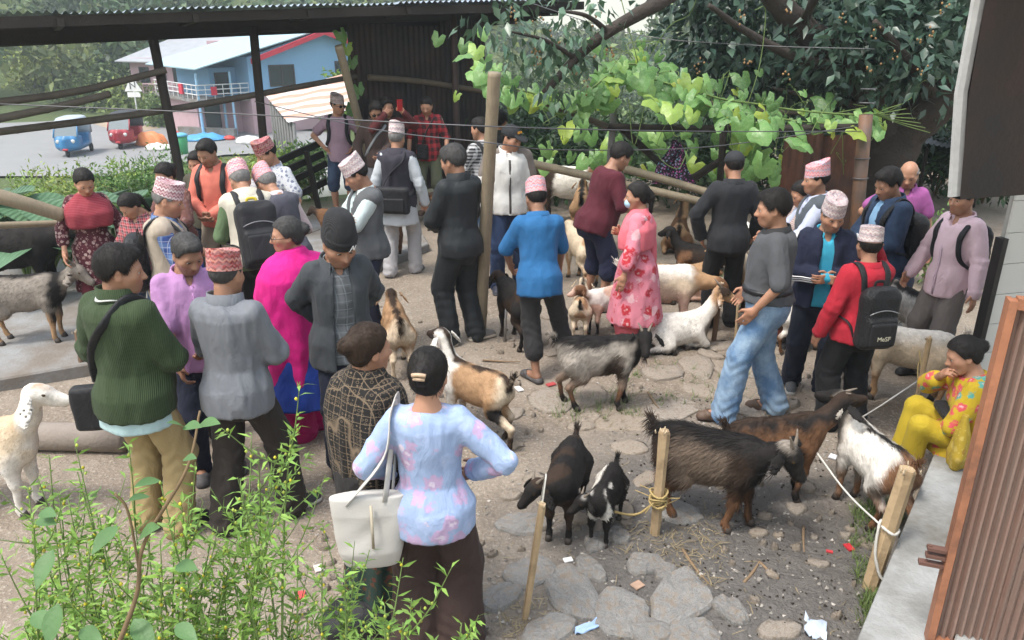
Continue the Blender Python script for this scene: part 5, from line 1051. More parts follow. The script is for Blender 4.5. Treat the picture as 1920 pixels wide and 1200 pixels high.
class Fig:
    pass
def person(label, px, h=1.68, hd=180.0, sex='m', lean=0, twist=0, side=0, head=(0, 0, 0), arms=('down', 'down'), feet=((-.11, 0), (.11, .03)), fyaw=(8, -8), hip=(0, 0, .93),
           top=None, over=None, bottom=None, hat=None, hair='short', hairc='black', skin=1.0, shoes=('sneaker', (.03, .03, .035), (.5, .5, .48)), wide=1.0, belly=0.0, extra=None, z0=0.0, curl=None, glasses=None, group=None, hs=1.03):
    h = h * .985 if h > 1.45 else h
    wide = wide * .87; HS = hs
    f = Fig(); f.h = h; f.HS = hs; K = h / 1.70
    hx = np.array(hip, float)
    R = rotz(-math.radians(twist)) @ roty(math.radians(side)) @ rotx(-math.radians(lean)); f.R = R; f.hx = hx
    loc = lambda x, y, z: R @ np.array([x, y, z], float) + hx; f.loc = loc
    sw = .170 if sex == 'f' else .188; sw *= wide
    sh = {e: loc(e * sw, -.012, .440) for e in (-1, 1)}; f.sh = sh
    f.neck = loc(0, -.012, .50)
    Rh = R @ rotz(-math.radians(head[0])) @ rotx(-math.radians(head[1])) @ roty(math.radians(head[2])); f.Rh = Rh
    hb = loc(0, -.002, .565); hc = hb + Rh @ np.array([0, .03, .082]); f.hc = hc
    ext = {None: .012, 'topi': .045, 'cap': .02, 'beanie': .05}[hat[0] if hat else None] + (.012 if hair in ('thick', 'curly') and not hat else 0)
    topp = hc + Rh @ np.array([0, -.01, .118 + ext]) * HS
    rz = -math.radians(hd); Rw = rotz(rz)
    w = onz(px[0], px[1], z0 + topp[2] * K); base = w - Rw @ (topp * K); base[2] = z0
    f.base, f.rz, f.K = base, rz, K
    dep = math.hypot(base[0], base[1] * math.cos(PITCH) + (CAM_H - .9) * math.sin(PITCH)); f.dep = dep
    vox = min(max(.0025 * dep, .0098), .021) / K; f.vox = vox
    hv = .0058 if dep < 4.6 else (.0078 if dep < 7 else .0098)
    # joints
    wr, el, curls = {}, {}, {}
    for i, e in enumerate((-1, 1)):
        a = arms[i]
        if isinstance(a, str): t, p, c = ARM[a]; t = np.array(t) * [e, 1, 1] + hx - [0, 0, .93]; p = np.array(p, float) * [e, 1, 1]
        else: t = np.array(a[0], float) + hx - [0, 0, .93]; p = np.array(a[1] if len(a) > 1 else (e * .6, -1, 0), float); c = a[2] if len(a) > 2 else .5
        if isinstance(a, str) and a in ('cross', 'chest', 'face', 'phone', 'belly'): t = R @ (t - hx) + hx
        el[e], wr[e] = ik(sh[e], t, .285, .25, p); curls[e] = c if curl is None else curl
    kn, an, hj = {}, {}, {}
    for i, e in enumerate((-1, 1)):
        hj[e] = hx + rotz(-math.radians(twist) * .5) @ np.array([e * .090 * min(wide + .06, 1), 0, -.02]); t = np.array([feet[i][0], feet[i][1], .095 + (feet[i][2] if len(feet[i]) > 2 else 0)])
        kn[e], an[e] = ik(hj[e], t, .425, .415, (feet[i][0] * .6 + e * .1, 1, .15))
    f.el, f.wr, f.kn, f.an = el, wr, kn, an
    pr = [(z, a * wide, b * (1 + belly * .25) + belly * .06 * math.exp(-((z - .14) / .14) ** 2), y + belly * .05 * math.exp(-((z - .14) / .14) ** 2)) for z, a, b, y in PROF]
    if sex == 'f': pr = [(z, a * (1.07 if z < .05 else .93), b * (1.05 if z < .05 else .96), y) for z, a, b, y in pr]
    f.pr = pr
    def surf(deg, z, q):
        za = [r[0] for r in pr]; A_, B_, Y_ = (np.interp(z, za, [r[i] for r in pr]) for i in (1, 2, 3)); t = math.radians(deg); return loc(math.sin(t) * (A_ + q), math.cos(t) * (B_ + q) + Y_, z)
    f.surf = surf
    # ---- body: one skin mesh
    s = SDF(); s.stack(hx, R, [(z, a * .92, b * .92, y) for z, a, b, y in pr], k=0); s.ell(hx + [0, -.01, -.03], (.145, .105, .12), k=.03)
    s.cone(f.neck - R @ np.array([0, 0, .06]), hb + Rh @ np.array([0, -.01, .02]), .058, .05, .03)
    for e in (-1, 1):
        s.cone(sh[e], el[e], .047, .040, .03); s.cone(el[e], wr[e], .040, .0265, .012)
        s.cone(hj[e], kn[e], .08, .054, .03); s.cone(kn[e], kn[e] + (an[e] - kn[e]) * .35, .05, .054, .015); s.cone(kn[e] + (an[e] - kn[e]) * .35, an[e] + [0, 0, -.03], .053, .034, .015)
    bare = shoes[0] in ('sandal', 'clog')
    for i, e in enumerate((-1, 1)):
        d = rotz(math.radians(fyaw[i])); A = an[e] - [0, 0, .095]
        if bare: s.cone(A + d @ [0, -.02, .05], A + d @ [0, .1, .038], .036, .033, .015); s.cone(A + d @ [0, .1, .038], A + d @ [0, .155, .03], .036, .026, .01)
    V, F = s.mesh(min(max(vox * 1.3, .017), .024))
    m = MB(); m.add(V, F)
    hm = head_mesh(sex, hv)
    for Vp, in [(np.concatenate(hm.V),)]:
        nv0 = m.nv; m.V.append(Vp @ Rh.T * HS + hc); m.C.append(np.concatenate(hm.C)); m.nv += len(Vp)
        for k in (3, 4):
            for ff, mm in zip(hm.F[k], hm.M[k]): m.F[k].append(ff + nv0); m.M[k].append(mm)
    for i, e in enumerate((-1, 1)):
        hV, hF = hand_mesh(round(curls[e], 1), .006 if dep < 5 else .008)
        y = unit(wr[e] - el[e]); 
        n0 = np.array([-e * 1.0, .15, 0.1]); 
        if abs(y @ unit(n0)) > .85: n0 = np.array([0, -1., 0.])
        if y[2] > .25: n0 = np.array([-e * .4, -.9, 0])
        z = unit(n0 - y * (n0 @ y)); x = np.cross(y, z); Q = np.stack([x, y, z], 1)
        hh = hV * np.array([e, 1, 1]); m.add(hh @ Q.T + wr[e], hF if e > 0 else hF[:, ::-1], (1.02, .97, .95))
    hmn = HAIRM[hairc]
    me = m.mesh('person', [SKIN, EYEW, EYED, hmn], True); me.vertices.foreach_get
    o = link('person', me, None, tuple(base), rz, K); tone = np.array([.36, .188, .118]) * skin; o.color = (*tone, 1)
    tag(o, label, 'person', group); f.o = o
    def part(name, V, F, mat, wr_amp=.0, seed=0, fq=26.0):
        if wr_amp:
            N = normals(V, F); rd = 1 - np.abs(WNS[(seed + 1) % 6](V * [1, 1, .38] + seed, fq * 1.05)) * 3.2; rd = np.clip(rd, -.4, 1)
            V = V + N * (WNS[seed % 6](V * [1, 1, .45] + seed, fq * 1.1) * wr_amp + rd * wr_amp * .6 + WNS[(seed + 2) % 6](V * [1, 1, .5] + seed, fq * 2.6) * wr_amp * .45)[:, None]
        q = link(name, mesh_np(name, V, F, [mat]), o); return q
    f.part = part
    sd = int(abs(px[0] * 7 + px[1])) % 97
    # ---- lower garment
    if bottom:
        b = dict(kind='trousers', infl=.018, end=.05, mat=None); b.update(bottom); s = SDF(); q = b['infl']
        wz = b.get('waist', .035)
        if b['kind'] == 'skirt':
            zb = b.get('low', .10) - hx[2]; fl = b.get('flare', .10)
            s.stack(hx, np.eye(3), [(zb, .17 + fl, .15 + fl), (zb * .5, .165 + fl * .6, .14 + fl * .5), (-.06, .175 + q, .125 + q, -.01), (wz, .16 + q, .115 + q)], k=0, fold=(9, .06, sd, .0, 2.2))
        else:
            s.stack(hx, R, [(z, a + q, bb + q, y) for z, a, bb, y in pr if z <= wz], k=0); s.ell(hx + [0, -.015, -.04], (.150 * wide + q, .110 + q * .8, .12), k=.03)
            for e in (-1, 1):
                en = b['end']; kk, aa = kn[e], an[e]
                s.cone(hj[e] + [0, -.005, -.03], kk, .084 + q * .7, .060 + q * b.get('loose', 1.2), .04)
                full = aa - kk
                if b['kind'] == 'shorts': t = b.get('t', .15); s.cone(kk, kk + full * t, .06 + q * 1.2, .06 + q * 1.3, .015)
                else:
                    t = (kk[2] - en) / max(kk[2] - aa[2], .05) if abs(kk[2] - aa[2]) > .15 else 1.0
                    fr = b.get('cuff', .055) + q; s.cone(kk, kk + full * min(t, 1.08), .058 + q * b.get('loose', 1.2), fr, .02)
                    if b['kind'] == 'rolled': p2 = kk + full * min(t, 1.0); s.cone(p2, p2 - full * .12, fr + .008, fr + .01, .006)
        V, F = s.mesh(vox)
        if b['kind'] != 'skirt' and hx[2] > .7:
            N = normals(V, F); bl = np.exp(-np.clip(V[:, 2] - .08, 0, 1) / .12) + .6 * np.exp(-((V[:, 2] - .47) / .08) ** 2)
            V = V + N * (.0065 * bl * np.sin(V[:, 2] * 78 + 3 * np.sin(V[:, 0] * 21 + V[:, 1] * 30 + sd)))[:, None]
        part(b.get('name', 'trousers' if b['kind'] != 'skirt' else 'skirt'), V, F, b['mat'], .0065, sd)
        if b.get('belt'):
            s = SDF(); s.stack(hx, R, [(.055, .163 * wide + q + .014, .118 * (1 + belly * .3) + q + .014 + belly * .05, -.005 + belly * .04), (.095, .160 * wide + q + .013, .114 * (1 + belly * .3) + q + .014 + belly * .05, belly * .04)], k=0)
            V, F = s.mesh(vox * .8); part('belt', V, F, plain('belt_black', (.012, .012, .013), .4))
    # ---- upper garments
    for li, g0 in enumerate((top, over)):
        if not g0: continue
        g = dict(infl=.018, sleeve='long', hem=-.10, neck='round', flare=0.0, amp=.009, open=0.0, k=.03, name=('shirt', 'jacket')[li]); g.update(g0); s = SDF()
        if li == 1 and 'infl' not in g0: g['infl'] = .040
        q = g['infl']; lo_ = lambda z: .026 * min(1, max(0, (.12 - z) / .1)) if not g.get('tuck') else -.01
        p2 = [(z, a + q + lo_(z) + g['flare'] * max(0, .1 - z) * 1.2, b + q + lo_(z) + g['flare'] * max(0, .1 - z) * 1.2, y) for z, a, b, y in pr if z > g['hem'] + .01 and z < g.get('zmax', .515)]
        hm_ = g['hem']; a0, b0 = .162 * wide, .119 * (1 + belly * .25)
        if sex == 'f': a0 *= 1.07; b0 *= 1.05
        fe = g['flare'] * (.1 - hm_) * 1.2 + lo_(hm_)
        if hm_ < -.06: p2 = [(hm_, a0 + q + fe, b0 + q + fe, -.012)] + [r for r in p2 if r[0] > -.061]
        p2 = [(z, a, b, y) for z, a, b, y in p2]
        p2[-1] = (p2[-1][0], p2[-1][1] - q * .5, p2[-1][2] - q * .4, p2[-1][3])
        s.stack(hx, R, p2, k=0, fold=g.get('fold'))
        if sex == 'f': 
            for e in (-1, 1): s.sph(loc(e * .068, .078, .30), .062 + q * .6, .05)
        sl = g['sleeve']
        for e in (-1, 1):
            w1, w2 = g.get('sw', (.051, .038)); w1 += q * .62; w2 += q * .6
            if sl == 'none':
                if 'zmax' in g: continue
                s.cone(loc(e * sw * .6, -.014, .455), loc(e * sw * .93, -.012, .445), .055 + q * .5, .05 + q * .5, .03)
                continue
            tE = {'long': 1, 'three': 1, 'elbow': .95, 'short': .68}[sl]
            s.cone(sh[e] + R @ np.array([-e * .02, 0, .0]), sh[e] + (el[e] - sh[e]) * tE, w1 + .002, w1 - .004 if tE >= .95 else w1 + .008, .035)
            if sl == 'long': s.cone(el[e], wr[e] - (wr[e] - el[e]) * .02, w1 - .004, w2, .012)
            if sl == 'three': s.cone(el[e], el[e] + (wr[e] - el[e]) * .5, w1 - .002, w2 + .008, .012)
        nk = g['neck']
        if nk in ('vneck', 'vest', 'shirt', 'polo'):
            dz, wd = {'vneck': (.10, .045), 'vest': (.20, .055), 'shirt': (.045, .03), 'polo': (.05, .028)}[nk]
            s.ell(loc(0, .10, .475), (wd, .10, dz), R, .008, True)
        if nk == 'round' or nk == 'vest': s.ell(loc(0, .02, .535), (.075, .085, .05), R, .01, True)
        if g['open']: s.stack(loc(0, .16, -.4), R, [(0, g['open'], .13), (.4, g['open'] * .9, .13), (.85, g['open'] * .55, .13), (1.0, g['open'] * .8, .13)], .01, True, 6.0)
        V, F = s.mesh(vox)
        if sl == 'long':
            N = normals(V, F)
            for e in (-1, 1):
                ax_ = unit(wr[e] - el[e]); de = np.linalg.norm(V - el[e], axis=1); dw = np.linalg.norm(V - wr[e], axis=1)
                V = V + N * (.006 * np.exp(-(de / .09) ** 2) * np.sin((V - el[e]) @ ax_ * 95 + sd) + .004 * np.exp(-(dw / .08) ** 2) * np.sin((V - wr[e]) @ ax_ * 120 + sd))[:, None]
        go = part(g['name'], V, F, g['mat'], g['amp'], sd + li)
        if nk in ('shirt', 'polo', 'stand', 'turtle', 'coat'):
            gap = {'shirt': .45, 'polo': .4, 'stand': .3, 'turtle': .0, 'coat': .55}[nk]; hh = {'stand': .05, 'turtle': .06, 'coat': .035}.get(nk, .022)
            n = 22; th = np.linspace(gap, 2 * math.pi - gap, n); cb = MB(); rows = []
            r0, r1 = .066 + q * .6, .064 + q * .7
            fl = {'shirt': (.024, -.028), 'polo': (.022, -.022), 'coat': (.04, -.05)}.get(nk)
            prof = [(0, -.02), (0, hh)] + ([(.008, hh + .004), (fl[0], fl[1] + .008)] if fl else [(.007, hh), (.012, -.03)])
            for dr, dz in prof:
                fo = np.clip((np.cos(th) - .3), 0, 1)
                rows.append(np.stack([np.sin(th) * (r0 + dr), np.cos(th) * (r1 + dr) + .0, np.full(n, .505 + dz) + .012 * -np.cos(th) - fo * .03], 1))
            VV = np.concatenate(rows) @ R.T + hx; i = np.arange(len(prof) - 1)[:, None] * n; j = np.arange(n - 1)[None]
            FF = np.stack([i + j, i + j + 1, i + n + j + 1, i + n + j], -1).reshape(-1, 4)
            link('collar', mesh_np('collar', VV, [FF], [g.get('cmat', g['mat'])]), go)
        if g.get('placket'):
            pb = MB(); zz = np.linspace(hm_ + .02, .44, 9)
            pts = [loc(0, np.interp(z, [r[0] for r in p2], [r[2] + r[3] for r in p2]) + .003, z) for z in zz]
            pb.tube(pts, .011, 4, None, 0, True, .25); pb.obj('placket', g['placket'], go)
        f.go = go
    # ---- hair, hats
    if hair:
        hm = hair_mesh(hair, .0055 if dep < 6 else .008); VV = np.concatenate(hm.V)
        keep = hat is not None
        Fl = [np.concatenate(hm.F[k]) for k in (3, 4) if hm.F[k]]
        if keep: 
            zc = .030 if hat[0] == 'topi' else .02
            zlim = zc + .10 * (VV[:, 1] + .02) * 0; ok = VV[:, 2] < zlim + .012
            Fl = [q[ok[q].all(1)] for q in Fl]
        link('hair', mesh_np('hair', VV @ Rh.T * HS + hc, Fl, [hmn]), o)
    if hat: hat_obj(f, hat)
    # ---- shoes
    if shoes:
        V, F, mi = shoe_mesh(shoes[0]); ms = [plain('shoe_%02d%02d%02d' % tuple(int(c * 99) for c in shoes[1]), shoes[1], .6), plain('sole_%02d%02d%02d' % tuple(int(c * 99) for c in shoes[2]), shoes[2], .7)]
        for i, e in enumerate((-1, 1)):
            A = an[e] - [0, 0, .093]; me = mesh_np('shoe', V @ rotz(math.radians(fyaw[i])).T + A, [F], ms, mi); link('shoe' if shoes[0] == 'sneaker' else 'sandal', me, o)
    if glasses: glasses_obj(f, glasses)
    return f

def hat_obj(f, hat):
    kind, mat = hat[0], hat[1]; tilt = hat[2] if len(hat) > 2 else 0.0
    Rh, hc = f.Rh, f.hc; HS = f.HS
    if kind == 'topi':
        n = 30; th = np.arange(n) * 2 * math.pi / n; r = np.random.default_rng(int(abs(hc[0] * 1e4)) + int(f.base[0] * 100) % 1000)
        rows = []; hgt = r.uniform(.088, .108); sl = r.uniform(-.022, .022); ph = r.uniform(0, 6); cr = r.uniform(.3, .75)
        for t, z in ((0, 0), (.15, .012), (.5, .05), (.85, .085), (1, .098), (1.04, .101)):
            sc = 1 - .07 * t; zz = z * hgt / .1
            w_ = .0015 * np.sin(th * 5 + ph + t * 2) * t
            crest = sl * t * np.cos(th) + .014 * t * t * np.abs(np.cos(th - ph * .1))
            rows.append(np.stack([np.sin(th) * (.0865 * sc + w_), np.cos(th) * (.1055 * sc + w_) - .014, .036 + zz + crest - .010 * np.cos(th)], 1))
        for t in (.8, .45, .1):
            dz = -.012 * (1 - t)
            rows.append(np.stack([np.sin(th) * .0805 * t * (cr if t < .5 else 1), np.cos(th) * .098 * t - .014, .036 + hgt + sl * t * np.cos(th) + dz + .02 * np.abs(np.cos(th)) * (1 - t) * cr], 1))
        V = np.concatenate(rows); m = len(rows); i = np.arange(m - 1)[:, None] * n; j = np.arange(n)[None]; k = (j + 1) % n
        F = np.stack([i + j, i + n + j, i + n + k, i + k], -1).reshape(-1, 4)[:, ::-1]
        V = V @ rotx(math.radians(tilt)).T
        q = link('topi_hat', mesh_np('topi_hat', V, [F, np.array([[(m - 1) * n + a for a in range(n)]]).reshape(1, n)[:, :4]], [mat]), f.o)
        q.location = tuple(hc); q.rotation_euler = Matrix(Rh.tolist()).to_euler(); q.scale = (HS,) * 3
    elif kind == 'cap':
        s = SDF(); s.ell((0, -.018, .045), (.087, .107, .088), k=0); s.box((0, 0, -.06), (.2, .2, .09), None, .001, .004, True)
        s.ell((0, .115, .042), (.068, .075, .012), rotx(-.25), .012)
        V, F = s.mesh(min(f.vox, .009)); q = link('cap', mesh_np('cap', V @ Rh.T * HS + hc, [F], [mat]), f.o)
        if len(hat) > 3:
            b = MB(); 
            for k in range(7): b.box((-.03 + k * .009, 0, -.008 + .004 * math.sin(k)), (-.024 + k * .009, .004, .012 + .004 * math.sin(k * 2)))
            b.V = [v @ rotx(.35).T + [0, .082, .085] for v in b.V]; b.V = [v @ Rh.T * HS + hc for v in b.V]; b.obj('cap_emblem', hat[3], q, smooth=False)
    elif kind == 'beanie':
        s = SDF(); s.ell((0, -.016, .06), (.088, .108, .108), k=0); s.ell((.0, -.045, .13), (.07, .075, .06), k=.04); s.box((0, 0, -.08), (.2, .2, .10), None, .001, .004, True)
        s.stack((0, -.014, .018), np.eye(3), [(0, .091, .111), (.05, .093, .113)], k=.006)
        V, F = s.mesh(.006); N = normals(V, F); V = V + N * (WNS[1](V, 55)[:, None] * .0035 * np.clip((V[:, 2:3] - .07) * 20, 0, 1))
        q = link('beanie', mesh_np('beanie', V @ Rh.T * HS + hc, [F], [mat]), f.o)
        b = MB()   # small white letters on the fold
        for (x0, z0), (x1, z1) in (((-.02, .03), (-.013, .0)), ((-.013, .0), (-.004, .03)), ((-.01, .0), (.0, .03)), ((.0, .03), (.014, .0)), ((-.006, .012), (.008, .012)), ((.017, .0), (.02, .0))):
            b.tube([(x0, 0, z0), (x1, 0, z1)], .0022, 4)
        b.V = [v @ rotz(.25).T + [-.03, .112 - .018, .026] for v in b.V]; b.V = [v @ Rh.T * HS + hc for v in b.V]; b.obj('beanie_letters', plain('white_print', (.8, .8, .8)), q, smooth=False)

def glasses_obj(f, kind):
    b = MB(); Rh, hc = f.Rh, f.hc; HS = f.HS; blk = plain('black_plastic', (.012, .012, .013), .25, spec=.6)
    for e in (-1, 1):
        th = np.linspace(0, 2 * math.pi, 15); c = np.stack([e * .032 + np.cos(th) * .024, np.full(15, .101) - .15 * np.abs(np.cos(th) * .024 + .024) * 0 , -.003 + np.sin(th) * .018], 1)
        b.tube(c, .0024, 5, cap=False)
        if kind == 'sun': 
            b.add(np.concatenate([c[:-1], [[e * .032, .105, -.003]]]), np.array([[i, (i + 1) % 14, 14] for i in range(14)]))
        b.tube([(e * .055, .099, .002), (e * .079, .06, .002), (e * .083, -.01, .0)], .0022, 5)
    b.tube([(-.009, .103, .003), (.009, .103, .003)], .002, 5)
    b.V = [v @ Rh.T * HS + hc for v in b.V]; b.obj('sunglasses' if kind == 'sun' else 'glasses', blk, f.o)

# things people carry: own top-level objects in the wearer's place
def carried(f, name, label, cat, group=None):
    e = link(name, None, None, tuple(f.base), f.rz, f.K); return tag(e, label, cat, group)
def strap_obj(e, pts, mat, wdt=.022, name='strap', n=6):
    V, F = tube(poly(pts, n), wdt, 6, True, .28); return link(name, mesh_np(name, V, F, [mat]), e)
def backpack(f, label, mat, mat2=None, hw=.15, hh=.22, dp=.085, z=.20, infl=.03, trim=None, text=None):
    e = carried(f, 'backpack', label, 'backpack', 'backpacks worn by men'); mat2 = mat2 or mat
    yb = -.115 - infl
    s = SDF(); s.box((0, yb - dp, z), (hw, dp, hh), None, .06, 0); s.box((0, yb - dp * 2 + .005, z - hh * .35), (hw * .82, .035, hh * .5), None, .03, .01)
    s.ell((0, yb - dp, z + hh), (hw * .8, dp * .8, .03), k=.03)
    V, F = s.mesh(max(f.vox * .9, .008)); N = normals(V, F); V = V + N * WNS[3](V, 22)[:, None] * .008
    link('bag_body', mesh_np('bag_body', V @ f.R.T + f.hx, [F], [mat]), e)
    s = SDF(); s.box((0, yb - dp * 2 - .028, z - hh * .38), (hw * .7, .02, hh * .4), None, .018, 0); V, F = s.mesh(.009)
    link('front_pocket', mesh_np('front_pocket', V @ f.R.T + f.hx, [F], [mat2]), e)
    i2 = infl + .022
    for sg in (-1, 1):
        i3 = infl + .012
        pts = [f.loc(sg * .085, yb + .01, z + hh * .75), f.loc(sg * .10, -.07 - i3, .46), f.loc(sg * .105, -.012, .478 + i3 * .8), f.surf(sg * 42, .40, i3 + .004), f.surf(sg * 42, .30, i3), f.surf(sg * 55, .18, i3), f.surf(sg * 88, .10, i3), f.surf(sg * 130, .06, i3), f.loc(sg * .12, yb, z - hh * .7)]
        strap_obj(e, pts, mat2, .026)
    strap_obj(e, [f.loc(-.04, yb - dp * .5, z + hh + .01), f.loc(-.03, yb - dp * .5, z + hh + .05), f.loc(.03, yb - dp * .5, z + hh + .05), f.loc(.04, yb - dp * .5, z + hh + .01)], trim or mat2, .012, 'handle')
    zp = MB(); zz = [(x, yb - dp * 2 - .012 - .0 * abs(x), z + hh * .42 - (x / hw) ** 2 * .05) for x in np.linspace(-hw * .8, hw * .8, 9)]
    zp.tube([f.loc(*p) for p in zz], .005, 5); zp.obj('zip', plain('zip_grey', (.25, .25, .26), .35, metal=.6), e)
    if text:
        t = bpy.data.curves.new('bag_text', 'FONT'); t.body = text; t.size = .05; t.extrude = .001; t.align_x = 'CENTER'
        t.materials.append(plain('pale_print', (.55, .52, .4))); tmp = bpy.data.objects.new('lettering_curve', t); COL.objects.link(tmp); bpy.context.view_layer.update()
        tme = bpy.data.meshes.new_from_object(tmp.evaluated_get(bpy.context.evaluated_depsgraph_get())); bpy.data.objects.remove(tmp); to = link('lettering', tme, e)
        p = f.loc(0, yb - dp * 2 - .052, z - hh * .55); M3 = f.R @ rotx(math.pi / 2); to.location = tuple(p); to.rotation_euler = Matrix(M3.tolist()).to_euler()
    return e
def shoulder_bag(f, label, mat, c, hs, strap, yaw=0.0, rr=.03, cat='bag', name='shoulder_bag', wdt=.018, pocket=True):
    e = carried(f, name, label, cat); c = np.array(c, float); Rb = rotz(yaw)
    s = SDF(); s.box(c, hs, Rb, rr, 0); V, F = s.mesh(max(f.vox * .8, .007)); N = normals(V, F); V = V + N * WNS[2](V, 25)[:, None] * .006
    link('bag_body', mesh_np('bag_body', V, [F], [mat]), e)
    if pocket:
        s = SDF(); s.box(c + Rb @ np.array([0, (1 if pocket > 0 else -1) * (hs[1] + .004), -hs[2] * .3]), (hs[0] * .75, .012, hs[2] * .5), Rb, .01, 0); V, F = s.mesh(.008); link('flap', mesh_np('flap', V, [F], [mat]), e)
    strap_obj(e, strap, mat, wdt); return e
# ---------------------------------------------------------------- goats
COAT = attr_mat('goat_coat', .8, False, 70, .006, .2, .3, 0, 22.0); HORN = plain('horn', (.16, .13, .10), .5, .25, 30, 90, .004); HOOF = plain('hoof', (.05, .04, .033), .6)
GEYE = plain('goat_eye', (.05, .03, .012), .15); ROPE = plain('rope_white', (.55, .53, .48), .9, .2, 60, 200, .004); ROPEY = plain('rope_straw', (.38, .28, .12), .9, .25, 60, 200, .004)
BLK, DKB, BRN, TAN, CRM, WHT, GRY, PNK = (.014, .012, .011), (.035, .022, .015), (.15, .075, .038), (.36, .22, .12), (.58, .47, .34), (.68, .64, .58), (.22, .19, .16), (.55, .36, .28)
def coat_fn(rules, seed):
    wn = WN(seed, 5)
    def fn(P, part=None):
        c = np.tile(np.array(rules[0], float), (len(P), 1)); nz = wn(P, 20) * .05 + wn(P, 55) * .02
        for r in rules[1:]:
            k = r[0]
            if k == 'z<': m = np.clip((r[1] - P[:, 2] + nz) / r[3] + .5, 0, 1)
            elif k == 'z>': m = np.clip((P[:, 2] - r[1] + nz) / r[3] + .5, 0, 1)
            elif k == 'y>': m = np.clip((P[:, 1] - r[1] + nz) / r[3] + .5, 0, 1)
            elif k == 'y<': m = np.clip((r[1] - P[:, 1] + nz) / r[3] + .5, 0, 1)
            elif k == 'spine': m = np.clip((r[1] - np.abs(P[:, 0]) + nz * .6) / .03 + .5, 0, 1) * np.clip((P[:, 2] - r[3]) / .04, 0, 1)
            elif k == 'noise': m = np.clip((wn(P, r[1]) - r[3]) / .08 + .5, 0, 1)
            elif k == 'blob': m = np.clip((r[3] - np.linalg.norm(P - np.array(r[1]), axis=1) + nz) / .05 + .5, 0, 1)
            c = c * (1 - m[:, None]) + np.array(r[2]) * m[:, None]
        return c
    return fn
def goat(label, at, hd, sc=1.0, rules=(BLK,), neck=(0, .40, .76), face=(0, 0), pose='stand', hairy=.03, ears=.17, earspread=.45, horns=None, beard=0.0, legs=(0, 0, 0, 0), seed=1, fur=None, tail=1, fat=1.0, group=None, tilt=0, z0=0.0):
    """standing or lying goat, y forward; neck = where the head joins, face = (yaw, pitch down) in degrees"""
    at = np.asarray(at, float); base = at if len(at) == 3 else onz(at[0], at[1], z0)
    dep = math.hypot(base[0], base[1]); rz = -math.radians(hd); fn = coat_fn(rules, seed)
    s = SDF(); lie = pose == 'lie'; dz = -.30 if lie else 0.0
    zc = .50 + dz
    s.ell((0, -.02, zc), (.135 * fat, .33, .155 * fat), k=0); s.ell((0, -.22, zc + .03), (.115 * fat, .16, .14), k=.06); s.ell((0, .20, zc + .015), (.108, .15, .165), k=.06); s.ell((0, -.04, zc - .06), (.12 * fat, .22, .13 * fat), k=.05)
    s.cone((0, -.30, zc + .11), (0, .22, zc + .125), .05, .05, .06)
    hb = np.array(neck, float) + [0, 0, dz * (.6 if lie else 0)]
    n0 = np.array([0, .24, zc + .06]); nm = (n0 + hb) / 2 + [0, .02, -.01]
    s.cone(n0, nm, .098, .072, .06); s.cone(nm, hb, .072, .056, .03)
    Rf = rotz(-math.radians(face[0])) @ rotx(-math.radians(face[1])) ; hd_ = lambda x, y, z: Rf @ np.array([x, y, z], float) + hb
    s.ell(hd_(0, .03, .02), (.056, .085, .06), Rf, .03); s.cone(hd_(0, .07, .005), hd_(0, .19, -.03), .048, .031, .03); s.cone(hd_(0, .06, -.03), hd_(0, .17, -.055), .036, .024, .02)
    s.ell(hd_(0, .20, -.035), (.028, .022, .026), Rf, .012)
    for e in (-1, 1): s.ell(hd_(e * .047, .075, .022), (.012, .018, .011), Rf, .01)
    for e in (-1, 1):
        a = hd_(e * .058, .0, .03); d = Rf @ np.array([e * earspread, -.05, 0]) + np.array([0, 0, -1.0 + earspread * .8]); d = unit(d); b = a + d * ears
        x = d; y = unit(np.cross(x, Rf @ np.array([0, 1., 0]))); z = np.cross(x, y)
        s.ell((a + b) / 2 + Rf @ np.array([e * .03, 0, 0]), (ears * .56, .012, .034 + .1 * ears * .5), np.stack([x, y, z], 1), .012)
    hoofs = []
    if not lie:
        for i, (x, y) in enumerate(((-.075, .2), (.075, .2), (-.08, -.25), (.08, -.25))):
            dy = legs[i]; e = 1 if x > 0 else -1
            if i < 2:
                A, B, C, D = (x, y, .44), (x * 1.05, y + .015 + dy * .5, .25), (x * 1.05, y + dy, .07), (x * 1.05, y + .015 + dy, .035)
                s.cone(A, B, .068, .034, .05); s.sph(B, .036, .02); s.cone(B, C, .029, .021, .02); s.cone(C, D, .027, .026, .01)
            else:
                A, B, C, D, E_ = (x, y, .46), (x * 1.12, y + .06 + dy * .4, .34), (x * 1.1, y - .085 + dy * .8, .235), (x * 1.1, y - .05 + dy, .07), (x * 1.1, y - .03 + dy, .035)
                s.cone(A, B, .10, .066, .05); s.cone(B, C, .058, .031, .03); s.sph(C, .03, .01); s.cone(C, D, .026, .021, .02); s.cone(D, E_, .026, .026, .01); D = E_
            hoofs.append(D)
    else:
        for e in (-1, 1):
            s.cone((e * .09, .2, .2), (e * .10, .30, .07), .06, .04, .04); s.cone((e * .10, .30, .06), (e * .075, .13, .035), .035, .026, .02)
            s.cone((e * .09, -.22, .2), (e * .16, -.10, .1), .10, .07, .05); s.cone((e * .16, -.10, .08), (e * .17, -.28, .05), .055, .03, .02); s.cone((e * .17, -.28, .04), (e * .18, -.08, .03), .028, .022, .02)
            hoofs += [(e * .075, .11, .03), (e * .18, -.06, .03)]
    tb = np.array([0, -.37, zc + .10]); te = tb + (np.array([0, -.05, .09]) if tail > 0 else np.array([0, -.06, -.09])); s.cone(tb, te, .03, .018, .02)
    vox = min(max(.0028 * dep, .012), .021) / sc
    V, F = s.mesh(vox); N = normals(V, F)
    V = V + N * (WNS[seed % 6](V, 40) * .005 + WNS[(seed + 1) % 6](V, 95) * .003)[:, None]
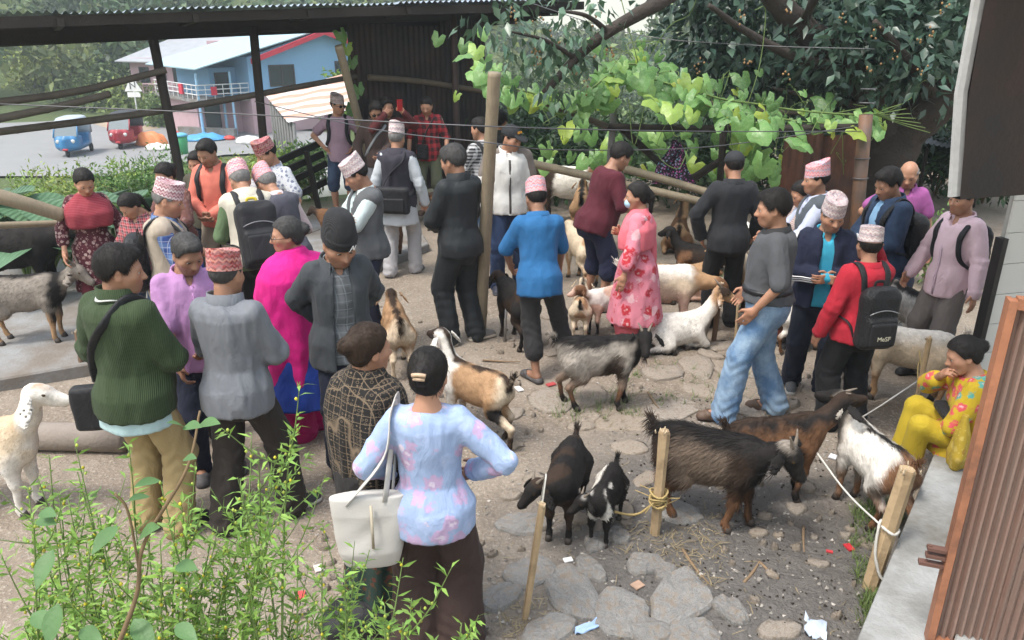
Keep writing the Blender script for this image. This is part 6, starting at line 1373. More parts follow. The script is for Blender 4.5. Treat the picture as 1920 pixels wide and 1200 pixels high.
    C = fn(V)
    m = MB(); m.add(V, F, C)
    o = link('goat', m.mesh('goat', [COAT], True), None, tuple(base), rz, sc); tag(o, label, 'goat', group)
    if tilt: o.rotation_euler = (math.radians(tilt), 0, rz)
    # coat of hair blades
    nb = fur if fur is not None else int(np.clip(14000 / max(dep - 1.5, 1.2), 1100, 5500))
    mb = MB()
    flow = lambda P, N: np.array([0, -1.0, -.9]) + np.where(P[:, 2:3] < .3 + dz, [0, .3, -1.0], [0, 0, 0.])
    hl = lambda P: np.where(np.linalg.norm(P - hb, axis=1) < .24, .35, 1.0) * np.where(P[:, 2] < .24 + dz, .35, 1.0) * hairy * np.where((np.abs(P[:, 0]) < .04) & (P[:, 2] > zc + .1), 1.35, 1.0)
    blades(mb, V, F, nb, hl, .0022 * max(1, dep / 4), flow, fn, .22, seed, curl=.9)
    if beard: 
        p = hd_(0, .13, -.075)
        for q in range(26): mb.tube([p + RNG.normal(size=3) * [.012, .018, .004], p + RNG.normal(size=3) * [.016, .02, .01] - [0, 0, beard]], [.003, .0008], 3, rules[-1][2] if beard < 0 else fn(np.array([p]))[0])
    if tail: 
        for q in range(60): mb.tube([tb + (te - tb) * random.random() + RNG.normal(size=3) * .008, te + (te - tb) * .25 + RNG.normal(size=3) * [.018, .022, .02]], [.0045, .001], 3, fn(tb[None])[0])
    mb.obj('coat_hair', COAT, o, True)
    for h in hoofs:
        b = MB(); b.tube([(h[0], h[1], .05), (h[0], h[1] + .012, 0.0)], [.025, .032], 7); b.obj('hoof', HOOF, o)
    eb = MB()
    for e in (-1, 1):
        b = MB(); n1 = 8; th = np.arange(n1) * 2 * math.pi / n1; c = np.array([e * .0575, .078, .026]);
        X = np.concatenate([[c + np.array([e * .005, 0, 0])], c + np.stack([np.zeros(n1), np.cos(th) * .012, np.sin(th) * .009], 1)])
        b.add(X @ Rf.T + hb, np.array([[0, 1 + i, 1 + (i + 1) % n1] for i in range(n1)])); b.obj('eye', GEYE, o)
    if horns:
        for e in (-1, 1):
            L = horns; p = [hd_(e * .025, .01, .06), hd_(e * .038, -.015, .06 + L * .5), hd_(e * (.055 + L * .15), -.03 - L * .45, .06 + L * .9)]
            b = MB(); b.tube(bez(*p, n=7), np.linspace(.016, .004, 7), 7); b.obj('horn', HORN, o)
    f = Fig(); f.o = o; f.base = base; f.sc = sc; f.rz = rz; f.hb = hb; f.nm = nm; f.w = lambda p: rotz(rz) @ (np.asarray(p, float) * sc) + base
    return f
def rope(label, pts, r=.006, mat=None, sag=.0, name='rope', group=None):
    P = np.array(pts, float); c = poly(P, 8)
    if sag: t = np.linspace(0, 1, len(c)); c[:, 2] -= sag * 4 * t * (1 - t)
    b = MB(); b.tube(c, r, 6, jit=.2); o = b.obj(name, mat or ROPE); return tag(o, label, 'rope', group)
# ---------------------------------------------------------------- people in the courtyard
C = cloth
TP = [('topi_rose', (.58, .36, .38), (.26, .10, .12), (.72, .64, .64)), ('topi_pink', (.66, .30, .34), (.42, .14, .20), (.80, .55, .45)), ('topi_white', (.68, .60, .58), (.45, .28, .28), (.30, .24, .28)), ('topi_red', (.42, .06, .055), (.22, .03, .03), (.55, .22, .16)), ('topi_grey', (.34, .25, .23), (.20, .12, .11), (.42, .34, .32)), ('topi_bright', (.70, .34, .36), (.60, .16, .18), (.30, .36, .46)), ('topi_crimson', (.36, .05, .06), (.14, .02, .02), (.42, .18, .12))]
TPM = {n: C(n, 'topi', a, b, c) for n, a, b, c in TP}
def T(n, tilt=0): return ('topi', TPM['topi_' + n], tilt)
BLKC = C('black_cloth', 'plain', (.014, .014, .015)); NAVY = C('navy_cloth', 'plain', (.018, .022, .042)); KHAKI = C('khaki_cloth', 'plain', (.36, .27, .13)); GREYT = C('grey_trouser', 'plain', (.14, .13, .125)); LGREY = C('pale_grey_cloth', 'plain', (.42, .41, .42)); DBRN = C('dark_brown_cloth', 'plain', (.028, .022, .018)); BEIGE = C('beige_cloth', 'plain', (.40, .34, .27))
JEAN = C('denim_blue', 'denim', (.10, .19, .33), (.34, .46, .58), (.05, .1, .2)); JEAND = C('denim_dark', 'denim', (.022, .035, .07), (.06, .09, .15), (.01, .02, .04))
BAGB = C('bag_black', 'plain', (.016, .016, .018), rough=.6); BAGL = C('bag_leather', 'leather', (.013, .013, .014))
def shawl(f, mat, prof, fold=(7, .07, 0, .45, 1.6), name='shawl', yaw=0, amp=.009, vf=.9):
    s = SDF(); s.stack(f.hx, f.R @ rotz(yaw), prof, k=0, fold=fold, pw=2.7); V, F = s.mesh(f.vox * vf); return f.part(name, V, F, mat, amp, 3, 22)
SHO_B = ('sneaker', (.03, .03, .034), (.45, .45, .44)); SAN = ('clog', (.07, .065, .065), (.06, .055, .055)); SANB = ('clog', (.10, .065, .045), (.08, .05, .04)); DK = ('sneaker', (.018, .018, .02), (.03, .03, .03))

f = person('woman in maroon floral kurta with red striped shawl holding a goat rope', (156, 320), 1.53, 152, 'f', head=(-12, 28, 0), arms=(('.front'), 'relax') if 0 else ('relax', 'relax'), top=dict(mat=C('maroon_floral', 'floral', (.075, .014, .022), (.42, .33, .30), (.26, .12, .12), 1.5), hem=-.45, flare=.08, neck='round', sleeve='three', name='kurta'), bottom=dict(mat=C('maroon_plain', 'plain', (.09, .012, .02))), hair='bun', shoes=SAN, z0=.1, skin=1.05)
shawl(f, C('red_shawl', 'stripe', (.25, .02, .035), (.30, .06, .075), sc=.7), [(.20, .20, .165, .03), (.34, .225, .185, .02), (.42, .20, .15), (.49, .11, .09), (.52, .07, .07)])
f = person('girl in red and black plaid shirt looking down beside the woman in maroon', (226, 369), 1.36, 190, 'f', head=(25, 38, 0), arms=('front', 'front'), top=dict(mat=C('girl_plaid', 'plaid', (.38, .05, .06), (.05, .03, .035), (.6, .42, .42), .6), neck='shirt', hem=-.14), bottom=dict(mat=JEAND), hair='pony', z0=.1, shoes=DK)
f = person('woman in brown spotted blouse standing at the back of the left group', (299, 308), 1.50, 195, 'f', head=(15, 22, 0), arms=('front', 'front'), top=dict(mat=C('brown_spot', 'floral', (.17, .075, .06), (.09, .05, .08), (.3, .17, .14), 1.7), hem=-.14), bottom=dict(mat=C('blue_skirt', 'plain', (.03, .08, .32)), kind='skirt'), hair='bun', z0=.1, shoes=SAN)
f = person('grey haired man in beige vest and blue plaid shirt with leather backpack', (322, 334), 1.64, 72, head=(10, 18, 0), arms=('fwd', 'front'), top=dict(mat=C('blue_plaid', 'plaid', (.03, .06, .20), (.12, .2, .38), (.4, .42, .5), 1.0), sleeve='elbow', neck='shirt'), over=dict(mat=BEIGE, sleeve='none', neck='vest', name='vest'), bottom=dict(mat=JEAN), hat=T('rose'), hairc='grey', z0=.1, shoes=DK)
backpack(f, 'black leather backpack on the man in the beige vest', BAGL, None, .15, .2, .075, .17, .05)
f = person('man in orange shirt and khaki trousers with hands clasped in front', (379, 263), 1.68, 184, head=(12, 24, 0), arms=('front', 'front'), top=dict(mat=C('orange_check', 'check', (.66, .15, .10), (.74, .24, .18), sc=.2), neck='shirt', hem=-.08), bottom=dict(mat=C('taupe_cloth', 'plain', (.30, .24, .18))), z0=.1, shoes=DK, skin=.78)
backpack(f, 'black backpack on the man in the orange shirt', BAGB, None, .14, .2, .06)
f = person('dark haired man half hidden behind the man in the orange shirt', (363, 284), 1.51, 188, head=(0, 15, 0), top=dict(mat=C('olive_cloth', 'plain', (.07, .065, .045)), neck='round'), bottom=dict(mat=NAVY), z0=.1, shoes=DK)
f = person('man in pink topi and green jacket with large black backpack, seen from behind', (441, 305), 1.64, 330, lean=18, head=(-8, 18, 0), arms=('front', 'front'), top=dict(mat=C('green_jacket', 'plain', (.10, .155, .075)), neck='shirt', hem=-.14, infl=.03), over=dict(mat=C('cream_vest', 'plain', (.55, .51, .42)), sleeve='none', hem=-.1, neck='coat', infl=.055, name='vest'), bottom=dict(mat=BLKC), hat=T('pink'), hairc='grey', z0=.1, shoes=DK)
backpack(f, 'large black backpack with yellow handle on the man in green', BAGB, None, .165, .27, .10, .12, .06, plain('yellow_strap', (.55, .42, .03)))
f = person('man in pink topi and slate vest bending beside the man in green', (484, 316), 1.60, 315, lean=20, head=(-8, 24, 0), arms=('front', 'front'), top=dict(mat=C('pink_stripe', 'stripe', (.55, .42, .42), (.62, .55, .55), sc=.5), neck='shirt'), over=dict(mat=C('slate_vest', 'plain', (.075, .075, .095)), sleeve='none', neck='vest', name='vest'), bottom=dict(mat=GREYT), hat=T('bright'), hairc='grey', z0=.1, shoes=SAN)
f = person('man in red topi and white floral shirt by the shed post', (484, 258), 1.67, 205, head=(18, 24, 0), arms=('relax', 'relax'), top=dict(mat=C('white_floral', 'floral', (.62, .63, .66), (.16, .18, .26), (.3, .32, .4), 1.6), sleeve='short', neck='shirt', hem=-.14), bottom=dict(mat=GREYT), hat=T('crimson'), z0=.1, shoes=SAN)
f = person('man in lavender t-shirt, topi and sunglasses with hands on hips', (632, 174), 1.73, 172, head=(-42, 4, 0), arms=('hip', 'hip'), top=dict(mat=C('lavender_tee', 'plain', (.36, .24, .29)), sleeve='short', hem=-.12), bottom=dict(mat=JEAND, kind='shorts', t=.1), hat=T('grey'), glasses='sun', shoes=SAN, skin=1.1, z0=0.1)
backpack(f, 'black backpack on the man with hands on hips', BAGB, None, .15, .22, .07)
f = person('man in brown jacket and dark sunglasses in front of the dark wall', (704, 190), 1.71, 168, head=(-5, 26, 0), arms=('front', 'relax'), top=dict(mat=C('brown_jacket', 'plain', (.065, .042, .035)), neck='stand', hem=-.12, infl=.03), bottom=dict(mat=C('grey_shorts', 'plain', (.22, .22, .23)), kind='shorts'), hair='thick', glasses='sun', shoes=('sneaker', (.08, .16, .17), (.1, .18, .19)), skin=.95, z0=0.1)
strap_obj(carried(f, 'bag_strap', 'grey bag strap across the man in the brown jacket', 'strap'), [f.loc(-.12, -.06, .50), f.surf(-35, .42, .045), f.surf(0, .32, .042), f.surf(40, .15, .042), f.surf(70, .02, .045)], plain('grey_strap', (.25, .26, .27)), .02)
f = person('person in dark red holding up a phone behind the man in sunglasses', (724, 181), 1.72, 140, head=(0, 5, 0), arms=('phone', 'phone'), top=dict(mat=C('dark_red_cloth', 'plain', (.10, .02, .02)), neck='round'), bottom=dict(mat=NAVY), hair='thick', shoes=DK, z0=0.1)
b = MB(); b.box((-.04, -.006, -.075), (.04, .006, .075), f.R, f.wr[-1] + [.1, .06, .12]); ph = carried(f, 'phone', 'red phone held up in front of the dark wall', 'phone'); b.obj('case', plain('red_phone', (.35, .02, .025), .3), ph, smooth=False)
f = person('man in red and black plaid shirt before the dark wall', (798, 182), 1.72, 182, head=(0, 24, 0), arms=('relax', 'relax'), top=dict(mat=C('red_plaid', 'plaid', (.42, .035, .045), (.035, .02, .022), (.12, .02, .02), 1.25), sleeve='elbow', neck='polo', hem=-.14), bottom=dict(mat=C('green_shorts', 'plain', (.11, .12, .075)), kind='shorts'), hair='buzz', shoes=SANB, wide=1.03, skin=1.15, z0=0.1)
shoulder_bag(f, 'small black pouch on the man in red plaid', BAGL, (.06, .20, .93), (.085, .035, .11), [f.loc(-.12, -.02, .49), f.loc(-.09, .1, .44), f.loc(0, .17, .28), f.loc(.06, .18, .1)], 0, .02, name='pouch', wdt=.012)
f = person('old man in white topi and dark vest seen from behind', (744, 230), 1.72, 8, head=(0, 12, 0), arms=('down', 'down'), top=dict(mat=C('pale_shirt', 'plain', (.52, .55, .58)), neck='shirt', hem=-.30, flare=.05, infl=.026), over=dict(mat=C('charcoal_vest', 'plain', (.038, .034, .046)), sleeve='none', neck='coat', name='vest', hem=-.12), bottom=dict(mat=LGREY, cuff=.062), hat=T('white'), hairc='grey', shoes=('clog', (.10, .10, .115), (.1, .1, .11)), feet=((-.12, -.1), (.13, .1)), z0=0)
shoulder_bag(f, 'black shoulder bag hanging on the back of the old man', BAGB, (-.02, -.215, .93), (.20, .05, .15), [f.loc(-.15, -.19, .1), f.surf(-168, .28, .062), f.surf(150, .42, .058), f.loc(.11, -.02, .50), f.surf(40, .38, .06), f.surf(70, .2, .06), f.surf(110, .08, .06), f.loc(.16, -.18, .04)], 0, .035, wdt=.022, pocket=-1)
f = person('man in white topi and grey vest with arms crossed', (649, 296), 1.64, 236, head=(15, 28, 0), arms=('cross', 'cross'), top=dict(mat=C('mint_shirt', 'plain', (.52, .60, .60)), neck='shirt', hem=-.1), over=dict(mat=C('grey_vest', 'plain', (.10, .105, .11)), sleeve='none', neck='vest', name='vest', open=.05), bottom=dict(mat=NAVY), hat=T('white'), z0=.1, shoes=DK, skin=.85)
f = person('man in black tracksuit beside the upright bamboo pole', (843, 268), 1.82, 318, head=(-18, 14, 0), arms=('front', 'front'), top=dict(mat=C('track_black', 'plain', (.017, .02, .022), rough=.6), neck='stand', hem=-.12, infl=.034), bottom=dict(mat=C('track_black', 'plain', (.017, .02, .022)), infl=.03, cuff=.05), hair='thick', hairc='salt', shoes=('sneaker', (.16, .15, .14), (.55, .5, .42)), feet=((-.11, .02), (.12, -.04)), fyaw=(10, -100))
f = person('man in black and white checked shirt behind the bamboo pole', (899, 219), 1.77, 318, head=(-15, 5, 0), arms=('front', 'belly'), top=dict(mat=C('bw_check', 'check', (.03, .03, .034), (.55, .55, .56), sc=.75), neck='shirt', hem=-.14), bottom=dict(mat=JEAN), hair='short', shoes=('sneaker', (.06, .05, .05), (.5, .4, .3)))
backpack(f, 'dark backpack on the man in the checked shirt', BAGB, None, .15, .22, .075)
f = person('man in black jacket mostly hidden behind the capped man', (938, 204), 1.80, 28, head=(0, 10, 0), top=dict(mat=BLKC, neck='stand', infl=.03), bottom=dict(mat=NAVY), hair='thick', shoes=DK)
f = person('man in black cap and white jacket looking to the right', (963, 233), 1.80, 172, head=(-42, 14, 0), arms=('down', 'relax'), top=dict(mat=C('white_jacket', 'plain', (.60, .59, .56), rough=.6), neck='stand', hem=-.11, infl=.036, placket=plain('dark_zip', (.06, .055, .05))), bottom=dict(mat=C('navy_track', 'plain', (.015, .03, .075))), hat=('cap', plain('cap_black', (.015, .016, .018), .8), 0, plain('cap_orange', (.6, .28, .03))), shoes=('sneaker', (.02, .022, .035), (.08, .08, .09)), feet=((-.12, 0), (.13, .08)))
for sg in (-1, 1):
    s = SDF(); s.cone(f.sh[sg] + f.R @ np.array([-sg * .09, 0, .05]), f.sh[sg] + f.R @ np.array([sg * .015, 0, .012]), .055, .072, 0); s.cone(f.sh[sg] + f.R @ np.array([sg * .015, 0, .012]), f.sh[sg] + (f.el[sg] - f.sh[sg]) * .6 + [sg * .012, 0, 0], .073, .069, .02); V, F = s.mesh(f.vox); f.part('shoulder_panel', V, F, C('taupe_panel', 'plain', (.19, .16, .14)), .004)
f = person('man in pink topi and blue t-shirt, seen from behind', (1003, 334), 1.62, 352, lean=10, head=(-8, 10, 0), arms=(((-.2, .30, .92), (-1, -.6, 0), .8), ((.24, .30, .86), (1, -.8, 0), .8)), top=dict(mat=C('blue_tee', 'plain', (.022, .125, .30)), sleeve='elbow', neck='polo', hem=-.17, infl=.03), bottom=dict(mat=C('charcoal_cloth', 'plain', (.028, .027, .027)), kind='rolled', end=.26, cuff=.06), hat=T('bright'), shoes=SAN, feet=((-.04, -.16), (.30, .18)), fyaw=(30, -15), skin=.72)
f = person('stocky man in maroon t-shirt and navy shorts bending forward', (1177, 268), 1.74, 68, lean=18, head=(0, 14, 0), arms=('fwd', 'fwd'), top=dict(mat=C('maroon_tee', 'plain', (.085, .013, .022)), sleeve='elbow', hem=-.13, infl=.026), bottom=dict(mat=C('navy_shorts', 'plain', (.013, .016, .042)), kind='shorts', infl=.03, t=.22), hair='curly', shoes=SAN, wide=1.12, belly=.7, skin=.82, feet=((-.13, -.02), (.13, .02)))
f = person('woman in pink floral kurta, face mask and ponytail', (1194, 341), 1.54, 292, 'f', head=(-14, 6, 0), arms=('down', 'chest'), top=dict(mat=C('pink_floral', 'bigfloral', (.66, .22, .28), (.50, .035, .05), (.72, .42, .46), 1.0), hem=-.57, flare=.13, sleeve='three', name='kurta', sw=(.062, .06)), bottom=dict(mat=C('coral_pants', 'plain', (.74, .16, .19)), infl=.035, cuff=.09), hair='pony', shoes=SAN, feet=((-.08, 0), (.08, .02)))
shawl(f, C('coral_shawl', 'plain', (.76, .17, .21)), [(.16, .215, .16, .01), (.26, .22, .165, .01), (.36, .215, .155), (.44, .18, .12), (.50, .10, .085), (.535, .07, .07)])
s = SDF(); s.stack(f.loc(.16, -.07, -.42), f.R, [(0, .06, .09), (.4, .055, .085), (.8, .05, .07)], k=0, fold=(6, .15, 1, 1, 9)); V, F = s.mesh(f.vox); f.part('shawl_end', V, F, MATS['coral_shawl'], .006)
s = SDF(); s.ell((0, .067, -.058), (.056, .045, .048), k=0); s.ell((0, .02, -.05), (.07, .055, .08), None, .004, True); V, F = s.mesh(.006); link('face_mask', mesh_np('face_mask', V @ f.Rh.T * f.HS + f.hc, [F], [plain('mask_blue', (.38, .56, .68), .8)]), f.o)
f = person('man in black shirt, trousers and cap, seen from behind', (1377, 281), 1.70, 2, head=(-6, 14, 0), arms=(((-.25, .04, .90), (-1, -.4, 0), .5), 'relax'), top=dict(mat=C('black_shirt', 'plain', (.020, .021, .024)), neck='shirt', hem=-.14, infl=.028, sleeve='long'), bottom=dict(mat=BLKC), hat=('cap', plain('cap_charcoal', (.02, .021, .024), .8)), shoes=DK, wide=1.03)
f = person('man in grey polo shirt and faded jeans with hand in pocket', (1450, 351), 1.73, 288, head=(-6, 8, 0), arms=('pocket', 'relax'), top=dict(mat=C('grey_polo', 'plain', (.085, .088, .095)), sleeve='elbow', neck='polo', hem=-.06, cmat=plain('collar_dark', (.02, .02, .022)), infl=.028), bottom=dict(mat=JEAN, infl=.026, belt=1, cuff=.07), hair='thick', shoes=SANB, belly=.2, feet=((-.14, .20), (.12, -.14)), wide=.9)
f = person('woman in small checked blouse behind the man in grey polo', (1497, 341), 1.50, 262, 'f', head=(0, 24, 0), arms=('front', 'front'), top=dict(mat=C('tiny_check', 'check', (.30, .16, .15), (.62, .55, .5), sc=.35), hem=-.14), bottom=dict(mat=C('rust_skirt', 'plain', (.2, .06, .04)), kind='skirt'), hair='bun', shoes=SAN, skin=1.05)
f = person('man in patterned topi and slate vest facing left', (1533, 301), 1.66, 276, head=(-4, 5, 0), arms=('fwd', 'fwd'), top=dict(mat=C('lilac_shirt', 'plain', (.48, .52, .66)), neck='shirt', hem=-.12), over=dict(mat=C('steel_vest', 'plain', (.085, .10, .115)), sleeve='none', neck='vest', name='vest'), bottom=dict(mat=GREYT), hat=T('bright'), shoes=DK)
f = person('old man in pale topi and navy track jacket with white sleeve stripes', (1571, 369), 1.59, 192, head=(-12, 18, 0), arms=('belly', 'belly'), top=dict(mat=C('turquoise_polo', 'plain', (.05, .40, .58)), neck='polo', hem=-.1), over=dict(mat=C('navy_jacket', 'plain', (.014, .018, .042)), infl=.042, neck='coat', open=.075, hem=-.12), bottom=dict(mat=C('navy_trouser', 'plain', (.013, .017, .032)), infl=.026, cuff=.055), hat=T('white'), hairc='grey', shoes=('sneaker', (.07, .075, .08), (.5, .5, .48)), feet=((-.14, .0), (.10, -.1)), fyaw=(10, -5), skin=1.02)
for sg in (-1, 1):
    for q in (-1, 0, 1):
        E_, W_ = f.el[sg], f.wr[sg]; o1 = np.array([sg * .075, .02 * q * 1.0, .01]); ax = unit(W_ - E_); sd_ = unit(np.array([sg * .3, 1.0, -.3]) - ax * (np.array([sg * .3, 1.0, -.3]) @ ax)); up_ = np.cross(ax, sd_)
        pts = [f.sh[sg] + [sg * .06, .018 * q + .03, .055], f.sh[sg] + (E_ - f.sh[sg]) * .5 + [sg * .080, .018 * q + .055, .0], E_ + sd_ * .088 + up_ * q * .018 - ax * .01, E_ + (W_ - E_) * .5 + sd_ * .080 + up_ * q * .018, W_ - ax * .02 + sd_ * .068 + up_ * q * .016]
        V, F = tube(poly(pts, 6), .0065, 5, True, .6); link('sleeve_stripe', mesh_np('sleeve_stripe', V, F, [plain('white_print', (.8, .8, .8))]), f.go)
f = person('man in red jacket and topi with black backpack, arm raised', (1636, 420), 1.49, 352, head=(10, 4, 0), arms=('down', ((.15, .16, 1.50), (.7, .5, -1.0), 1.0)), top=dict(mat=C('red_jacket', 'plain', (.42, .018, .035)), neck='shirt', hem=-.12, infl=.034), bottom=dict(mat=C('deep_black', 'plain', (.009, .009, .010)), infl=.03, cuff=.065), hat=T('white'), shoes=SHO_B, feet=((-.13, 0), (.13, .02)))
backpack(f, 'black backpack with worn lettering on the man in the red jacket', BAGL, BAGB, .15, .24, .075, .13, .045, None, 'MeSF')
f = person('man in dark denim jacket and pale blue t-shirt looking down', (1661, 314), 1.70, 262, head=(-6, 22, 0), arms=('front', 'front'), top=dict(mat=C('paleblue_tee', 'plain', (.26, .46, .68)), hem=-.14), over=dict(mat=C('denim_jacket', 'denim', (.016, .032, .07), (.04, .07, .13), (.01, .02, .04)), infl=.044, neck='coat', open=.08, hem=-.12), bottom=dict(mat=GREYT), hair='thick', shoes=DK, skin=.85)
backpack(f, 'black leather backpack on the man in the denim jacket', BAGL, None, .14, .22, .08, .14, .05)
f = person('bald man in magenta polo shirt behind the denim jacket man', (1708, 304), 1.63, 196, head=(12, 24, 0), arms=('down', 'hip'), top=dict(mat=C('magenta_polo', 'plain', (.36, .10, .30)), sleeve='short', neck='polo', hem=-.12), bottom=dict(mat=NAVY), hair='bald', hairc='grey', shoes=SAN, skin=1.05)
f = person('man in pale pink shirt and grey trousers at the far right', (1812, 342), 1.64, 248, head=(6, 4, 0), arms=('down', 'relax'), top=dict(mat=C('pale_pink_shirt', 'stripe', (.72, .52, .58), (.75, .56, .62), sc=.4), neck='shirt', hem=-.16, infl=.03, placket=plain('placket_pink', (.6, .44, .52))), bottom=dict(mat=C('warm_grey_cloth', 'plain', (.17, .15, .14)), infl=.026, cuff=.065), hair='short', hairc='salt', shoes=DK, belly=.15, skin=1.1, wide=.9)
backpack(f, 'black backpack with strap on the man in pale pink', BAGB, None, .14, .2, .06)

# ---- foreground people
f = person('man in ribbed green sweater with black crossbody bag, seen from behind', (222, 455), 1.73, 24, head=(44, 8, 0), arms=('relax', 'front'), top=dict(mat=C('aqua_shirt', 'plain', (.45, .62, .64)), hem=-.20, infl=.018, sleeve='none', zmax=.2), over=dict(mat=C('green_knit', 'knit', (.045, .072, .030)), infl=.036, hem=-.13, neck='turtle'), bottom=dict(mat=KHAKI, infl=.024, cuff=.06), hair='thick', shoes=DK, wide=1.10, belly=.35, skin=.95)
shoulder_bag(f, 'black crossbody bag on the man in the green sweater', BAGB, tuple(f.surf(-125, -.10, .085)), (.10, .045, .13), [f.surf(-110, .02, .055), f.surf(-140, .15, .05), f.surf(-172, .30, .05), f.surf(160, .42, .05), f.loc(.10, -.05, .515), f.loc(.10, .05, .49), f.surf(15, .36, .05), f.surf(-35, .2, .05), f.surf(-80, .06, .05)], .6, .03, name='crossbody_bag', wdt=.024)
st = MB(); pts = poly([f.loc(-.06, .05, .50), f.loc(-.075, -.02, .525), f.loc(-.02, -.095, .515), f.loc(.05, -.075, .52), f.loc(.085, .0, .50), f.loc(.09, .1, .42)], 8); st.tube(pts, .017, 6, None, 0, True, .3); lan = st.obj('lanyard', C('lanyard_cloth', 'stripe', (.55, .06, .05), (.5, .5, .48), sc=4.0), f.o)
f = person('man in lavender polo shirt looking down among the front group', (353, 443), 1.64, 148, head=(-14, 26, 0), arms=('front', 'low'), top=dict(mat=C('lavender_polo', 'plain', (.42, .22, .43)), sleeve='elbow', neck='polo', hem=-.13, infl=.028, placket=plain('lav_placket', (.38, .19, .39))), bottom=dict(mat=NAVY), hair='bald' if 0 else 'short', hairc='salt', shoes=SAN, wide=1.05, belly=.3, skin=.85)
f = person('man in red topi and grey jacket, seen from behind', (421, 459), 1.65, 12, head=(0, 10, 0), arms=('front', 'front'), top=dict(mat=C('grey_jacket', 'plain', (.17, .18, .20), rough=.65), neck='stand', hem=-.15, infl=.040, amp=.010), bottom=dict(mat=DBRN, infl=.026, cuff=.065), hat=T('red', 6), hair='buzz', hairc='salt', shoes=('sneaker', (.03, .03, .03), (.45, .43, .4)), feet=((-.10, -.16), (.20, .10)), fyaw=(10, -30), skin=.9)
f = person('woman in glasses wrapped in a bright magenta shawl', (533, 407), 1.59, 306, 'f', head=(-56, 4, 0), arms=('wrap', 'wrap'), top=dict(sleeve='none', zmax=.3, mat=C('royal_blue', 'plain', (.018, .055, .33)), hem=-.62, flare=.16, name='kurta'), bottom=dict(mat=C('magenta_pants', 'plain', (.42, .012, .12)), infl=.045, cuff=.09), hair='bun', hairc='salt', glasses='clear', shoes=('clog', (.05, .03, .03), (.04, .03, .03)))
shawl(f, C('magenta_shawl', 'plain', (.72, .015, .24)), [(-.66, .27, .22, .0), (-.2, .285, .22), (.05, .285, .215, .01), (.22, .29, .22, .02), (.36, .275, .19), (.44, .235, .15), (.48, .20, .125), (.51, .125, .10), (.56, .078, .078)], (8, .07, 1.0, .38, 1.3), amp=.011)
f = person('man in black beanie and open grey jacket over plaid shirt', (641, 408), 1.69, 158, head=(-12, 26, 0), arms=('behind', 'behind'), top=dict(mat=C('grey_plaid', 'plaid', (.085, .09, .095), (.14, .15, .16), (.21, .235, .26), 1.2), neck='shirt', hem=-.14), over=dict(mat=C('slate_jacket', 'plain', (.05, .056, .062)), infl=.048, neck='coat', open=.085, hem=-.17, flare=.06), bottom=dict(mat=C('navy_trouser', 'plain', (.013, .017, .032))), hat=('beanie', C('beanie_knit', 'knit', (.026, .026, .028), sc=.6)), shoes=DK, skin=.85, hs=1.15, wide=.95)
f = person('woman with hair bun in black patterned shawl and dark green skirt', (692, 606), 1.55, 38, 'f', head=(16, 6, 0), arms=(((-.17, .06, .87), (-.1, -1, 0), .4), 'wrap'), top=dict(mat=C('black_red_cuff', 'plain', (.02, .018, .018)), hem=-.2, sleeve='none', zmax=.3), bottom=dict(mat=C('green_print', 'floral', (.018, .040, .032), (.08, .055, .02), (.10, .03, .02), 1.6), kind='skirt', flare=.04, low=.10), hair='bun', hairc='brown', shoes=('clog', (.06, .05, .05), (.1, .1, .12)))
shawl(f, C('black_lattice', 'lattice', (.012, .011, .010), (.26, .19, .125)), [(-.22, .165, .14, -.01), (.0, .20, .165), (.18, .22, .175), (.33, .222, .165), (.43, .208, .138), (.475, .19, .122), (.51, .12, .10), (.56, .08, .08)], (7, .07, 2.0, .38, 1.4), amp=.010)
s = SDF(); s.cone(f.el[-1] + (f.wr[-1] - f.el[-1]) * .45, f.wr[-1] - (f.wr[-1] - f.el[-1]) * .04, .052, .055, 0); V, F = s.mesh(f.vox); f.part('cuff', V, F, plain('red_cuff', (.42, .03, .03)), .003)
f = person('woman in pale blue floral top and brown trousers, nearest the camera', (803, 651), 1.54, 3, 'f', head=(6, 8, 0), arms=(((-.24, .16, .98), (-.7, -1, 0), .5), ((.20, .10, 1.03), (1, -.5, 0), .5)), top=dict(mat=C('blue_floral', 'bigfloral', (.34, .44, .66), (.52, .38, .58), (.40, .50, .74), 1.1), hem=-.14, infl=.022, amp=.008), bottom=dict(mat=C('brown_trouser', 'plain', (.052, .032, .027)), infl=.028, loose=2.0, cuff=.105), hair='bun', shoes=SAN, wide=1.06, skin=1.1)
cl = MB(); cl.tube(poly([(-.03, -.165, .045), (0, -.172, .05), (.03, -.165, .045)], 5), .010, 6); cl.tube(poly([(-.025, -.163, .028), (0, -.17, .03), (.025, -.163, .028)], 5), .008, 6); cl.V = [v @ f.Rh.T * f.HS + f.hc for v in cl.V]; cl.obj('hair_clip', plain('clip_tortoise', (.42, .30, .2), .3, .5, 60), f.o)
tote = carried(f, 'tote_bag', 'off white leather tote bag on the nearest woman', 'tote bag'); TOTE = plain('tote_leather', (.50, .48, .45), .5, .1, 5, 90, .002)
s = SDF(); c0 = np.array([-.285, -.115, .83]); s.stack(c0, rotz(.15), [(-.19, .13, .055), (-.1, .155, .07), (.1, .175, .06), (.19, .18, .035)], k=0, pw=3.2); V, F = s.mesh(.0075); N = normals(V, F); V = V + N * WNS[4](V, 20)[:, None] * .012; link('bag_body', mesh_np('bag_body', V, [F], [TOTE]), tote)
for dy, dx in ((-.05, .0), (.03, .02)): strap_obj(tote, [c0 + [-.09 + dx, dy, .16], f.loc(-.19, -.11 + dy * .6, .30), f.loc(-.16, -.05 + dy * .5, .50), f.loc(-.15, .04 + dy, .49), c0 + [.09 + dx, dy + .02, .17]], TOTE, .016)
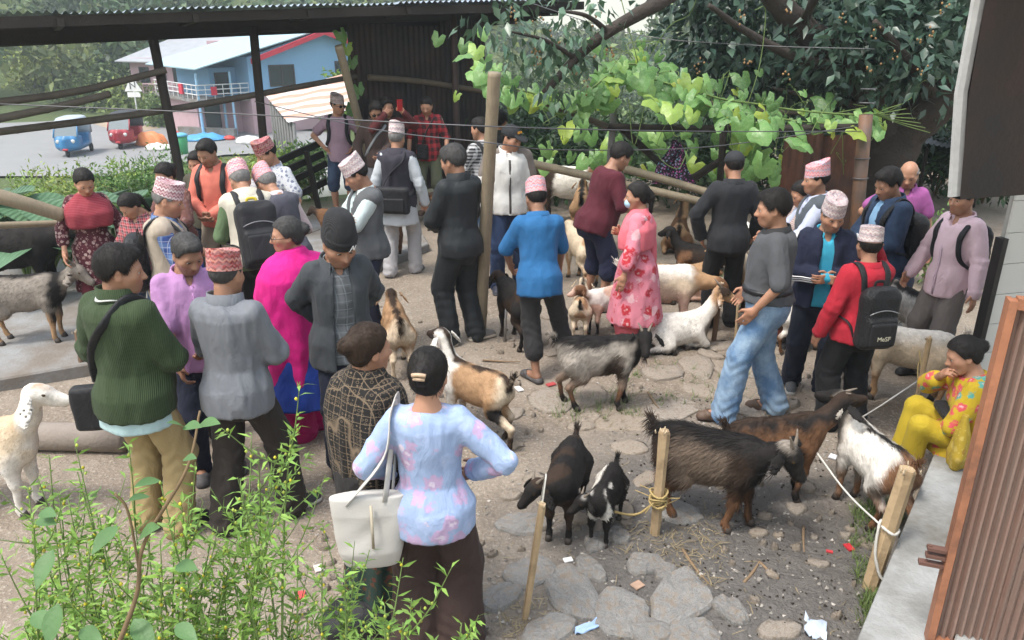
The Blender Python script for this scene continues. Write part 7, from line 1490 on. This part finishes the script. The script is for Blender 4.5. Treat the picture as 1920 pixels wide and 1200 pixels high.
b = MB(); b.tube([c0 + [.03, -.062, .17], c0 + [.035, -.085, .05], c0 + [.03, -.075, -.06]], .007, 6, flat=.6); b.obj('tie_string', plain('tie_beige', (.42, .37, .28)), tote)
f = person('seated woman in yellow floral dress with hand to her mouth', (1800, 632), 1.54, 292, 'f', lean=16, head=(-12, 6, 0), hip=(0, 0, .385), arms=(((-.02, .26, .92), (-1, .3, -.5), .7), ((.02, .30, 1.37), (1, .3, -.9), 1.0)), feet=((-.11, .42), (.10, .45)), top=dict(mat=C('yellow_floral', 'bigfloral', (.52, .36, .02), (.62, .09, .10), (.10, .36, .30), 1.5), hem=-.14, sleeve='three', name='kurta', infl=.028), bottom=dict(mat=C('yellow_cloth', 'plain', (.48, .35, .025)), infl=.008, loose=1.6, cuff=.075), hair='bun', shoes=SAN, wide=1.05)
s = SDF(); s.stack(np.array([.0, .10, .40]), rotx(.15), [(-.14, .20, .16, .06), (-.02, .19, .20, .02), (.08, .165, .17, -.02)], k=0, fold=(6, .06, 0, .1, 2)); V, F = s.mesh(f.vox); f.part('kurta_skirt', V, F, MATS['yellow_floral'], .008)
bg_ = carried(f, 'sack', 'yellow cloth sack hanging beside the seated woman', 'sack'); s = SDF(); s.stack(np.array([-.26, .16, .30]), np.eye(3), [(0, .10, .05), (.1, .125, .06), (.26, .075, .045), (.38, .03, .025)], k=0, fold=(5, .1, 0, .5, 3)); V, F = s.mesh(.01); N = normals(V, F); V = V + N * WNS[1](V, 22)[:, None] * .012; link('bag_body', mesh_np('bag_body', V, [F], [C('gold_sack', 'floral', (.42, .29, .03), (.55, .42, .10), (.35, .2, .03), 1.3)]), bg_)
bk = carried(f, 'handbag', 'small black bag in the lap of the seated woman', 'bag'); s = SDF(); s.box((-.03, .24, .58), (.12, .05, .03), rotz(.2), .02, 0); V, F = s.mesh(.01); link('bag_body', mesh_np('bag_body', V, [F], [BAGB]), bk)
# ---------------------------------------------------------------- goats
g23 = goat('grey and black goat standing sideways in the middle of the yard', (1122, 762), 88, .86, ((.30, .265, .225), ('z<', .30, BRN, .25), ('z>', .60, BLK, .07), ('y>', .24, BLK, .06), ('z<', .12, BLK, .08), ('blob', (0, .12, .42), DKB, .16)), (.06, .36, .70), (95, 22), hairy=.055, ears=.15, horns=.05, beard=.1, seed=3, legs=(.03, -.05, -.02, .07))
goat('black kid goat looking left near the thin stake', (1058, 985), 196, .72, (BLK, ('noise', 9, DKB, .2)), (.12, .40, .60), (42, 25), hairy=.025, ears=.17, horns=.04, seed=4)
g25 = goat('small black and white kid goat standing beside the black kid', (1132, 1000), 202, .56, (BLK, ('noise', 11, WHT, .05), ('spine', .05, BLK, .5), ('y>', .30, BLK, .06), ('z<', .22, BLK, .08), ('blob', (.09, .47, .70), WHT, .05)), (.10, .38, .62), (45, 20), hairy=.05, ears=.13, horns=.045, seed=5)
g26 = goat('big shaggy dark brown goat with black mane in the foreground', (1322, 975), 116, .88, (DKB, ('blob', (0, -.05, .48), (.13, .095, .07), .26), ('z<', .30, BRN, .15), ('z>', .62, BLK, .07), ('y>', .26, BLK, .08), ('blob', (.06, .44, .74), GRY, .05)), (.05, .44, .68), (12, 42), hairy=.085, ears=.17, earspread=.8, horns=.07, seed=6, fat=1.08, legs=(.06, -.06, .0, .08), fur=9000)
g27 = goat('chestnut brown goat with black back straining at its rope', (1440, 935), 80, .84, (BRN, ('z>', .62, BLK, .08), ('blob', (0, .1, .36), BLK, .16), ('z<', .10, BLK, .05), ('spine', .04, DKB, .5)), (0, .46, .74), (-8, -12), hairy=.04, ears=.16, earspread=.9, seed=7, legs=(.04, -.04, .05, -.03))
goat('white, black and brown goat seen from the rear beside the stake', (1618, 962), 347, .80, (WHT, ('noise', 8, GRY, .3), ('spine', .035, BLK, .5), ('y<', -.28, BRN, .08), ('z<', .30, BRN, .12), ('blob', (0, -.40, .42), WHT, .07), ('y>', .22, GRY, .08), ('y>', .36, BLK, .05)), (-.06, .34, .78), (-35, -4), hairy=.045, ears=.14, horns=.05, seed=8, legs=(0, 0, .08, -.06))
goat('white goat with brown face lying at the feet of the pink kurta woman', (1262, 652), 82, .90, (WHT, ('noise', 8, GRY, .35), ('y>', .36, TAN, .06), ('blob', (.05, .5, .6), DKB, .08), ('z<', .06, BLK, .05)), (0, .42, .74), (12, 10), 'lie', .03, .15, horns=.07, seed=9)
goat('pale pinkish white goat standing with lowered brown head', (1235, 622), 96, .98, (CRM, ('z>', .58, WHT, .1), ('z<', .45, PNK, .2), ('y>', .30, TAN, .08), ('y>', .50, BRN, .06)), (.02, .50, .52), (8, 40), hairy=.022, ears=.16, seed=10)
goat('tan goat with white horned head lying behind the pale goats', (1268, 560), 96, 1.0, (TAN, ('y>', .34, CRM, .06), ('z<', .15, PNK, .1)), (.05, .43, .80), (75, 18), 'lie', .025, .16, earspread=.6, horns=.12, seed=11)
goat('dark grey goat lying at the back under the bamboo rail', (1312, 508), 285, .85, (DKB, ('noise', 9, BRN, .2), ('z>', .30, BLK, .08)), (0, .42, .72), (20, 10), 'lie', .035, .14, seed=12)
goat('light brown goat lying with its back turned under the bamboo rail', (1270, 468), 12, .95, (BRN, ('noise', 6, TAN, .0), ('spine', .03, DKB, .2)), (.06, .36, .80), (10, 0), 'lie', .025, .14, seed=13)
goat('tan goat seen from the rear beside the grey polo man', (1396, 598), 348, .92, (TAN, ('spine', .04, BLK, .5), ('z<', .25, DKB, .1), ('z>', .6, CRM, .1)), (.02, .36, .68), (20, 20), hairy=.03, seed=14)
goat('black and white goat behind the man in the black shirt', (1418, 520), 285, .95, (BLK, ('blob', (-.1, .3, .55), WHT, .2), ('z<', .25, WHT, .1)), (0, .42, .70), (-10, 20), hairy=.035, seed=15)
goat('brown and white goat between the jeans and the navy trousers', (1492, 655), 70, .75, (WHT, ('noise', 7, BRN, .0), ('z<', .28, BRN, .1)), (0, .40, .74), (0, 10), hairy=.025, seed=16)
g29 = goat('cream goat with bony hips tied to the thin stake at right', (1682, 748), 292, .88, (CRM, ('z>', .6, WHT, .1), ('z<', .28, TAN, .12)), (0, .42, .62), (0, 15), hairy=.02, ears=.15, seed=17, fat=.95)
goat('white goat with dark grey back behind the cream goat', (1688, 655), 345, .85, (WHT, ('spine', .07, BLK, .5), ('z<', .2, BLK, .1), ('y>', .25, GRY, .1)), (0, .36, .72), (15, 5), hairy=.045, seed=18)
goat('black goat held behind the man in the blue t-shirt', (968, 640), 335, .82, (BLK, ('noise', 8, DKB, .2)), (-.03, .38, .66), (-20, 15), hairy=.025, seed=19)
goat('small whitish goat with dark spine behind the rolled trousers', (1088, 628), 8, .62, (CRM, ('spine', .025, BLK, .5), ('noise', 9, TAN, .25)), (0, .36, .74), (0, 10), hairy=.022, seed=20)
goat('white kid goat with brown face and black legs left of the pink kurta', (1132, 622), 232, .66, (WHT, ('z<', .30, BLK, .08), ('y>', .36, BRN, .06), ('noise', 8, PNK, .2)), (.05, .42, .72), (25, 12), hairy=.02, ears=.15, seed=21)
goat('pale tan goat with black lower legs beside the navy shorts', (1088, 528), 340, .86, (CRM, ('z<', .26, TAN, .1), ('z<', .14, BLK, .06), ('noise', 7, TAN, .15)), (0, .38, .68), (0, 20), hairy=.025, seed=22)
goat('tan goat seen from the rear at the back rail', (1088, 440), 6, .9, (TAN, ('spine', .04, BLK, .5), ('z<', .3, BRN, .1)), (0, .36, .72), (20, 10), hairy=.025, seed=23)
goat('large white goat with brown ends behind the man in white jacket', (1060, 418), 276, 1.22, (WHT, ('y>', .15, DKB, .04), ('y<', -.26, BRN, .04), ('z<', .26, DKB, .08)), (0, .42, .70), (0, 25), hairy=.022, seed=24, fat=1.1)
goat('brown goat in front of the man in red plaid', (822, 428), 200, .8, (BRN, ('z<', .3, TAN, .1), ('spine', .04, DKB, .5)), (0, .40, .66), (20, 25), hairy=.03, seed=25)
goat('brown and white goat at the left leg of the old man', (733, 498), 14, .78, (BRN, ('y<', -.3, CRM, .06), ('spine', .05, BLK, .5), ('z<', .2, DKB, .1)), (0, .36, .7), (0, 15), hairy=.04, seed=26)
goat('small brown goat with white spot near the crossed arms man', (628, 452), 282, .62, (BRN, ('y>', .3, DKB, .06), ('blob', (.05, .45, .76), WHT, .05)), (0, .42, .66), (0, 30), hairy=.025, ears=.17, seed=27, z0=.1)
goat('tan and cream goat behind the man in the beanie', (748, 690), 345, .8, (TAN, ('y<', -.28, CRM, .08), ('spine', .04, DKB, .5), ('z<', .3, CRM, .1)), (0, .36, .7), (0, 15), hairy=.045, seed=28)
goat('tan goat with white neck and dark hind leg behind the nearest woman', (893, 815), 306, .8, (TAN, ('y>', .16, WHT, .05), ('y<', -.30, CRM, .06), ('blob', (-.1, -.3, .34), BLK, .09), ('z<', .22, DKB, .08), ('spine', .03, DKB, .5)), (.0, .34, .86), (8, -5), hairy=.028, ears=.16, seed=29, legs=(0, 0, -.14, .02))
goat('black goat half hidden between the front men', (352, 832), 60, .78, (BLK, ('blob', (.05, .35, .5), CRM, .08)), (0, .4, .68), (10, 20), hairy=.025, seed=30)
goat('tan and white goat with long white ear at the far left', (4, 955), 96, .92, (CRM, ('z>', .62, (.48, .36, .24), .10), ('z<', .45, WHT, .1), ('y>', .33, WHT, .05), ('blob', (.0, .47, .95), TAN, .05)), (.0, .42, .86), (-18, 8), hairy=.016, ears=.20, seed=31, fat=.85)
goat('grey brown goat with black back stepping at the left edge', (70, 640), 82, .92, (GRY, ('z<', .28, TAN, .12), ('spine', .05, BLK, .5), ('y>', .24, BLK, .05), ('y>', .36, GRY, .05)), (0, .46, .70), (6, 28), hairy=.03, horns=.06, seed=32, z0=.1)
goat('large black goat standing behind the grey goat at left', (52, 568), 86, 1.18, (BLK,), (0, .46, .64), (0, 25), hairy=.03, seed=33, z0=.1)

# ---------------------------------------------------------------- stakes, ropes, litter
SPLIT = plain('split_wood', (.40, .29, .17), .8, .25, 14, 50, .006, dirt=((.24, .17, .10), .6)); SPLITD = plain('stake_brown', (.17, .11, .07), .85, .3, 14, 50, .006)
def stake(label, bp, tp, r, mat=SPLIT, z0=0.0):
    a = onz(bp[0], bp[1], z0); c_ = ony(tp[0], tp[1], a[1]); d = c_ - a; b = MB(); b.tube([a - unit(d) * .06, a + d * .33, a + d * .66, a + d * .985, c_ + [0, 0, .004]], [r * .95, r, r, r * 1.02, r * .9], 7, jit=.10); e = tag(empty('stake', tuple(a)), label, 'stake', 'wooden tether stakes'); o = b.obj('shaft', mat, e, smooth=False); o.location = tuple(-a)
    b = MB()
    for k in range(9): q = c_ + RNG.normal(size=3) * [r * .6, r * .6, .0]; b.tube([q - [0, 0, .01], q + RNG.normal(size=3) * [.006, .006, .004] + [0, 0, .012]], [.006, .002], 4)
    o = b.obj('frayed_top', plain('fresh_wood', (.52, .42, .29), .9), e); o['kind'] = 'stuff'; o.location = tuple(-a); return a, c_
s1a, s1c = stake('round wooden stake in front of the big shaggy goat', (1228, 1003), (1246, 808), .030)
s2a, s2c = stake('thin wooden stake left of the black kid goat', (985, 1160), (1017, 946), .018)
s3a, s3c = stake('thick split wooden stake against the concrete step', (1630, 1102), (1702, 880), .042)
s4a, s4c = stake('thin peeled stake beside the seated woman', (1708, 800), (1743, 634), .018)
stake('short brown stake near the lying white goat', (1338, 640), (1352, 532), .026, SPLITD); stake('thin stake left of the grey polo man', (1378, 652), (1384, 560), .012); stake('brown stake on the edge of the concrete platform', (156, 700), (144, 622), .022, SPLITD)
a = onz(946, 640); c_ = ony(951, 548, a[1]); b = MB(); b.tube([a, c_], .012, 6); tag(b.obj('metal_bar', plain('steel', (.4, .4, .41), .4, metal=.6)), 'thin steel bar standing by the black goat', 'bar')
k3 = s3a + (s3c - s3a) * .52
rope('white twisted rope from the chestnut goat to the thick stake', [g27.w((.06, .26, .44)), (g27.w((.06, .26, .44)) + k3) / 2 - [0, 0, .05], k3 + [-.04, -.03, .02]], .0055, ROPE)
rope('end of the white rope looped on the thick stake', [k3 + [-.045, -.02, .02], k3 + [.0, -.055, .0], k3 + [.05, .0, -.01], k3 + [0, .05, .0], k3 + [-.05, 0, .03], k3 + [-.06, -.03, -.12], k3 + [-.03, -.05, -.24], k3 + [.0, -.06, -.28]], .0075, ROPE)
rope('taut cord from the chestnut goat up to the thin peeled stake', [g27.w((0, .55, .78)), ony(1600, 790, 4.3), s4a + (s4c - s4a) * .55], .005, plain('cord_grey', (.35, .34, .32), .8))
rope('cord round the cream goat tied to the thin peeled stake', [s4a + (s4c - s4a) * .62, g29.w((.14, -.1, .55)), g29.w((0, -.3, .5)), g29.w((-.13, -.1, .45)), s4a + (s4c - s4a) * .4], .005, ROPEY)
k1 = s1a + (s1c - s1a) * .36
rope('straw rope from the round stake to the black and white kid', [k1, onz(1190, 965, .12), g25.w((0, .28, .5))], .007, ROPEY)
b = MB()
for k in range(9):
    th = np.linspace(0, 6.5, 14); rr = .038 + .006 * (k % 3); b.tube(np.stack([k1[0] + np.cos(th) * rr, k1[1] + np.sin(th) * rr, k1[2] + (k - 4) * .011 + .01 * np.sin(th * 2 + k)], 1), .006, 5)
for k in range(14): b.tube([k1 + RNG.normal(size=3) * .02, k1 + RNG.normal(size=3) * [.07, .07, .03]], .003, 4)
tag(b.obj('rope_knot', ROPEY), 'straw rope coiled in a knot round the round stake', 'rope')
rope('white string from the black kid to the thin stake', [s2a + (s2c - s2a) * .75, s2c + [.02, .1, .1], onz(1010, 960, .3)], .004, ROPE); rope('cord on the little goat in front of the beige vest man', [onz(560, 445, .35), onz(600, 430, .4)], .005, plain('cord_dark', (.08, .06, .05)))
def litter(label, px, sx, sy, c, name='litter', z=.006, crump=.0):
    p = onz(*px); n = 5; U = np.linspace(-.5, .5, n); X_, Y_ = np.meshgrid(U, U); Zz = RNG.normal(size=X_.shape) * crump; V = np.stack([X_ * sx, Y_ * sy, Zz], -1).reshape(-1, 3) @ rotz(random.uniform(0, 3)).T; i = np.arange(n - 1)[:, None] * n; j = np.arange(n - 1)[None]; F = np.stack([i + j, i + j + 1, i + n + j + 1, i + n + j], -1).reshape(-1, 4)
    b = MB(); m = len(V); b.add(np.concatenate([V + [0, 0, .006], V]), np.concatenate([F, F[:, ::-1] + m])); o = b.obj(name, plain('litter_%d' % (hash(label) % 10 ** 6), c, .45, .3, 40), None, False, crump > .004, (float(p[0]), float(p[1]), float(gz(p[0], p[1])) + z)); tag(o, label, 'litter', 'litter on the dirt')
litter('small red packet beside the thick stake', (1592, 1027), .06, .04, (.45, .03, .04)); litter('tiny red wrapper left of the red packet', (1555, 1036), .035, .02, (.5, .05, .06)); litter('white plastic lid near the thin stake', (1065, 1054), .05, .035, (.7, .7, .68)); litter('silver foil wrapper on the flat stones', (1117, 1146), .06, .045, (.55, .56, .58), crump=.008); litter('crumpled clear blue plastic bag at the bottom right', (1528, 1182), .13, .10, (.45, .52, .62), crump=.022); litter('red and white packet at the bottom edge', (1280, 1190), .07, .045, (.5, .10, .10)); litter('blue plastic strip at the bottom edge', (1100, 1182), .04, .13, (.30, .42, .62), crump=.012); litter('white paper card behind the chestnut goat', (1562, 857), .06, .05, (.75, .76, .8)); litter('red packet beside the weeds', (564, 1118), .06, .04, (.55, .08, .08)); litter('red wrapper on the dirt near the clog', (1033, 722), .08, .05, (.4, .06, .06)); litter('white scrap on the dirt near the tan goat tail', (973, 730), .09, .05, (.66, .65, .63)); litter('pale scrap behind the brown trousers', (598, 1065), .06, .05, (.6, .55, .5)); litter('orange brown leaf scrap by the stones', (1195, 1103), .06, .05, (.36, .24, .17))
STK = plain('dry_twig', (.22, .15, .09), .9, .3, 20)
for k, (lb, a, c_) in enumerate((('dry twig lying right of the shaggy goat', (1507, 988), (1508, 1035)), ('green stalk lying by the mud', (1395, 1092), (1425, 1050)), ('bent dry branch in the mud', (1425, 1055), (1460, 1085)), ('pale stick near the flat stones', (1315, 1110), (1370, 1165)), ('thin twig in the middle of the yard', (1215, 735), (1235, 765)), ('thin dark stick on the dirt by the bamboo pole', (905, 675), (975, 678)), ('dry green stalk under the round stake', (1280, 1030), (1330, 1095)))):
    p, q = onz(*a, .012), onz(*c_, .014); b = MB(); b.tube(poly([p, (p + q) / 2 + RNG.normal(size=3) * [.01, .01, .004], q], 5), [.009] * 5 + [.008, .007, .006, .005, .004, .003], 5, jit=.15); tag(b.obj('twig', STK), lb, 'twig')
s = SDF(); p = onz(685, 1175); s.ell((0, 0, .08), (.17, .12, .10), k=0); s.ell((.12, .08, .10), (.08, .07, .06), k=.04); s.ell((-.12, -.06, .06), (.09, .08, .07), k=.05); V, F = s.mesh(.012); N = normals(V, F); V = V + N * WNS[2](V, 22)[:, None] * .012; o = link('bag', mesh_np('bag', V, [F], [BAGB]), None, tuple(p)); tag(o, 'slumped black bag on the ground at the feet of the patterned shawl woman', 'bag')
